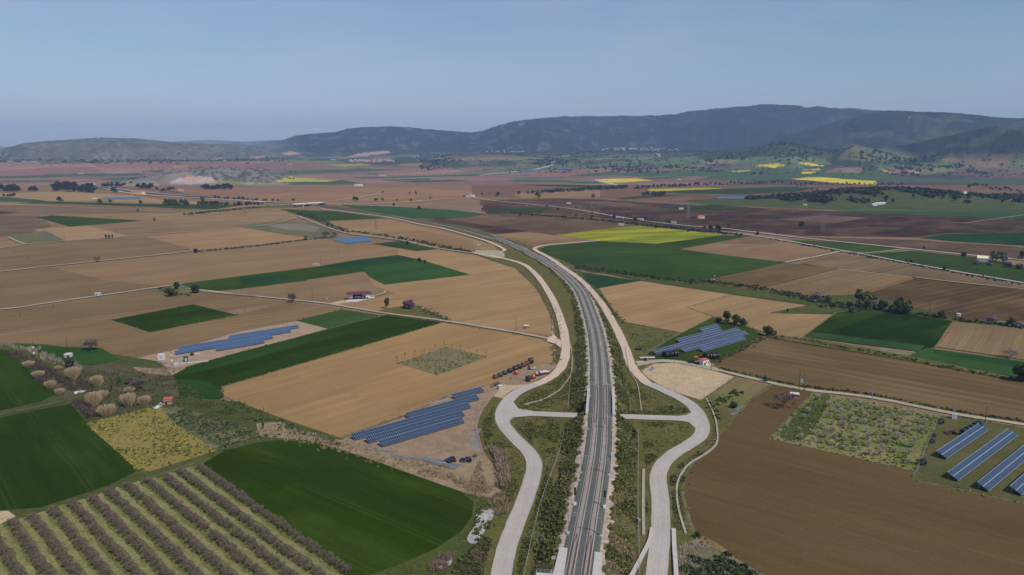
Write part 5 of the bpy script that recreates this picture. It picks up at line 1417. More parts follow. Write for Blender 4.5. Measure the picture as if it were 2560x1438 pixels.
for i, (ln, wd, de, sz, col, lb) in enumerate((
        ([(30, 882), (60, 900), (90, 925), (115, 960)], 4, 2.0, (1.2, 2.6), (.095, .072, .055), "dark brown brambles beside the leftmost green field"),
        ([(88, 905), (120, 930), (150, 950), (190, 978)], 4, 2.2, (1.2, 2.6), (.085, .066, .05), "dark bramble row between the reed clumps"),
        ([(195, 950), (215, 970), (222, 980)], 4, 2.2, (1.0, 2.2), (.09, .068, .05), "short dark bramble row behind the white slab"),
        ([(190, 1006), (215, 1028), (236, 1045)], 4.5, 2.4, (1.4, 2.8), (.095, .07, .06), "dark purple brown brambles left of the nearest reed clump"),
        ([(205, 925), (240, 935), (290, 930)], 12, 2.2, (.7, 1.6), (.12, .09, .06), "low brown scrub below the small green field"))):
    P = scatter_line(ln, wd, de, 300 + i); tufts("brambles", P, rs(len(P), *sz, i), col, lb, "brambles", 12, mat="twig", blade=True, seed=300 + i)
# hedges and grassy field margins
HED = [([(488, 630), (560, 624), (640, 616), (700, 609), (767, 600), (840, 593)], 5, 1.0, (1.0, 2.6), (.055, .062, .028), "dark hedge between the tan fields on the left plain"),
       ([(640, 1045), (700, 1060), (780, 1095), (860, 1120)], 5, 1.6, (.6, 1.6), (.06, .075, .024), "green scrub along the lower edge of the tan field"),
       ([(560, 1000), (600, 1015), (650, 1040)], 6, 1.5, (.5, 1.3), (.06, .075, .022), "green weeds at the left corner of the tan field"),
       ([(500, 1150), (560, 1120), (640, 1095), (700, 1090)], 4, 1.6, (.4, 1.2), (.075, .095, .022), "grassy bank above the dark green field"),
       ([(1440, 670), (1540, 682), (1640, 697), (1735, 705), (1850, 715), (2026, 748), (2160, 778)], 14, 3.4, (.8, 2.4), (.042, .060, .022), "long green hedge bank right of the railway"),
       ([(2040, 768), (2120, 770), (2180, 775), (2290, 788), (2391, 802), (2560, 822), (2650, 830)], 6, 1.4, (1.0, 3.2), (.055, .060, .032), "hedge behind the large dark green field on the right"),
       ([(1910, 845), (2009, 850), (2100, 870), (2266, 898), (2420, 930), (2560, 952), (2650, 962)], 5, 1.6, (.6, 1.8), (.065, .088, .026), "green hedge bank above the long brown field on the right"),
       ([(1800, 922), (1900, 944), (2009, 967), (2182, 988), (2391, 1029), (2560, 1055), (2650, 1070)], 2.2, 2.4, (.5, 1.2), (.05, .068, .02), "narrow green hedge behind the farm track on the right"),
       ([(1782, 908), (1840, 880), (1905, 845)], 4, 2.0, (.6, 1.5), (.075, .088, .03), "grassy bank between the solar plot and the brown field"),
       ([(1280, 533), (1393, 543), (1495, 551), (1605, 563), (1756, 578), (1856, 589)], 14, .9, (1.6, 4.0), (.045, .055, .026), "dark hedge along the canal right of the railway"),
       ([(1922, 598), (2100, 630), (2321, 671), (2560, 714)], 8, .8, (1.0, 2.2), (.055, .06, .028), "low hedge beside the pale canal road on the right"),
       ([(770, 515), (700, 517), (600, 524), (460, 538)], 16, .5, (2.5, 5), (.06, .08, .03), "hedge along the old line on the left plain"),
       ([(750, 532), (800, 552), (865, 578), (960, 590), (1094, 616), (1180, 632)], 12, 1.0, (1.2, 3.2), (.05, .066, .024), "scrub along the farm road left of the railway"),
       ([(1850, 980), (1780, 1020), (1800, 1050)], 5, 1.4, (.6, 1.6), (.05, .075, .02), "scrub in the ditch below the striped plot"),
       ([(1232, 972), (1245, 960)], 3, 2, (.5, 1), (.07, .08, .025), "weeds by the transformer box"),
       ([(1380, 760), (1395, 800), (1398, 840), (1385, 870), (1395, 905)], 3.5, 1.6, (.5, 1.2), (.16, .125, .075), "brown weeds between the tan field and the left road"),
       ([(1300, 680), (1340, 716), (1370, 760), (1385, 800)], 3.5, 1.2, (.5, 1.2), (.20, .155, .10), "pale weeds along the outside of the left road"),
       ([(1440, 680), (1500, 740), (1540, 790), (1560, 812)], 4, 2.0, (.5, 1.4), (.085, .10, .03), "green weeds along the outside of the right road"),
       ([(1060, 778), (1120, 800), (1040, 765)], 6, 1.5, (.5, 1.2), (.075, .08, .032), "weeds on the small mound under the purple tree"),
       ([(400, 720), (430, 735), (480, 738)], 6, 1.4, (.8, 1.8), (.10, .095, .055), "scrub round the trees beside the farm track")]
for i, (ln, wd, de, sz, col, lb) in enumerate(HED):
    P = scatter_line(ln, wd, de, 400 + i); tufts("hedge", P, rs(len(P), *sz, i), col, lb, "hedge", 8, seed=400 + i)
for i, (pl, n, col, lb) in enumerate((
        ([(216, 1060), (300, 1038), (382, 1018), (442, 1018), (632, 1074), (634, 1100), (535, 1130), (376, 1179), (344, 1178)], 1700, (.055, .07, .026), "dark weed tufts dotting the yellow meadow"),
        ([(216, 1060), (382, 1018), (535, 1130), (376, 1179), (344, 1178)], 2600, (.26, .22, .05), "yellow flowering weeds of the meadow"),
        ([(400, 1018), (442, 1018), (632, 1074), (634, 1100), (560, 1120), (430, 1056)], 1600, (.05, .075, .032), "grey green weeds of the right half of the meadow"),
        ([(2033, 986), (2160, 1004), (2340, 1042), (2282, 1174), (1932, 1096)], 2600, (.26, .22, .11), "straw coloured grass tufts of the sparse orchard"),
        ([(2033, 986), (2160, 1004), (2340, 1042), (2282, 1174), (1932, 1096)], 4200, (.075, .115, .018), "green grass patches of the sparse orchard"),
        ([(990, 909), (1114, 868), (1222, 893), (1094, 938)], 500, (.13, .13, .05), "thin weeds among the saplings"),
        ([(1561, 812), (1690, 836), (1610, 880), (1587, 870)], 900, (.10, .115, .045), "weed tufts on the green triangle right of the right road"),
        ([(560, 1010), (640, 1055), (480, 1020), (400, 1010)], 700, (.06, .08, .022), "rough tufts left of the tan field"),
        ([(200, 930), (420, 930), (540, 1010), (430, 1020), (300, 1040), (190, 1010)], 3800, (.075, .088, .028), "rough tufts among the reed clumps"))):
    P = scatter_poly(pl, n, 500 + i, (7, .44)); tufts("grass" if i != 1 else "flowers", P, rs(len(P), .3, .95, i), col, lb, "grass" if i != 1 else "flowers", 6, seed=500 + i)

P = []
for E_ in EDGES:
    W_ = scatter_line(E_, 2.0, .55, len(P), smooth=False); P.append(W_[(W_[:, 1] < 620) & (np.abs(W_[:, 0]) < 520)])
P = np.concatenate(P); P = P[off_road(P)]
tufts("grass", P[::2], rs(len(P[::2]), .3, 1.0, 8), (.075, .092, .026), "green weeds straggling along the field edges", "grass", 6, seed=901)
tufts("dry_weeds", P[1::2], rs(len(P[1::2]), .25, .8, 9), (.22, .18, .10), "straw weeds straggling along the field edges", "weeds", 6, seed=902)
# reed clumps (giant cane), each one its own
for x, y, wpx, lb in ((72, 920, 31, "topmost reed clump of the row beside the leftmost green field"), (97, 946, 33, "second reed clump down the row beside the leftmost green field"),
                      (126, 970, 32, "third reed clump down the row beside the leftmost green field"), (150, 987, 27, "lowest reed clump of the row beside the leftmost green field"),
                      (146, 926, 20, "small reed clump in front of the dark shrub"), (184, 947, 40, "wide reed clump above the white slab"), (243, 966, 36, "reed clump between the slab and the utility poles"),
                      (256, 996, 34, "half hidden reed clump behind the wide pair"), (236, 1014, 46, "wide reed clump right of the purple brambles"), (268, 1040, 50, "largest, nearest reed clump above the yellow meadow"),
                      (325, 984, 30, "small reed clump below the bare thicket"), (321, 1016, 44, "reed clump left of the rightmost one"), (361, 1012, 38, "rightmost reed clump beside the red roofed pump hut")):
    s = sc_at(y); k = random.choice(["reed", "reed2"]); H = wpx / s / (7.2 if k == "reed" else 8.3) * PROTO_H[k]
    put(k, G(x, y), H * .98, lb, "reeds", "beige reed clumps on the lower left", None, .74)

# orchard rows, lower left
_U = 'first second third fourth fifth sixth seventh eighth ninth tenth eleventh twelfth thirteenth fourteenth fifteenth sixteenth seventeenth eighteenth nineteenth'.split()
def ordw(n): return _U[n - 1] if n < 20 else ({20: 'twentieth', 30: 'thirtieth', 40: 'fortieth'}[n] if n % 10 == 0 else {2: 'twenty', 3: 'thirty', 4: 'forty'}[n // 10] + '-' + _U[n % 10 - 1])
RST = [(499, 1174), (449, 1182), (416, 1198), (371, 1208), (321, 1220), (274, 1235), (234, 1254), (181, 1265), (133, 1282), (83, 1300), (30, 1313), (-22, 1332), (-80, 1352), (-140, 1372)]
a, b_ = G(499, 1174), G(862, 1432); dv = Vector((b_[0] - a[0], b_[1] - a[1], 0)).normalized()
cnt = 0; ORDN = ["first", "second", "third", "fourth", "fifth", "sixth", "seventh", "eighth", "ninth", "tenth", "eleventh", "twelfth", "thirteenth", "fourteenth"]
for ri, (x, y) in enumerate(RST):
    p = Vector(G(x, y)); nt_ = 0; t = 0.0; last = 101 if ri == 0 else 140
    while t < last:
        q = p + dv * t + Vector((random.uniform(-.35, .35), random.uniform(-.35, .35), 0))
        X_, Y_ = pix(q.x, q.y, 0.0)
        if Y_ > 1460: break
        if X_ > -18 and random.random() > .02:
            nt_ += 1
            put(random.choice(["orch1", "orch2", "orch3"]), tuple(q), random.uniform(2.6, 3.3), "%s tree from the top in the %s brown orchard row from the right, lower left" % (ordw(nt_), ORDN[ri]), "tree",
                "orchard trees of the lower left orchard, %s row" % ORDN[ri], None, random.uniform(.88, 1.1)); cnt += 1
        t += 3.05
print("ORCHARD", cnt)
for ri, (x, y) in enumerate(RST):                   # pale mown lanes between the rows
    p = Vector(G(x, y)); nr = Vector((-dv.y, dv.x, 0)); q = p - nr * 0 
    if ri + 1 < len(RST): mid_ = (p + Vector(G(*RST[ri + 1]))) / 2
    else: continue
    ribbon("mown_lane", [tuple(mid_ + dv * t)[:2] for t in np.arange(-3, 128, 3)], 1.9, M["lane"], world=True, jit=.6, layer=1024)
P = []
for ri, (x, y) in enumerate(RST):
    p = G(x, y); 
    for _ in range(260):
        t = random.uniform(-1, 100 if ri == 0 else 125); o_ = random.gauss(0, .8); P.append((p[0] + dv.x * t - dv.y * o_, p[1] + dv.y * t + dv.x * o_, 0))
tufts("grass", P, rs(len(P), .3, .8), (.060, .088, .018), "green grass under the tree rows of the lower left orchard", "grass", 6, seed=600)
# sparse orchard, right: a grid of small pale trees
A_, B_, C_, D_ = [Vector(G(*p)) for p in ((2045, 992), (2338, 1046), (2276, 1172), (1945, 1095))]
for i in range(8):
    for j in range(11):
        u, v = (j + .5 + .3 * (i % 2) + random.uniform(-.2, .2)) / 11.3, (i + .5 + random.uniform(-.2, .2)) / 8
        if random.random() < .08 or (j < 2 and random.random() < .6): continue
        q = A_.lerp(B_, u).lerp(D_.lerp(C_, u), v)
        put(random.choice(["orchs", "orchs2"]), tuple(q), random.uniform(2.9, 4.1), "pale leafless sparse orchard tree, %s from the left in the %s row from the track" % (ordw(j + 1), ORDN[i]), "tree", "trees of the sparse orchard, %s row" % ORDN[i], None, random.uniform(.8, 1.05))
# saplings round the small plot
sp = [(985 + 8, 905), (1012, 898), (1036, 890), (1062, 882), (1087, 875), (1110, 868), (1130, 873), (1172, 882), (1193, 887), (1216, 893), (1150, 878), (1145, 900), (1070, 905), (1115, 915), (1180, 900)]
for x, y in sp: put("sapling", G(x, y), random.uniform(3.6, 5.0), "%s thin leafless sapling from the left at the weedy plot in the tan field" % ordw(1 + sorted(q[0] for q in sp).index(x)), "sapling", "saplings of the small plot")

veg([(1175, 1355), (1195, 1265), (1245, 1275), (1240, 1320), (1205, 1370)], 160, (.4, 1.3), (.075, .09, .026), "weeds growing over the pale rubble beside the left road", "weeds", (3, .5), 140)
# single trees and bushes: kind, base x, base y, height in photo pixels, colour, width factor, label
PUR = (.175, .085, .175); GRY = (.17, .14, .14)
T = [("tall", 967, 772, 27, LEAFB, 1.15, "bright green tree near the maroon roofed shed"),
     ("round", 1026, 773, 22, PUR, 1.3, "purple flowering tree on the small mound"), ("round", 1012, 770, 17, (.16, .10, .14), 1.0, "small mauve bush left of the purple tree"),
     ("bare2", 730, 757, 30, (.15, .12, .10), .8, "leafless tree beside the farm track, left of the maroon shed"),
     ("round2", 426, 742, 24, (.075, .08, .032), 1.2, "broad olive bush on the scrubby corner by the track"), ("round", 441, 724, 18, LEAFD, 1.0, "dark round tree behind the olive bush"),
     ("bush", 489, 732, 18, (.04, .042, .035), 1.1, "dark bush at the tip of the long green field"),
     ("bare2", 228, 876, 36, (.20, .155, .13), 1.25, "large spreading leafless tree at the edge of the small green field"),
     ("round", 1049, 656, 11, LEAFD, 1.0, "left of two small dark trees at the corner of the green field"), ("round", 1063, 659, 9, LEAFD, .9, "right of two small dark trees at the corner of the green field"),
     ("tall", 265, 599, 12, LEAFD, 1.0, "left of three small dark trees on the left plain"), ("tall", 273, 598, 10, LEAFD, 1.1, "middle of three small dark trees on the left plain"), ("tall", 281, 597, 10, LEAFD, 1.0, "right of three small dark trees on the left plain"),
     ("bare", 243, 655, 17, (.13, .10, .08), 1.2, "leafless tree beside the upper farm track on the left"), ("bush", 490, 632, 9, LEAFD, 1.2, "dark green bush at the end of the hedge"),
     ("round", 1019, 613, 10, LEAFD, 1.0, "small dark tree on the far green strip"), ("bare2", 1152, 625, 9, (.2, .16, .13), .8, "small leafless tree by the bend of the dirt road"),
     ("bare2", 765, 601, 16, (.2, .165, .14), 1.0, "leafless tree at the end of the long hedge"), ("bare2", 815, 594, 20, (.19, .155, .13), 1.2, "left leafless tree behind the small solar site"), ("bare2", 836, 592, 16, (.19, .155, .13), 1.0, "right leafless tree behind the small solar site"),
     ("round", 175, 940, 0, LEAFD, 1, None),
     ("bush", 174, 922, 22, (.045, .045, .05), 1.1, "dark blue grey shrub below the bunker"), ("bush", 297, 958, 12, LEAFB, .8, "bright green shrub between the two utility poles"),
     ("tall", 279, 978, 16, (.035, .06, .022), .7, "small dark conical shrub among the reeds"), ("bare2", 342, 977, 34, (.12, .095, .09), 1.25, "dark leafless thicket tree above the reed clumps"),
     ("bare2", 322, 962, 22, (.13, .10, .09), 1.1, "small dark thicket left of the leafless thicket tree"),
     ("tall", 658, 1074, 20, (.05, .06, .03), .7, "narrow dark shrub by the twisted pole"),
     ("round2", 2156, 768, 44, (.085, .092, .040), 1.05, "tallest olive green tree behind the dark green field"), ("bush", 2042, 756, 20, GRY, 1.3, "mauve grey bush left of the tall trees"),
     ("bush", 2070, 757, 16, (.07, .085, .035), 1.0, "small green bush right of the mauve grey one"), ("bush", 2182, 772, 18, GRY, 1.0, "grey bush at the foot of the tallest olive tree"),
     ("round", 2203, 777, 25, LEAFD, 1.1, "dark round tree between the two big ones"), ("round2", 2252, 784, 38, (.050, .068, .028), 1.25, "broad dark green tree behind the right end of the dark green field"),
     ("bush", 2122, 768, 12, LEAFD, 1.3, "low dark bush left of the tallest olive tree"), ("bush", 2128, 782, 13, LEAFG, 1.2, "small bush at the corner of the dark green field"),
     ("round", 2354, 798, 20, (.05, .06, .028), 1.0, "round dark tree by the pump box on the right"), ("tall", 1968, 784, 13, LEAFG, .9, "lone small tree on the tan field"),
     ("tall", 1817, 812, 34, (.045, .07, .018), 1.25, "tallest tree behind the solar plot"), ("round", 1838, 814, 27, (.05, .075, .02), 1.0, "middle tree behind the solar plot"),
     ("round2", 1856, 816, 22, (.085, .09, .045), .9, "grey green tree right of the solar plot trees"), ("bush", 1796, 806, 12, (.06, .07, .03), 1.2, "low bush left of the solar plot trees"),
     ("round2", 1920, 841, 28, (.075, .085, .030), 1.15, "round olive tree at the corner of the brown field"),
     ("bare", 2527, 897, 30, (.26, .22, .20), 1.3, "pale leafless tree on the tan field at the right"), ("round", 2556, 955, 42, LEAFD, 1.1, "dark tree cut by the right edge of the photo"),
     ("bare", 1958, 1021, 48, (.15, .11, .09), 1.15, "lone leafless tree beside the white hut at the top of the brown field"),
     ("bush", 2478, 808, 15, (.21, .18, .20), 1.6, "lilac grey bushes behind the tan field at the right"), ("round", 2527, 816, 22, (.06, .075, .03), 1.0, "green tree among lilac bushes at the right"),
     ("bush", 2546, 819, 14, (.21, .18, .20), 1.2, "small lilac grey bush at the right edge"), ("bush", 2320, 792, 9, (.10, .10, .06), 1.5, "low olive bush in the hedge behind the dark green field"),
     ("tall", 2309, 625, 9, LEAFD, 1.2, "lone dark tree by the main road on the right"), ("bush", 2410, 640, 8, LEAFD, 1.6, "dark bush left of the yellow barn"),
     ("bush", 1832, 1020, 14, (.03, .06, .015), 1.3, "dark green bush below the striped plot"), ("bush", 1745, 1346, 16, (.05, .075, .022), 1.0, "green shrub at the corner of the brown field"),
     ("bush", 1914, 955, 14, (.13, .12, .07), .9, "small bush beside the farm track above the striped plot"),
     ("far", 2488, 655, 26, (.14, .125, .075), 1.2, "left pale tree behind the yellow barn"), ("far", 2508, 656, 24, (.13, .12, .07), 1.1, "right pale tree behind the yellow barn"), ("far", 2556, 650, 22, (.08, .085, .045), 1.0, "tree at the right edge beside the farm"),
     ("bush", 2472, 664, 9, GRY, 1.6, "grey thicket in front of the yellow barn"), ("bush", 2440, 660, 8, GRY, 1.8, "grey thicket left of the yellow barn"), ("bush", 2520, 668, 11, (.09, .08, .08), 2.0, "dark thicket right of the yellow barn"), ("bush", 2548, 672, 11, (.09, .08, .08), 1.8, "dark thicket at the right edge below the farm"),
     ("bush", 2004, 566, 11, LEAFD, 1.3, "lone dark bush by the tall pylon"), ("far", 1999, 568, 8, LEAFD, 1, None),
     ("bush", 2265, 655, 5, LEAFD, 1.2, "left of two small bushes on the canal bank"), ("bush", 2278, 658, 8, LEAFD, 1.2, "right of two small bushes on the canal bank"), ("bush", 2360, 676, 9, LEAFD, .8, "small dark bush farther right on the canal bank"),
     ("far", 1893, 589, 9, LEAFD, 1.2, "dark tree between canal and main road"), ("far", 1760, 573, 8, LEAFD, 1.2, "leftmost of three dark trees at the end of the canal hedge"), ("far", 1777, 576, 13, LEAFD, 1.0, "middle of three dark trees at the end of the canal hedge"), ("far", 1796, 578, 15, LEAFD, 1.1, "largest of three dark trees at the end of the canal hedge"),
     ("bare2", 1941, 587, 7, (.12, .1, .08), 1.0, "small leafless tree by the canal road"), ("far", 1673, 560, 9, LEAFD, 1.0, "dark tree right of the second lorry"), ("far", 1589, 554, 11, LEAFD, 1.2, "dark tree left of the second lorry"),
     ("far", 1535, 549, 10, LEAFD, .9, "dark tree in front of the tanker lorry"), ("bare2", 1523, 539, 10, (.13, .1, .085), .9, "leafless tree left of the tanker lorry"), ("bare2", 1536, 540, 11, (.13, .1, .085), .9, "leafless tree just behind the tanker lorry"),
     ("far", 1395, 526, 7, LEAFD, 1.2, "dark bush on the main road verge"), ("far", 1367, 519, 6, LEAFD, 1.0, "small dark bush on the main road verge"), ("far", 1346, 496, 18, (.08, .085, .045), .9, "large olive tree at the left end of the tree line"),
     ("bare2", 1483, 500, 20, (.16, .13, .10), .55, "tall narrow leafless tree on the middle plain"), ("far", 1244, 492, 12, LEAFG, 1.0, "round tree behind the farm lane"), ("far", 1297, 487, 9, LEAFG, 1.1, "first small tree of the tree line"),
     ("far", 889, 503, 11, LEAFG, 1.5, "round bush by the road bridge"), ("far", 940, 503, 7, LEAFG, 1.7, "left low bush behind the farm road"), ("far", 957, 502, 7, LEAFG, 1.4, "right low bush behind the farm road"), ("far", 984, 515, 7, LEAFD, 1.2, "dark bush at the green strip"),
     ("far", 1048, 524, 9, LEAFD, 1.0, "dark tree on the green strip"), ("far", 1207, 526, 6, LEAFD, 1.2, "dark bush at the end of the green strip"), ("far", 957, 484, 6, LEAFD, .9, "small tree at the end of the pale lane"),
     ("far", 150, 506, 14, (.06, .065, .035), 1.1, "round tree on the far left tan field"), ("far", 287, 482, 13, (.05, .055, .04), 1.5, "round dark tree beside the railway station"), ("far", 507, 505, 13, (.08, .085, .045), 1.0, "tall round tree near the yard tracks"),
     ("far", 352, 511, 10, LEAFG, 1.0, "lone round tree on the green strip"), ("far", 250, 509, 11, LEAFG, 1.1, "left tree of a pair on the green strip"), ("far", 276, 508, 9, LEAFG, 1.0, "right tree of a pair on the green strip"),
     ("bush", 344, 529, 5, (.1, .07, .07), 1.2, "small purple bush on the pale lane"), ("bush", 386, 553, 8, (.16, .12, .1), .8, "small leafless bush at the tip of the green field"),
     ("far", 734, 503, 7, LEAFD, 1.2, "dark bush by the bridge approach"), ("far", 745, 540, 6, LEAFD, .7, "small dark shrub on the green wedge")]
for k, x, y, h, c, wd, lb in T:
    if lb: tree(k, x, y, h, lb, None, None, c, wd)
def rowtrees(x0, y0, x1, y1, n, h, group, lab, cols=(LEAFD,), jy=1.0, wide=1.1):
    for i in range(n):
        t = (i + .5) / n
        tree(random.choice(["far", "far2"]), x0 + (x1 - x0) * t + random.uniform(-1, 1) * (x1 - x0) / n * .3, y0 + (y1 - y0) * t + random.uniform(-jy, jy), h * random.uniform(.7, 1.15), ('%s: %s' % (lab, ordw(i + 1)) + ' from the left'), "tree", group, random.choice(cols), wide * random.uniform(.85, 1.2))
OL = ((.07, .08, .04), (.055, .065, .035), (.05, .055, .028))
rowtrees(135, 476, 238, 481, 16, 18, "dark grove left of the station", "dark tree of the dense grove left of the station", ((.024, .034, .020), (.03, .038, .022)), 3)
rowtrees(140, 472, 190, 472, 6, 16, "dark grove left of the station, back row", "dark back row tree of the grove left of the station", ((.024, .034, .020),), 2)
rowtrees(12, 478, 48, 479, 6, 15, "dark trees by the left edge", "dark tree of the small grove near the left edge", ((.024, .034, .020),), 1)
rowtrees(70, 477, 92, 478, 3, 14, "pair of groves on the left plain", "dark tree of the second little grove", ((.024, .034, .020),), 1)
rowtrees(-4, 478, 6, 478, 2, 14, "trees cut by the left edge", "dark tree cut by the left edge of the photo", ((.024, .034, .020),), 1)
rowtrees(8, 492, 38, 491, 4, 7, "bushes on the left plain", "low bush at the far left tan field", OL, 1)
rowtrees(254, 468, 312, 466, 9, 10, "trees behind the station", "dark tree of the row behind the railway yard", ((.024, .036, .022),), 1)
rowtrees(346, 473, 380, 472, 6, 13, "grove in front of the quarry", "dark tree of the grove in front of the quarry", ((.024, .034, .022),), 1.5)
rowtrees(390, 478, 440, 476, 6, 8, "scattered trees by the yard", "scattered tree between the quarry and the yard tracks", OL, 2)
rowtrees(504, 474, 580, 474, 11, 13, "grove right of the quarry", "dark tree of the grove under the rocky knoll", ((.028, .04, .022),), 1)
rowtrees(410, 513, 470, 514, 6, 13, "tree row on the green strip", "olive tree of the left row on the green strip", OL, 1)
rowtrees(492, 513, 572, 514, 11, 10, "tree row on the green strip", "olive tree of the dense middle row on the green strip", OL, 1)
rowtrees(582, 515, 660, 513, 8, 9, "tree row on the green strip", "olive tree of the right row on the green strip", OL, 1)
rowtrees(530, 497, 700, 505, 14, 7, "scrub along the yard tracks", "small olive tree along the yard tracks", OL, 1.5)
rowtrees(1318, 486, 1360, 484, 5, 8, "tree line left part", "tree of the sparse line before the dense line", OL, 1)
rowtrees(1360, 483, 1570, 471, 34, 9, "tree line on the middle plain", "tree of the dense line between tan fields", ((.05, .06, .035), (.06, .065, .04), (.045, .055, .028)), 1)
rowtrees(1582, 472, 1750, 464, 18, 8, "tree line beyond the lane", "tree of the line right of the pale lane", OL, 2)
rowtrees(1755, 463, 1960, 457, 22, 6, "tree line under the yellow fields", "tree of the belt before the small yellow fields", OL, 2)
rowtrees(1960, 460, 2260, 463, 26, 5.5, "tree line under the yellow fields", "tree of the belt before the largest yellow field", OL, 2)
rowtrees(1603, 491, 1662, 489, 7, 10, "trees at the yellow strip", "tree of the group below the thin yellow strip", OL, 1)
rowtrees(1565, 545, 1582, 546, 3, 11, "bare poplars by the lorries", "leafless poplar just right of the tanker lorry", ((.13, .10, .085),), .5, .6)
rowtrees(1610, 553, 1652, 556, 4, 12, "bare poplars by the lorries", "leafless poplar right of the second lorry", ((.13, .10, .085),), .5, .6)
rowtrees(2025, 478, 2060, 478, 3, 5, "dots on the red fields", "small tree on the red fields of the right plain", OL, 1)
rowtrees(1990, 466, 2015, 467, 3, 5, "dots on the red fields", "small tree on the red fields below the belt", OL, 1)
rowtrees(2095, 480, 2200, 480, 5, 4, "dots on the red fields", "small tree on the dark fields behind the knoll", OL, 2)
rowtrees(2420, 466, 2555, 480, 14, 7, "wood right of the knoll", "tree of the wood beyond the right knoll", ((.03, .045, .025),), 4)
# scattered dots over the plain
for k_, (x, y, h) in enumerate(sorted(((1160, 494, 5), (1205, 488, 5), (1040, 485, 6), (1024, 485, 5), (1076, 497, 5), (1027, 503, 6), (992, 503, 5), (1440, 522, 5), (1480, 535, 5), (1350, 534, 5), (1640, 572, 6), (1720, 580, 6), (1480, 545, 6), (1440, 541, 5), (1300, 540, 6), (1330, 541, 6), (1820, 566, 6), (1850, 592, 6)))):
    tree("far", x, y, h, "small dark bush dotted on the open middle plain, %s from the left" % ordw(k_ + 1), "shrub", "bushes dotted on the middle plain", LEAFD, 1.2)
# ---------------------------------------------------------------- poles, pylons
def pole(x, y, hpx, label, kind="plain", mat="wood"):
    P = G(x, y) if y > 463 else hit(x, y); s = F / (P[1] * CP + CAMZ * SP); H = max(5.5, hpx / s * 1.05)
    r = empty("utility_pole", P, R(random.uniform(20, 60)), label, "utility pole", "utility poles over the plain")
    m = MB(); m.tube((0, 0, -.3), (0, 0, H), .17, .11, 7); m.build("pole", M[mat], r)
    if kind != "plain":
        m = MB(); m.box((0, 0, H - .5), (2.2, .12, .14)); m.build("crossarm", M["steel"], r)
        for q in (-1, 0, 1):
            m = MB(); m.tube((q, 0, H - .42), (q, 0, H - .1), .06, .04, 6); m.build("insulator", M["greybox"], r)
    if kind == "trafo":
        m = MB(); m.box((0, -.5, H * .62), (1.0, .8, 1.2)); m.build("transformer", M["greybox"], r)
        m = MB(); m.box((0, -.25, H * .3), (.7, .4, 1.3)); m.build("switch_box", M["white"], r)
    return r
def hframe(x, y, hpx, label):
    P = G(x, y); H = hpx / sc_at(y) * 1.05
    r = empty("twin_utility_pole", P, R(-20), label, "utility pole")
    for q in (-1.1, 1.1): m = MB(); m.tube((q, 0, -.3), (q, 0, H), .16, .12, 7); m.build("pole", M["wood"], r)
    m = MB(); m.box((0, 0, H - .6), (3.4, .14, .16)); m.build("crossarm", M["wood"], r)
    m = MB(); m.box((0, -.1, H * .42), (2.3, .7, .15)); m.build("platform", M["steel"], r)
    m = MB(); m.box((0, -.1, H * .42 + .85), (1.2, .8, 1.4)); m.tube((0, -.1, H * .42 + 1.5), (0, -.1, H * .42 + 2.0), .12, n=6); m.build("transformer", M["greybox"], r)
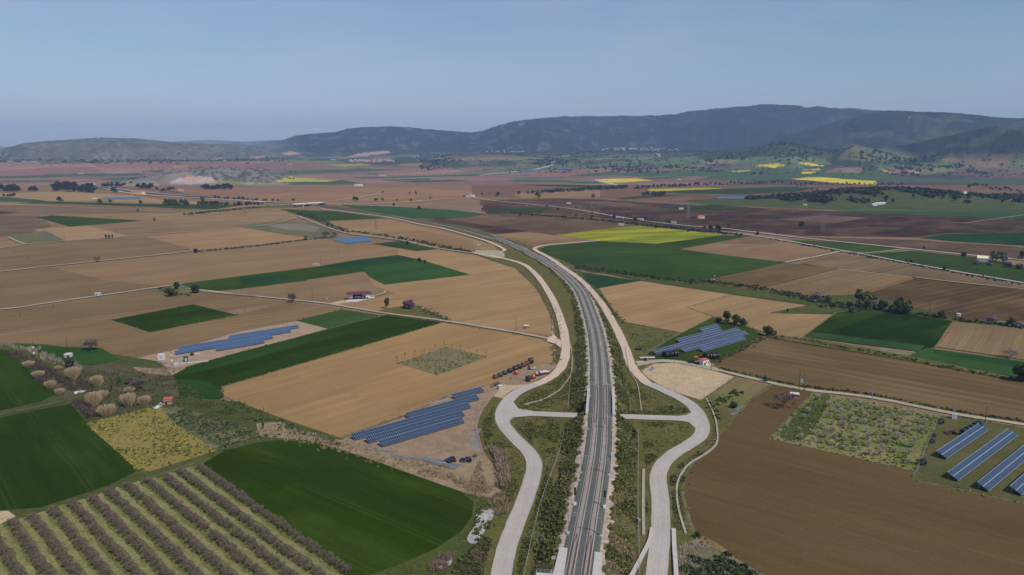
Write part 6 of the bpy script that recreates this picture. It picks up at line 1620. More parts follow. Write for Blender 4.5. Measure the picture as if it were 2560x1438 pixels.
for x, y, h, k, lb in ((134, 769, 17, "plain", "second pole from the left edge on the brown left field"), (51, 793, 17, "plain", "leftmost pole on the brown left field"), (224, 738, 20, "plain", "pole above the white box by the upper farm track"),
    (222, 655, 26, "cross", "pole beside the leafless tree on the upper track"), (168, 866, 20, "plain", "pole with a stay at the edge of the small green field"), (204, 868, 16, "plain", "pole left of the big leafless tree"),
    (86, 896, 44, "trafo", "transformer pole beside the pale reeds on the left"), (191, 918, 22, "plain", "thin pole behind the dark blue grey shrub"), (281, 955, 28, "cross", "left of two poles among the reed clumps"), (308, 964, 32, "cross", "right of two poles among the reed clumps"),
    (418, 1000, 44, "cross", "pole rising behind the red roofed pump hut"), (430, 914, 42, "trafo", "pole with box between the white hut and the left solar rows"), (613, 781, 20, "plain", "pole at the corner of the dark green rectangle"),
    (1090, 939, 40, "plain", "tall pole at the front corner of the sapling plot"), (781, 748, 24, "plain", "pole left of the maroon roofed shed"), (802, 660, 22, "plain", "pole behind the long green field"), (1290, 828, 32, "plain", "pole left of the small white hut in the tan field"),
    (1379, 844, 42, "trafo", "stayed pole where the farm track meets the left road"), (1383, 912, 34, "plain", "thin pole at the curved end of the tan field"), (1255, 974, 26, "plain", "pole behind the transformer cabinet"), (1246, 970, 18, "cross", "short pole left of the transformer cabinet"),
    (660, 1046, 24, "cross", "twisted pole at the lower corner of the tan field"), (1778, 926, 24, "plain", "pole beside the white hut at the solar plot"), (2180, 1000, 34, "plain", "thin grey pole behind the sparse orchard"),
    (2383, 1046, 50, "plain", "tall pole beside the grey cabinet at the right solar site"), (2463, 1056, 46, "cross", "tall pole behind the short blue solar row"), (1942, 729, 20, "plain", "pole at the edge of the long hedge bank"), (2045, 739, 16, "plain", "pole behind the mauve bush"),
    (2120, 748, 22, "plain", "pole left of the tallest olive tree"), (2324, 778, 22, "plain", "pole on the dark brown field at the right"), (2388, 800, 24, "cross", "pole beside the white pump box on the right"), (2025, 648, 15, "plain", "pole beside the short pale lane on the right"),
    (1972, 655, 14, "plain", "pole on the brown field left of the short pale lane"), (1919, 668, 16, "plain", "right pole at the edge of the large green field"), (1862, 680, 16, "plain", "middle pole at the edge of the large green field"), (1805, 690, 18, "plain", "left pole at the edge of the large green field"),
    (1784, 706, 26, "trafo", "transformer pole at the corner of the large green field"), (1790, 706, 20, "plain", "pole just right of the transformer pole at the large green field"), (2343, 624, 18, "plain", "pole behind the main road on the right"), (2161, 606, 14, "plain", "pole on the main road verge"),
    (2008, 591, 12, "plain", "small pole behind the main road"), (884, 602, 12, "plain", "pole just above the small bright solar site"), (846, 637, 14, "plain", "pole on the tan field below the bright solar site"), (872, 625, 16, "plain", "pole right of the bright solar site"),
    (1104, 611, 14, "plain", "pole left of the dirt road bend"), (130, 591, 18, "plain", "left of two poles on the pale left square field"), (162, 605, 16, "plain", "right of two poles on the pale left square field"), (472, 628, 18, "plain", "pole behind the hedge start on the left plain"),
    (36, 636, 10, "plain", "faint pole on the far left brown field"), (70, 650, 14, "plain", "second faint pole on the far left brown field"), (598, 612, 12, "plain", "pole right of the dark green hedge bush"), (290, 580, 12, "plain", "pole by the three small dark trees"),
    (1344, 688, 12, "plain", "short pole beside the left road bend"), (1394, 690, 22, "cross", "pole between railway and right road in the bend"), (1412, 712, 18, "plain", "lower pole between railway and right road in the bend"), (1455, 722, 20, "cross", "pole left of the right road above the curve"), (1476, 762, 22, "plain", "pole between railway and right road below the curve")):
    pole(x, y, h, lb, k, "steel" if "grey" in lb or "between railway" in lb else "wood")
hframe(2003, 978, 50, "twin wooden poles carrying a transformer beside the farm track")
def pylon(x, y, hpx, label):
    P = G(x, y); s = sc_at(y); H = hpx / s; b_ = H * .11
    r = empty("pylon", P, R(25), label, "pylon", "lattice pylons across the plain")
    m = MB(); w0 = max(.12, .35 / s)
    cs = [(-1, -1), (1, -1), (1, 1), (-1, 1)]
    lv = [0, .2, .38, .54, .68, .8, .9]
    def c(q, t): k = b_ * (1 - .8 * t); return (q[0] * k, q[1] * k, H * t)
    for i in range(4): m.tube(c(cs[i], 0), c(cs[i], .9), w0, w0 * .7, 4)
    m.tube((0, 0, H * .85), (0, 0, H), w0, w0 * .5, 4)
    for a, d_ in zip(lv, lv[1:]):
        for i in range(4):
            m.tube(c(cs[i], a), c(cs[(i + 1) % 4], d_), w0 * .55, n=3, caps=False); m.tube(c(cs[(i + 1) % 4], a), c(cs[i], d_), w0 * .55, n=3, caps=False)
    m.build("tower", M["pylon"], r)
    for t, L in ((.72, .17), (.83, .13), (.93, .10)):
        m = MB(); m.tube((-H * L, 0, H * t), (H * L, 0, H * t), w0 * .8, n=4); m.tube((-H * L, 0, H * t), (0, 0, H * (t + .05)), w0 * .5, n=3); m.tube((H * L, 0, H * t), (0, 0, H * (t + .05)), w0 * .5, n=3); m.build("crossarm", M["pylon"], r)
for x, y, h, lb in ((1720, 546, 36, "lattice pylon beside the red roofed house"), (2056, 577, 44, "nearest lattice pylon on the maroon fields at the right"), (1678, 511, 20, "lattice pylon behind the green strip on the maroon fields"), (940, 573, 22, "lattice pylon on the tan field left of the railway"),
    (1478, 521, 18, "faint lattice pylon behind the main road"), (1980, 532, 18, "small pylon at the left foot of the wooded knoll"), (2497, 535, 16, "small pylon on the green strip under the knoll"), (937, 592, 12, "short steel mast beside the farm road"),
    (1310, 482, 9, "tiny pylon by the tree line"), (730, 479, 9, "tiny pylon left of the billboard"), (1165, 492, 12, "tiny pylon by the crossroads")):
    pylon(x, y, h, lb)

# ---------------------------------------------------------------- huts, barns, houses
def house(name, x, y, size, wall, roof, label, cat, rz=0, roofh=None, group=None, door=True, wins=2, P=None, flat=False, wingroup=None):
    P = P or (G(x, y) if y > 463 else hit(x, y))
    if P is None: return None
    L, W_, H = size
    r = empty(name, P, R(rz), label, cat, group)
    m = MB(); m.box((0, 0, H / 2 - .1), (L, W_, H + .2))
    if not flat:
        rh = roofh or W_ * .28
        n = len(m.v); m.add([(-L / 2, -W_ / 2, H), (-L / 2, W_ / 2, H), (-L / 2, 0, H + rh), (L / 2, -W_ / 2, H), (L / 2, W_ / 2, H), (L / 2, 0, H + rh)], [(0, 2, 1), (3, 4, 5)])
    m.build("wall", M[wall], r)
    m = MB()
    if flat: m.box((0, 0, H + .18), (L + .5, W_ + .5, .16))
    else: m.gable((0, 0, H), (L, W_), rh, 0, .3, .14)
    m.build("roof", M[roof], r)
    if door: m = MB(); m.box((-L * .22, -W_ / 2 - .03, min(1.0, H * .4)), (min(1.1, L * .25), .08, min(2.0, H * .8))); m.build("door", M["glass"], r)
    for i in range(wins):
        m = MB(); m.box((L * (.05 + .35 * i / max(1, wins - 1) if wins > 1 else .2), -W_ / 2 - .03, H * .6), (min(.9, L * .14), .08, min(.9, H * .3))); m.build("window", M["glass"], r)
    return r
house("pump_hut", 1760, 913, (4.2, 3.6, 3.4), "white", "redroof", "white hut with a red roof among the black coils at the solar plot", "hut", 25, flat=True)
house("pump_hut", 421, 1010, (3.6, 3.0, 2.8), "brick", "redroof", "small brick pump hut with red roof beside the yellow meadow", "hut", 20, flat=True)
house("shed", 1986, 994, (3.8, 2.6, 2.0), "brick", "white", "small white roofed hut beside the lone leafless tree", "hut", -20, flat=True)
house("pump_hut", 1316, 821, (3.0, 2.6, 1.9), "brick", "white", "small white hut in the tan field left of the road", "hut", 10, flat=True)
house("pump_hut", 646 + 168, 748, (2.8, 2.4, 1.8), "plaster", "redroof", "tiny pale pump hut left of the maroon shed", "hut", 0, flat=True)
house("pump_hut", 245, 738, (4.2, 2.4, 1.7), "white", "white", "white box hut beside the farm track on the left", "hut", 10, flat=True)
house("pump_hut", 788, 663, (5.0, 2.4, 1.4), "plaster", "concrete", "low concrete trough hut behind the long green field", "hut", 0, flat=True, door=False)
house("pump_hut", 796, 664, (3.0, 2.4, 1.6), "plaster", "concrete", "second low concrete hut behind the long green field", "hut", 0, flat=True, door=False)
house("pump_hut", 2396, 790, (2.4, 2.0, 1.7), "white", "white", "white pump box under the pole on the dark brown field", "hut", 0, flat=True)
house("field_hut", 1198, 615, (4.2, 2.6, 1.8), "greybox", "white", "pale box by the dirt road bend", "hut", 0, flat=True, door=False)
house("cottage", 1752, 546, (12, 8, 3.2), "white", "redroof", "lone white house with a bright red roof on the maroon fields", "house", 10)
house("barn", 2455, 654, (10, 10, 4.2), "greybox", "cream", "yellow roofed barn among thickets at the right", "barn", -28, roofh=2.4, wins=0, door=False)
house("barn", 345, 486, (46, 14, 6), "yellow", "orangeroof", "long station building with an orange roof beside the yard", "building", -24, wins=2)
house("outbuilding", 228, 463, (22, 14, 7), "white", "white", "small white building behind the dark grove", "building", 0, flat=True)
house("outbuilding", 237, 498, (9, 6, 4), "white", "white", "tiny white hut on the tan field near the thin solar row", "hut", 0, flat=True)
house("outbuilding", 418, 475, (10, 8, 6), "white", "white", "white kiosk at the edge of the yard", "hut", 0, flat=True)
house("outbuilding", 452, 478, (16, 10, 4), "plaster", "orangeroof", "small orange roofed hut near the yard", "hut", 0)
house("field_hut", 1169, 494, (10, 8, 5), "plaster", "white", "left pale building at the crossroads on the middle plain", "building", 0, flat=True)
house("field_hut", 1182, 493, (12, 8, 6), "white", "white", "right pale building at the crossroads on the middle plain", "building", 0, flat=True)
house("field_hut", 1422, 510, (10, 6, 3), "white", "white", "white shed under the small leafless tree on the dark plain", "hut", 0, flat=True)
house("field_hut", 1553, 564, (9, 6, 2.6), "plaster", "white", "low pale hut above the yellow green field", "hut", 0, flat=True)
house("field_hut", 1703, 524, (9, 5, 3.4), "white", "white", "small white hut at the tip of the green strip", "hut", 0, flat=True)
house("chapel", 0, 0, (1, 1, 1), "white", "redroof", "x", "x", P=(0, 0, -900)) if False else None
# covered tanks under the maroon roof
P = G(898, 749); r = empty("open_shed", P, R(13), "open sided shed with a maroon sheet roof on thin posts", "shed")
m = MB(); m.add([(-10, -3.6, 5.3), (10, -3.6, 5.3), (10, 3.8, 6.0), (-10, 3.8, 6.0), (-10, -3.6, 5.45), (10, -3.6, 5.45), (10, 3.8, 6.15), (-10, 3.8, 6.15)], [(3, 2, 1, 0), (4, 5, 6, 7), (0, 1, 5, 4), (1, 2, 6, 5), (2, 3, 7, 6), (3, 0, 4, 7)]); m.build("roof", M["maroon"], r)
m = MB(); m.box((0, -3.62, 5.2), (20, .12, .5)); m.build("fascia", M["maroon"], r)
for i in range(4):
    for yy in (-3.4, 3.6): m = MB(); m.tube((-9.7 + i * 6.46, yy, 0), (-9.7 + i * 6.46, yy, 5.5 if yy < 0 else 6.0), .12, n=6); m.build("post", M["maroon"], r)
o = slab("concrete_slab", [(862, 753), (876, 744), (932, 739), (938, 743), (890, 754)], .25, .3, M["white"], "white concrete slab under the maroon shed", "slab")
P = G(894, 746); r = empty("storage_tank", (P[0], P[1], .25), R(13), "black tank with a white panel under the maroon roof", "tank")
m = MB(); m.tube((-4, 0, 1.5), (4, 0, 1.5), 1.45, n=18); m.build("tank_body", M["black"], r)
m = MB(); m.box((0, -1.5, 1.2), (5.0, .12, 1.0)); m.build("white_panel", M["white"], r)
for q in (-2.6, 2.6): m = MB(); m.box((q, 0, .15), (.4, 2.4, .3)); m.build("cradle", M["steel"], r)
P = G(911, 745); r = empty("water_tank", (P[0], P[1], .25), 0, "pale green round tank beside the black tank under the maroon roof", "tank")
m = MB(); m.tube((0, 0, 0), (0, 0, 2.0), 1.1, n=16); m.build("body", M["bluewall"], r); m = MB(); m.tube((0, 0, 2.0), (0, 0, 2.2), .4, n=12); m.build("lid", M["steel"], r)
# concrete bunker on the small green field
P = G(171, 892); r = empty("bunker", P, R(10), "pale domed concrete bunker on the small green field", "bunker")
m = MB(); m.tube((0, 0, -.2), (0, 0, 1.7), 2.5, 2.3, 14); m.tube((0, 0, 1.7), (0, 0, 2.2), 2.6, 1.6, 14); m.build("shell", M["plaster"], r)
m = MB(); m.box((.8, -2.35, .8), (1.1, .5, 1.3)); m.build("opening", M["glass"], r)
slab("concrete_pad", [(184, 980), (215, 973), (219, 977), (188, 985)], .2, .4, M["white"], "pale concrete pad between bramble row and reed clumps", "slab")
slab("concrete_ramp", [(383, 1020), (402, 1006), (416, 1008), (392, 1022)], .3, .5, M["white"], "pale concrete ramp in front of the red roofed pump hut", "slab")
# cabinets
def cab(x, y, sz, mat, lb, rz=0, name="cabinet", lid="greybox"):
    r = empty(name, G(x, y), R(rz), lb, "cabinet"); a, b_, h = sz
    m = MB(); m.box((0, 0, h / 2), (a, b_, h)); m.build("body", M[mat], r)
    m = MB(); m.box((0, 0, h + .06), (a + .2, b_ + .2, .12)); m.build("lid", M[lid], r)
    m = MB(); m.box((a * .1, -b_ / 2 - .02, h * .5), (a * .5, .05, h * .6)); m.build("door", M["greybox"], r)
    return r
cab(404, 899, (3.2, 2.6, 3.2), "white", "white square hut at the left end of the left solar site", 0, "control_hut", "white")
cab(441, 914, (1.6, 1.2, 1.6), "white", "small white cabinet at the foot of the left solar site pole", 10)
cab(465, 904, (2.2, 1.8, 3.0), "teal", "dark teal cabinet left of the left solar rows", 15, "control_cabinet", "teal")
cab(1251, 975, (1.9, 1.3, 2.4), "greybox", "grey transformer cabinet between the central solar site and the left road", 10, "transformer_cabinet", "white")
cab(2385, 1047, (2.2, 1.6, 2.2), "greybox", "grey green cabinet beside the tall pole at the right solar site", -15)

# ---------------------------------------------------------------- pipe coils, reels, trailer
def coil(x, y, Rr, wd, mat, lb, group=None, rz=40, lie=False, P=None):
    P = P or G(x, y); r = empty("pipe_coil", P, R(rz), lb, "pipe coil", group)
    ax = (0, 0, 1) if lie else (1, 0, 0); z = wd / 2 if lie else Rr
    m = MB()
    for i in range(6):
        q = (i - 2.5) / 6 * wd
        m.ring((q, 0, z) if not lie else (0, 0, z + q), ax, Rr * .45, Rr * (1 - .03 * (i % 2)), wd / 6 * .96, 18)
    m.build("coiled_pipe", M[mat], r)
    m = MB()
    for i in range(3):
        a = i * 2.1; c_ = (math.cos(a) * Rr * .72, math.sin(a) * Rr * .72)
        if lie: m.box((c_[0], c_[1], z), (.16, .7 * Rr, wd * 1.03), rz=a)
        else: m.box((0, c_[0], z + c_[1]), (wd * 1.03, .12, .62 * Rr), rx=a)
    m.build("strap", M["steel"], r)
    return r
for i, (x, y, mt, Rr, lb) in enumerate(((1239, 947, "rust", 1.25, "rusty brown pipe coil at the lower left end of the coil row"), (1251, 942, "teal", 1.2, "second coil from the lower left end of the coil row, dark blue"), (1262, 937, "teal", 1.25, "third coil from the lower left end of the coil row"),
        (1275, 932, "black", 1.35, "fourth coil from the lower left end, apart from its neighbours"), (1288, 927, "black", 1.5, "fifth coil, behind the upper orange reel"), (1299, 922, "black", 1.35, "sixth coil of the row, right of the upper orange reel"),
        (1309, 917, "rust", 1.3, "seventh coil of the row, dark purple"), (1318, 913, "maroon", 1.3, "eighth coil of the row, reddish"), (1327, 909, "black", 1.7, "largest coil at the upper right end of the coil row"))):
    coil(x, y, Rr, 2.2, mt, lb, "pipe coils in a row beside the left road", 28)
def reel(x, y, Rr, mat, lb, rz):
    r = empty("hose_reel", G(x, y), R(rz), lb, "hose reel", "irrigation hose reels beside the left road")
    for q in (-.7, .7):
        m = MB(); m.ring((q, 0, Rr + .35), (1, 0, 0), Rr * .86, Rr, .12, 20)
        for k in range(6):
            a = k * math.pi / 3; m.tube((q, 0, Rr + .35), (q, math.cos(a) * Rr * .9, Rr + .35 + math.sin(a) * Rr * .9), .07, n=4)
        m.ring((q, 0, Rr + .35), (1, 0, 0), .05, Rr * .45, .1, 16); m.build("flange", M[mat], r)
    m = MB(); m.tube((-.68, 0, Rr + .35), (.68, 0, Rr + .35), Rr * .78, n=20); m.build("wound_hose", M["black"] if mat == "rust" else M["orange"], r)
    m = MB(); m.box((0, 0, .45), (2.0, 2.4, .2)); m.tube((0, 1.0, .45), (0, 3.0, .35), .08, n=5); m.build("chassis", M["rust"], r)
    for q in (-1.1, 1.1): m = MB(); m.ring((q, -.4, .4), (1, 0, 0), .12, .4, .22, 14); m.build("wheel", M["black"], r)
reel(1290, 937, 1.15, "orange", "upper orange hose reel in front of the coil row", 30)
reel(1333, 948, 1.2, "orange", "lower orange hose reel between rusty reel and trailer", 30)
reel(1320, 955, 1.6, "rust", "big rusty hose reel nearest the left road", 35)
r = empty("hose_reel", G(1326, 925), R(20), "grey machine beside the upper end of the coil row", "farm machine")
m = MB(); m.ring((-.6, 0, 1.3), (1, 0, 0), .3, 1.2, .7, 16); m.build("drum", M["black"], r)
m = MB(); m.box((1.6, 0, .8), (3.6, 1.4, .25)); m.box((2.2, 0, 1.2), (1.2, 1.0, .7)); m.build("chassis", M["greybox"], r)
for q in (-.8, .8): m = MB(); m.ring((1.2, q, .4), (0, 1, 0), .12, .42, .22, 12); m.build("wheel", M["black"], r)
r = empty("trailer", G(1361, 937), R(22), "low red trailer loaded with white sacks beside the left road", "trailer")
m = MB(); m.box((0, 0, 1.0), (6.4, 2.3, .22)); m.box((0, -1.15, 1.25), (6.4, .08, .4)); m.box((0, 1.15, 1.25), (6.4, .08, .4)); m.tube((-3.2, 0, .9), (-4.8, 0, .6), .08, n=5); m.build("bed", M["maroon"], r)
for i in range(9):
    m = MB(); a = random.uniform(0, 3); m.box((-2.2 + (i % 5) * 1.05, -.5 + (i // 5) * .9, 1.45 + .25 * random.random()), (1.15, .9, .75 + .4 * random.random()), rz=a * .2, rx=.15 * a); m.build("sack", M["sack"], r)
for q in (-1, 1):
    for xx in (-1.8, 1.9): m = MB(); m.ring((xx, q * 1.0, .45), (0, 1, 0), .14, .45, .25, 14); m.build("wheel", M["black"], r)
r = empty("tractor", G(1344, 941), R(25), "small grey and red machine hitched in front of the trailer", "tractor")
m = MB(); m.box((.3, 0, 1.1), (2.6, 1.2, .9)); m.build("body", M["maroon"], r)
m = MB(); m.box((-.6, 0, 2.0), (1.3, 1.3, 1.2)); m.build("cab", M["greybox"], r)
for q in (-.8, .8): m = MB(); m.ring((-.7, q, .8), (0, 1, 0), .25, .8, .4, 16); m.build("wheel", M["black"], r); m = MB(); m.ring((1.3, q, .45), (0, 1, 0), .14, .45, .3, 14); m.build("wheel", M["black"], r)
# heaps of black pipe: a stack of coils each
def heap(x, y, n, Rr, lb, mat="black", rz=20, row=False, step=None):
    P = G(x, y); r = empty("coil_heap", P, R(rz), lb, "coil heap")
    for i in range(n):
        m = MB(); t = i - (n - 1) / 2
        if row: m.ring((t * (step or .55), random.uniform(-.15, .15), Rr * random.uniform(.85, 1)), (1, random.uniform(-.25, .25), random.uniform(-.1, .1)), Rr * .45, Rr, .42, 16)
        else: m.ring((random.uniform(-1, 1) * Rr * 1.0, random.uniform(-1, 1) * Rr * .7, Rr * .4 + .25 * (i % 3)), (random.uniform(-.6, .6), random.uniform(-.6, .6), 1), Rr * .4, Rr * .9, .35, 14)
        m.build("pipe_ring", M[mat], r)
heap(1126, 1156, 9, 1.4, "left heap of black pipe coils inside the central solar site")
heap(1164, 1154, 9, 1.3, "middle heap of black pipe coils inside the central solar site")
heap(1182, 1143, 4, .9, "small right heap of black pipe coils inside the central solar site")
heap(1676, 893, 11, 2.0, "long dark heap of pipe coils in front of the solar rows right of the railway", row=True, rz=22, step=.85)
heap(1777, 898, 10, 2.1, "round dark heap of pipe coils behind the white red roofed hut", row=True, rz=12, step=.85)
heap(1729, 908, 9, 1.5, "tangle of black coils left of the white red roofed hut")
heap(1744, 911, 8, 1.5, "black coils just in front of the white red roofed hut")
heap(1597, 876, 5, 1.2, "small black heap beside the right road", row=True, rz=0, step=.7)
heap(1753, 893, 5, 1.5, "maroon heap behind the white red roofed hut", "maroon")
heap(480, 889, 4, .9, "small dark heap of sheets in front of the left solar rows", "black", row=True)
heap(2380, 1086, 9, 1.5, "rusty brown heap of scrap left of the dark pipe coils", "rust")
for i, (x, y) in enumerate(((2408, 1088), (2418, 1082), (2428, 1077), (2438, 1071), (2446, 1067))):
    coil(x, y, 1.45, 1.9, "teal", "%s dark blue pipe coil behind the short solar row, counted from the left" % ORDN[i], "dark blue pipe coils behind the short solar row", 36)
for x, y, q, lb in ((2352, 1060, 1.3, "uppermost black coil on the fence of the right solar site"), (2335, 1093, .8, "small black coil on the fence, second from the top"), (2330, 1108, 1.0, "small black coil on the fence, third from the top"), (2307, 1163, 1.3, "lowest black coil on the fence beside the sparse orchard")):
    coil(x, y, q, 1.4, "black", lb, "black coils on the fence of the right solar site", 65)
r = empty("orange_frame", G(1740, 903), R(15), "small orange roofed frame left of the white red roofed hut", "machine")
m = MB(); m.box((0, 0, 2.6), (2.6, 1.8, .2)); m.build("roof", M["orange"], r)
for a in (-1.1, 1.1):
    for b_ in (-.7, .7): m = MB(); m.tube((a, b_, 0), (a, b_, 2.6), .08, n=5); m.build("post", M["rust"], r)
r = empty("trailer", G(1618, 898), R(5), "long pale stake trailer beside the right road", "trailer")
m = MB(); m.box((0, 0, 1.0), (9.0, 2.4, .25)); m.build("bed", M["sack"], r)
for i in range(10):
    for q in (-1.15, 1.15): m = MB(); m.tube((-4.3 + i * .95, q, 1.0), (-4.3 + i * .95, q, 2.3), .06, n=4); m.build("stake", M["rust"], r)
for q in (-1, 1):
    for xx in (-2.8, 2.8): m = MB(); m.ring((xx, q * 1.0, .45), (0, 1, 0), .14, .45, .25, 14); m.build("wheel", M["black"], r)
r = empty("farm_machine", G(1613, 904), R(30), "dark tangle of a machine in front of the stake trailer", "farm machine")
m = MB(); m.ring((0, 0, 1.1), (1, .3, 0), .5, 1.1, .8, 16); m.build("drum", M["black"], r)
m = MB(); m.box((1, 0, .7), (2.6, 1.2, .4)); m.tube((1.5, 0, .7), (2.6, .3, 2.0), .1, n=5); m.build("frame", M["steel"], r)
r = empty("farm_machine", G(1631, 925), R(50), "grey blue implement beside the pale bare plot", "farm machine")
m = MB(); m.box((0, 0, .6), (4.6, 1.4, .25)); m.box((0, 0, 1.2), (1.0, 1.0, 1.3)); m.build("frame", M["steel"], r)
for k in range(5): m = MB(); m.tube((-2 + k, -.6, .6), (-2 + k, -.9, 0), .07, n=4); m.build("tine", M["steel"], r)
# bundles of aluminium pipes along the fences
def pipes(x, y, L, n, lb, rz):
    r = empty("pipe_bundle", G(x, y), R(rz), lb, "pipe bundle", "grey irrigation pipe bundles")
    for i in range(n):
        m = MB(); q = (i - n / 2) * .28; j = random.uniform(-.5, .5); m.tube((-L / 2 + j, q, .15 + .16 * (i % 2)), (L / 2 + j, q, .15 + .16 * (i % 2)), .09, n=6); m.build("pipe", M["steel"], r)
for a in ((950, 1128, 12, 7, "pipe bundle at the left end of the central site fence", -12), (1012, 1146, 12, 8, "second pipe bundle along the central site fence", -12), (1078, 1152, 14, 10, "long pipe bundle left of the black heaps", -14), (1112, 1162, 12, 12, "pipe bundle in front of the left black heap", -16),
          (1190, 1082, 9, 10, "pipe bundle by the right fence of the central site, middle", 78), (1184, 1102, 9, 12, "pipe bundle by the right fence of the central site, lower", 82), (1186, 1060, 8, 8, "pipe bundle by the right fence of the central site, upper", 78), (1190, 1120, 7, 8, "pipe bundle nearest the lower right corner of the central site", 70),
          (1100, 1003, 14, 5, "pipe bundle behind the central solar rows", 40), (446, 893, 11, 7, "pipe bundle right of the pole at the left solar site", 8), (470, 908, 22, 6, "long pipe bundle in front of the teal cabinet", 20), (405, 908, 8, 6, "pipe bundle below the white square hut", -30), (487, 886, 6, 5, "short pipe bundle beside the dark sheets", 25),
          (1848, 1021, 8, 7, "upper pale pipe bundle at the edge of the brown field", 45), (1838, 1033, 8, 6, "lower pale pipe bundle at the edge of the brown field", 45)):
    pipes(a[0], a[1], a[2], a[3], a[4], a[5])

# ---------------------------------------------------------------- road bridge over the railway in the distance
A_, B_ = Vector(G(735, 511, 6.5)), Vector(G(806, 506, 6.5))
r = empty("road_bridge", (A_.x, A_.y, 0), 0, "pale concrete road bridge over the railway", "bridge"); o0 = Vector((A_.x, A_.y, 0))
m = MB(); dv_ = (B_ - A_); an = math.atan2(dv_.y, dv_.x); mid = (A_ + B_) / 2 - o0
m.box((mid.x, mid.y, 5.9), (dv_.length, 10, 1.4), an); m.build("deck", M["concrete"], r)
for q in (-5.1, 5.1):
    n_ = Vector((-math.sin(an), math.cos(an), 0)) * q; m = MB(); m.box((mid.x + n_.x, mid.y + n_.y, 7.1), (dv_.length, .3, 1.0), an); m.build("parapet", M["white"], r)
for t in (.28, .62):
    q = (A_.lerp(B_, t)) - o0; m = MB(); m.box((q.x, q.y, 2.6), (1.6, 8, 5.4), an); m.build("pier", M["concrete"], r)
def ramp(P0, P1, w_, h0, h1, mat, name):
    a, b_ = Vector(P0), Vector(P1); d_ = (b_ - a).normalized(); n_ = Vector((-d_.y, d_.x, 0)); V = []
    for p, h in ((a, h0), (b_, h1)):
        for q, z in ((-w_ / 2 - h * 1.8, -.1), (-w_ / 2, h), (w_ / 2, h), (w_ / 2 + h * 1.8, -.1)): V.append((p.x + n_.x * q, p.y + n_.y * q, z))
    o = mesh_obj(name, V, [(1, 0, 4, 5), (2, 1, 5, 6), (3, 2, 6, 7), (0, 1, 2, 3), (7, 6, 5, 4)], M[mat]); tag(o, kind="structure"); return o
ramp(tuple(B_.xy) + (0,), G(866, 508), 8, 6.4, .3, "base", "embankment")
ramp(tuple(A_.xy) + (0,), G(610, 520), 8, 6.4, .3, "slope", "embankment")
ribbon("road", [(735, 512), (640, 517)], 6, M["track"], z=0)

# billboard
P = G(897, 468); r = empty("billboard", P, R(0), "white billboard with an orange mark and grey lettering on the red plain", "billboard")
m = MB(); m.box((0, 0, 7), (29, .4, 8)); m.build("board", M["white"], r)
for q in (-9, 9): m = MB(); m.box((q, .4, 2), (.5, .5, 6)); m.build("post", M["steel"], r)
m = MB(); m.box((-9, -.25, 7), (4.5, .1, 5)); m.build("orange_mark", M["orange"], r)
m = MB()
for i in range(7): m.box((-3.5 + i * 2.1, -.25, 7), (1.3, .1, 3.0 if i % 2 else 2.4))
m.build("lettering", M["greybox"], r)

# lorries on the main road
def lorry(x, y, lb, tank, sc_=1.0):
    P = G(x, y); r = empty("lorry", P, R(-38 + 180), lb, "lorry")
    m = MB()
    if tank: m.tube((-6, 0, 2.6), (6, 0, 2.6), 1.6, n=16)
    else: m.box((0, 0, 2.6), (11, 2.6, 2.9))
    m.build("tank" if tank else "box_body", M["white"] if not tank else M["greybox"], r)
    m = MB(); m.box((0, 0, .9), (14, 2.2, .3)); m.build("chassis", M["black"], r)
    m = MB(); m.box((7.6, 0, 2.0), (2.2, 2.5, 2.8)); m.build("cab", M["white"], r)
    m = MB(); m.box((8.72, 0, 2.5), (.06, 2.2, 1.0)); m.build("windscreen", M["glass"], r)
    for xx in (-5, -3.6, 4.2, 7.4):
        for q in (-1.1, 1.1): m = MB(); m.ring((xx, q, .5), (0, 1, 0), .15, .55, .3, 12); m.build("wheel", M["black"], r)
lorry(1551, 548, "silver tanker lorry on the main road", True)
lorry(1601, 552, "smaller white lorry behind the dark tree on the main road", False)
lorry(1682, 560, "grey lorry half hidden by trees on the main road", False)
def car(x, y, lb, rz=-38):
    P = G(x, y); r = empty("car", P, R(rz), lb, "car")
    m = MB(); m.box((0, 0, .75), (4.2, 1.8, .8)); m.build("body", M["white"], r)
    m = MB(); m.box((-.2, 0, 1.4), (2.3, 1.6, .6)); m.build("cabin", M["glass"], r)
    for xx in (-1.3, 1.3):
        for q in (-.85, .85): m = MB(); m.ring((xx, q, .35), (0, 1, 0), .1, .36, .2, 12); m.build("wheel", M["black"], r)
car(1500, 535, "white car on the main road left of the tanker lorry"); car(1317, 514, "white car on the main road, far left")

# ---------------------------------------------------------------- wooded knoll on the right
KX = G(2350, 525); KC = (KX[0] + 15, KX[1] + 230)
def knoll(X, Y):
    n = 10 * (fbm(X / 90, Y / 90, 4, 71) - .5)
    e = ((X - KC[0] + (Y - KC[1]) * .1) / 330) ** 2 + ((Y - KC[1]) / 215) ** 2
    e2 = ((X - KC[0] + 240) / 210) ** 2 + ((Y - KC[1] - 10) / 150) ** 2
    e3 = ((X - KC[0] - 300) / 240) ** 2 + ((Y - KC[1] - 10) / 150) ** 2
    return np.maximum(np.maximum((30 + n) * np.exp(-e * 1.9), (10 + n * .4) * np.exp(-e2 * 1.6)), (11 + n * .4) * np.exp(-e3 * 1.6)) * np.clip((1.9 - ((X - KC[0]) / 430) ** 2 - ((Y - KC[1]) / 270) ** 2) * 2, 0, 1)
xs, ys = np.linspace(KC[0] - 640, KC[0] + 640, 180), np.linspace(KC[1] - 400, KC[1] + 400, 90)
Xg, Yg = np.meshgrid(xs, ys); Hg = knoll(Xg, Yg) - .7
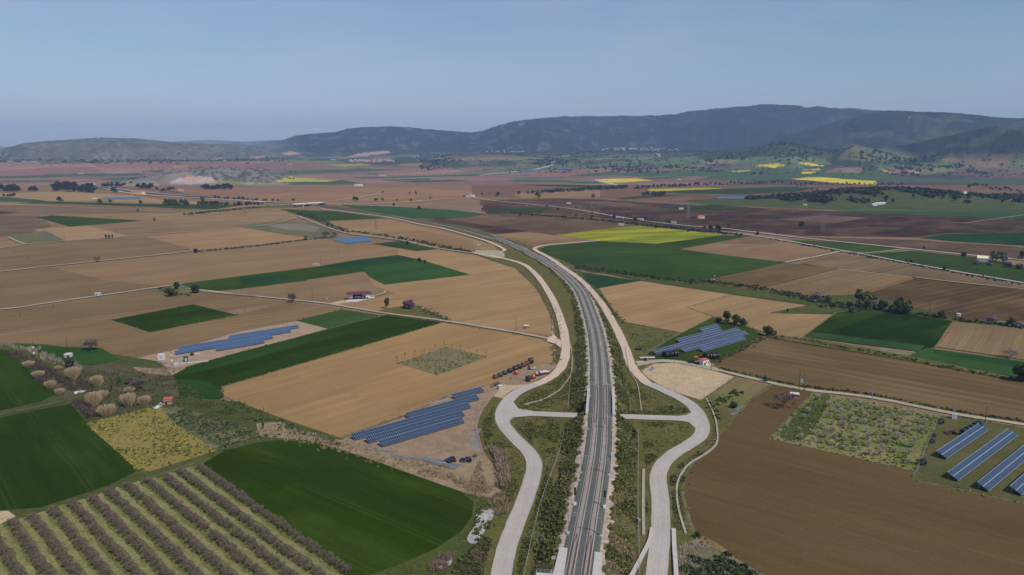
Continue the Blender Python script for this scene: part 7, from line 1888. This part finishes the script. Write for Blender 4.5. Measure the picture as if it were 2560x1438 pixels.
idx = np.arange(Xg.size).reshape(Xg.shape); Q = np.stack([idx[:-1, :-1], idx[:-1, 1:], idx[1:, 1:], idx[1:, :-1]], -1).reshape(-1, 4)
M["knoll"] = ground_mat("knoll_pasture", [(.060, .082, .026), (.10, .11, .04), (.045, .06, .02), (.12, .115, .05)], .012, .05, .3)
kn = np_mesh("hill", np.stack([Xg, Yg, Hg], -1).reshape(-1, 3), Q, M["knoll"], smooth=True); tag(kn, kind="structure")
g_ = np.random.default_rng(5); n = 5200
P = np.stack([KC[0] + g_.normal(size=n) * 190 + 40, KC[1] + g_.normal(size=n) * 90 + 20], 1); hk = knoll(P[:, 0], P[:, 1])
dn = fbm(P[:, 0] / 60, P[:, 1] / 60, 4, 13); k = (hk > 7) & (dn + (P[:, 1] - KC[1]) / 500 > .42)
P = np.concatenate([P[k], (hk[k] - .5)[:, None]], 1)
tufts("woodland", P, rs(len(P), 4, 11, 4), (.036, .046, .024), "dark scrubby woodland over the knoll at the right", "woodland", 12, seed=700)
tufts("woodland", P[::5] + np.array([3, -4, 0]), rs(len(P[::5]), 3, 7, 5), (.085, .088, .04), "paler olive scrub among the knoll woodland", "woodland", 10, seed=701)
for i, x_ in enumerate(sorted(KC[0] + random.uniform(-330, 380) for _ in range(26))):
    y_ = KC[1] - random.uniform(40, 150); h_ = float(knoll(np.array([x_]), np.array([y_]))[0])
    if h_ > .8: put("far", (x_, y_, h_ - .9), random.uniform(7, 12), "dark tree dotted on the grassy knoll slope, %s from the left" % ordw(i + 1), "tree", "trees dotted on the knoll slope", LEAFD, 1.0)
x_, y_ = G(2395, 487, 22)[:2]; x_, y_ = KC[0] + 28, KC[1] + 10
u_, f_, d_ = ray(2396, 480); t_ = (KC[1] + 5) / f_; x_ = u_ * t_; y_ = KC[1] + 5
house("chapel", 0, 0, (11, 8, 5), "white", "redroof", "small white chapel with an orange roof on top of the knoll", "chapel", 20, P=(x_, y_ - 22, float(knoll(np.array([x_]), np.array([y_ - 22]))[0]) + 2.5))
def knpt(px_, py_):
    u, f, d = ray(px_, py_)
    for t in np.linspace(1000, 2600, 1200):
        X_, Y_, Z_ = u * t, f * t, CAMZ + d * t
        hh = float(knoll(np.array([X_]), np.array([Y_]))[0]) - .7 if False else None
    ts = np.linspace(900, 3000, 3000); X_, Y_, Z_ = u * ts, f * ts, CAMZ + d * ts; hh = np.maximum(0, knoll(X_, Y_) - .7); k = int(np.argmax(Z_ <= hh)); return (X_[k], Y_[k], hh[k])
house("long_barn", 0, 0, (36, 7, 3.2), "offwhite", "offwhite", "long white barn roof on the left slope of the knoll", "barn", 30, P=knpt(2198, 512), wins=2)
house("long_barn", 0, 0, (16, 7, 3.2), "offwhite", "offwhite", "short white barn next to the long white one on the knoll", "barn", 30, P=knpt(2184, 515), wins=1)
house("long_barn", 0, 0, (30, 7, 3.2), "white", "white", "narrow white roof on the right slope of the knoll", "barn", -10, P=knpt(2489, 492), wins=2)
house("field_hut", 0, 0, (9, 6, 3), "plaster", "white", "small pale hut at the left foot of the knoll", "hut", 0, P=knpt(2012, 514), flat=True)
rowtrees(2085, 506, 2200, 495, 16, 9, "trees on the left spur of the knoll", "dark tree on the left spur of the knoll", (LEAFD,), 2)

# ---------------------------------------------------------------- villages and far buildings
def village(pts, group, lab, proto=None, size=(14, 10, 7)):
    first = None
    for (x, y) in pts:
        P = hit(x, y)
        if P is None: continue
        rz = random.uniform(-40, 40); s = random.uniform(.8, 1.35)
        if first is None or random.random() < .0: first = house("village_house", 0, 0, size, "offwhite", "orangeroof", lab, "house", rz, group=group, P=P, roofh=2.4); first.scale = (s, s, s)
        else: copy_tree(first, P, R(rz), s, lab, group)
random.seed(31)
V1 = [(random.triangular(1488, 1705, 1600), 0) for _ in range(70)]
village([(x, 377 - 3.5 * math.sin((x - 1480) / 230 * 3.14) + random.uniform(-3.2, 3.2)) for x, _ in V1], "houses of the village under the mountain", "pale house with a red roof in the far village under the mountain")
village([(random.uniform(868, 985), 403 + random.uniform(-2, 2.4)) for _ in range(30)], "houses of the left hamlet on the far plain", "pale house in the far hamlet at the foot of the left pasture hill", size=(13, 9, 6))
village([(random.uniform(2222, 2300), 431 + random.uniform(-3, 4)) for _ in range(24)], "houses of the hamlet at the right", "small grey white house of the far hamlet left of the pale valley field", size=(11, 8, 4.5))
village([(random.uniform(1190, 1330), 380 + random.uniform(-1.5, 1.5)) for _ in range(16)], "houses on the far ridge foot", "tiny pale house at the foot of the central ridge", size=(14, 10, 6))
for x, y, L, lb in ((55, 405, 150, "long white warehouse far away on the left plain"), (80, 405, 60, "shorter white warehouse right of the long one far on the left"), (28, 404, 50, "small white warehouse at the far left"), (1673, 375, 80, "long white shed at the right end of the mountain village"),
                    (833, 400, 40, "white shed on the green foot of the hills"), (1048, 391, 40, "white shed on the pasture hill above the hamlet"), (1035, 394, 30, "small white shed on the pasture hill"), (1590, 405, 90, "long pale greenhouse on the green hillside"), (203, 435, 26, "small white building on the far left plain"),
                    (957, 440, 30, "white farm building on the red plain above the billboard"), (724, 411, 22, "tiny white building on the red plain"), (1697, 450, 14, "tiny white hut right of the left yellow field"), (624, 461, 24, "white building at the right foot of the rocky knoll"), (2275, 294, 30, "white building high on the right mountain")):
    P = hit(x, y)
    if P: house("warehouse", 0, 0, (L, 14 if L > 35 else 9, 4.5), "offwhite", "offwhite", lb, "warehouse", random.uniform(-6, 6), P=P, flat=True, wins=2)
# radio mast on the left hill
P = hit(243, 345.5)
if P:
    r = empty("radio_mast", P, 0, "thin radio mast on top of the left hill", "mast"); m = MB(); m.tube((0, 0, -2), (0, 0, 48), 1.3, .6, 5); m.build("mast", M["steel"], r)
    m = MB(); m.box((8, 0, 3), (10, 8, 8)); m.build("equipment_hut", M["white"], r)

# station yard: pale tracks, platforms
for i, (a, c_, wd, mt) in enumerate((([(235, 463), (330, 478), (440, 488), (560, 498), (700, 508)], 0, 9, "concrete_road"), ([(250, 470), (330, 485), (420, 492), (600, 502), (660, 507)], 0, 12, "dirt_road"),
        ([(230, 467), (340, 482), (460, 491), (640, 503)], 0, 14, "ballast"), ([(400, 481), (500, 491), (620, 500)], 0, 8, "ballast"), ([(255, 463), (300, 470), (400, 476), (450, 482)], 0, 10, "ballast"))):
    ribbon("yard_track" if mt == "ballast" else "road", a, wd, M[mt], smooth=True, layer=6 + i)

# distant scrub and trees on the slopes, as masses
g_ = np.random.default_rng(9)
def slope_trees(x0, x1, y0, y1, n, thr, size, col, lb, seed):
    g2 = np.random.default_rng(seed); az = np.arctan((x0 + (x1 - x0) * g2.random(n) - CX) / F / CP); d = RT + 100 + (7200 - RT) * g2.random(n) ** .8
    X, Y = d * np.sin(az), d * np.cos(az); H = height(X, Y); px_, py_ = pix(X, Y, H)
    f = fbm(X / 260, Y / 260, 4, seed); k = (py_ > y0) & (py_ < y1) & (px_ > x0) & (px_ < x1) & (f > thr) & (H > 6)
    P = np.stack([X, Y, H - 1], 1)[k]; tufts("woodland", P, rs(len(P), *size, seed), col, lb, "woodland", 7, seed=seed)
slope_trees(1050, 2560, 355, 450, 13000, .57, (8, 16), (.030, .042, .022), "dark scattered trees and thickets on the far green foothills", 801)
slope_trees(1050, 2560, 370, 450, 3500, .45, (6, 11), (.045, .058, .03), "single bushes scattered over the far green foothills", 802)
slope_trees(300, 760, 418, 462, 2600, .40, (4, 8), (.035, .045, .028), "dark bushes on the rocky quarry knoll", 803)
slope_trees(0, 760, 385, 410, 2500, .5, (9, 15), (.05, .06, .04), "scrub at the foot of the left limestone hills", 804)
# ---------------------------------------------------------------- haze: the air over the plain
hm = bpy.data.materials.new("haze_air"); hm.use_nodes = True; ht = hm.node_tree; ht.nodes.clear()
ho = ht.nodes.new("ShaderNodeOutputMaterial"); hv = ht.nodes.new("ShaderNodeVolumePrincipled")
hv.inputs["Color"].default_value = (.42, .62, 1.0, 1); hv.inputs["Density"].default_value = 6.0e-5; hv.inputs["Anisotropy"].default_value = 0.0
ht.links.new(hv.outputs[0], ho.inputs["Volume"])
m = MB(); m.box((0, 9500, 446), (44000, 24000, 906)); hz = m.build("haze", hm); tag(hz, kind="stuff", label="pale blue haze over the plain and the far mountains", cat="haze")
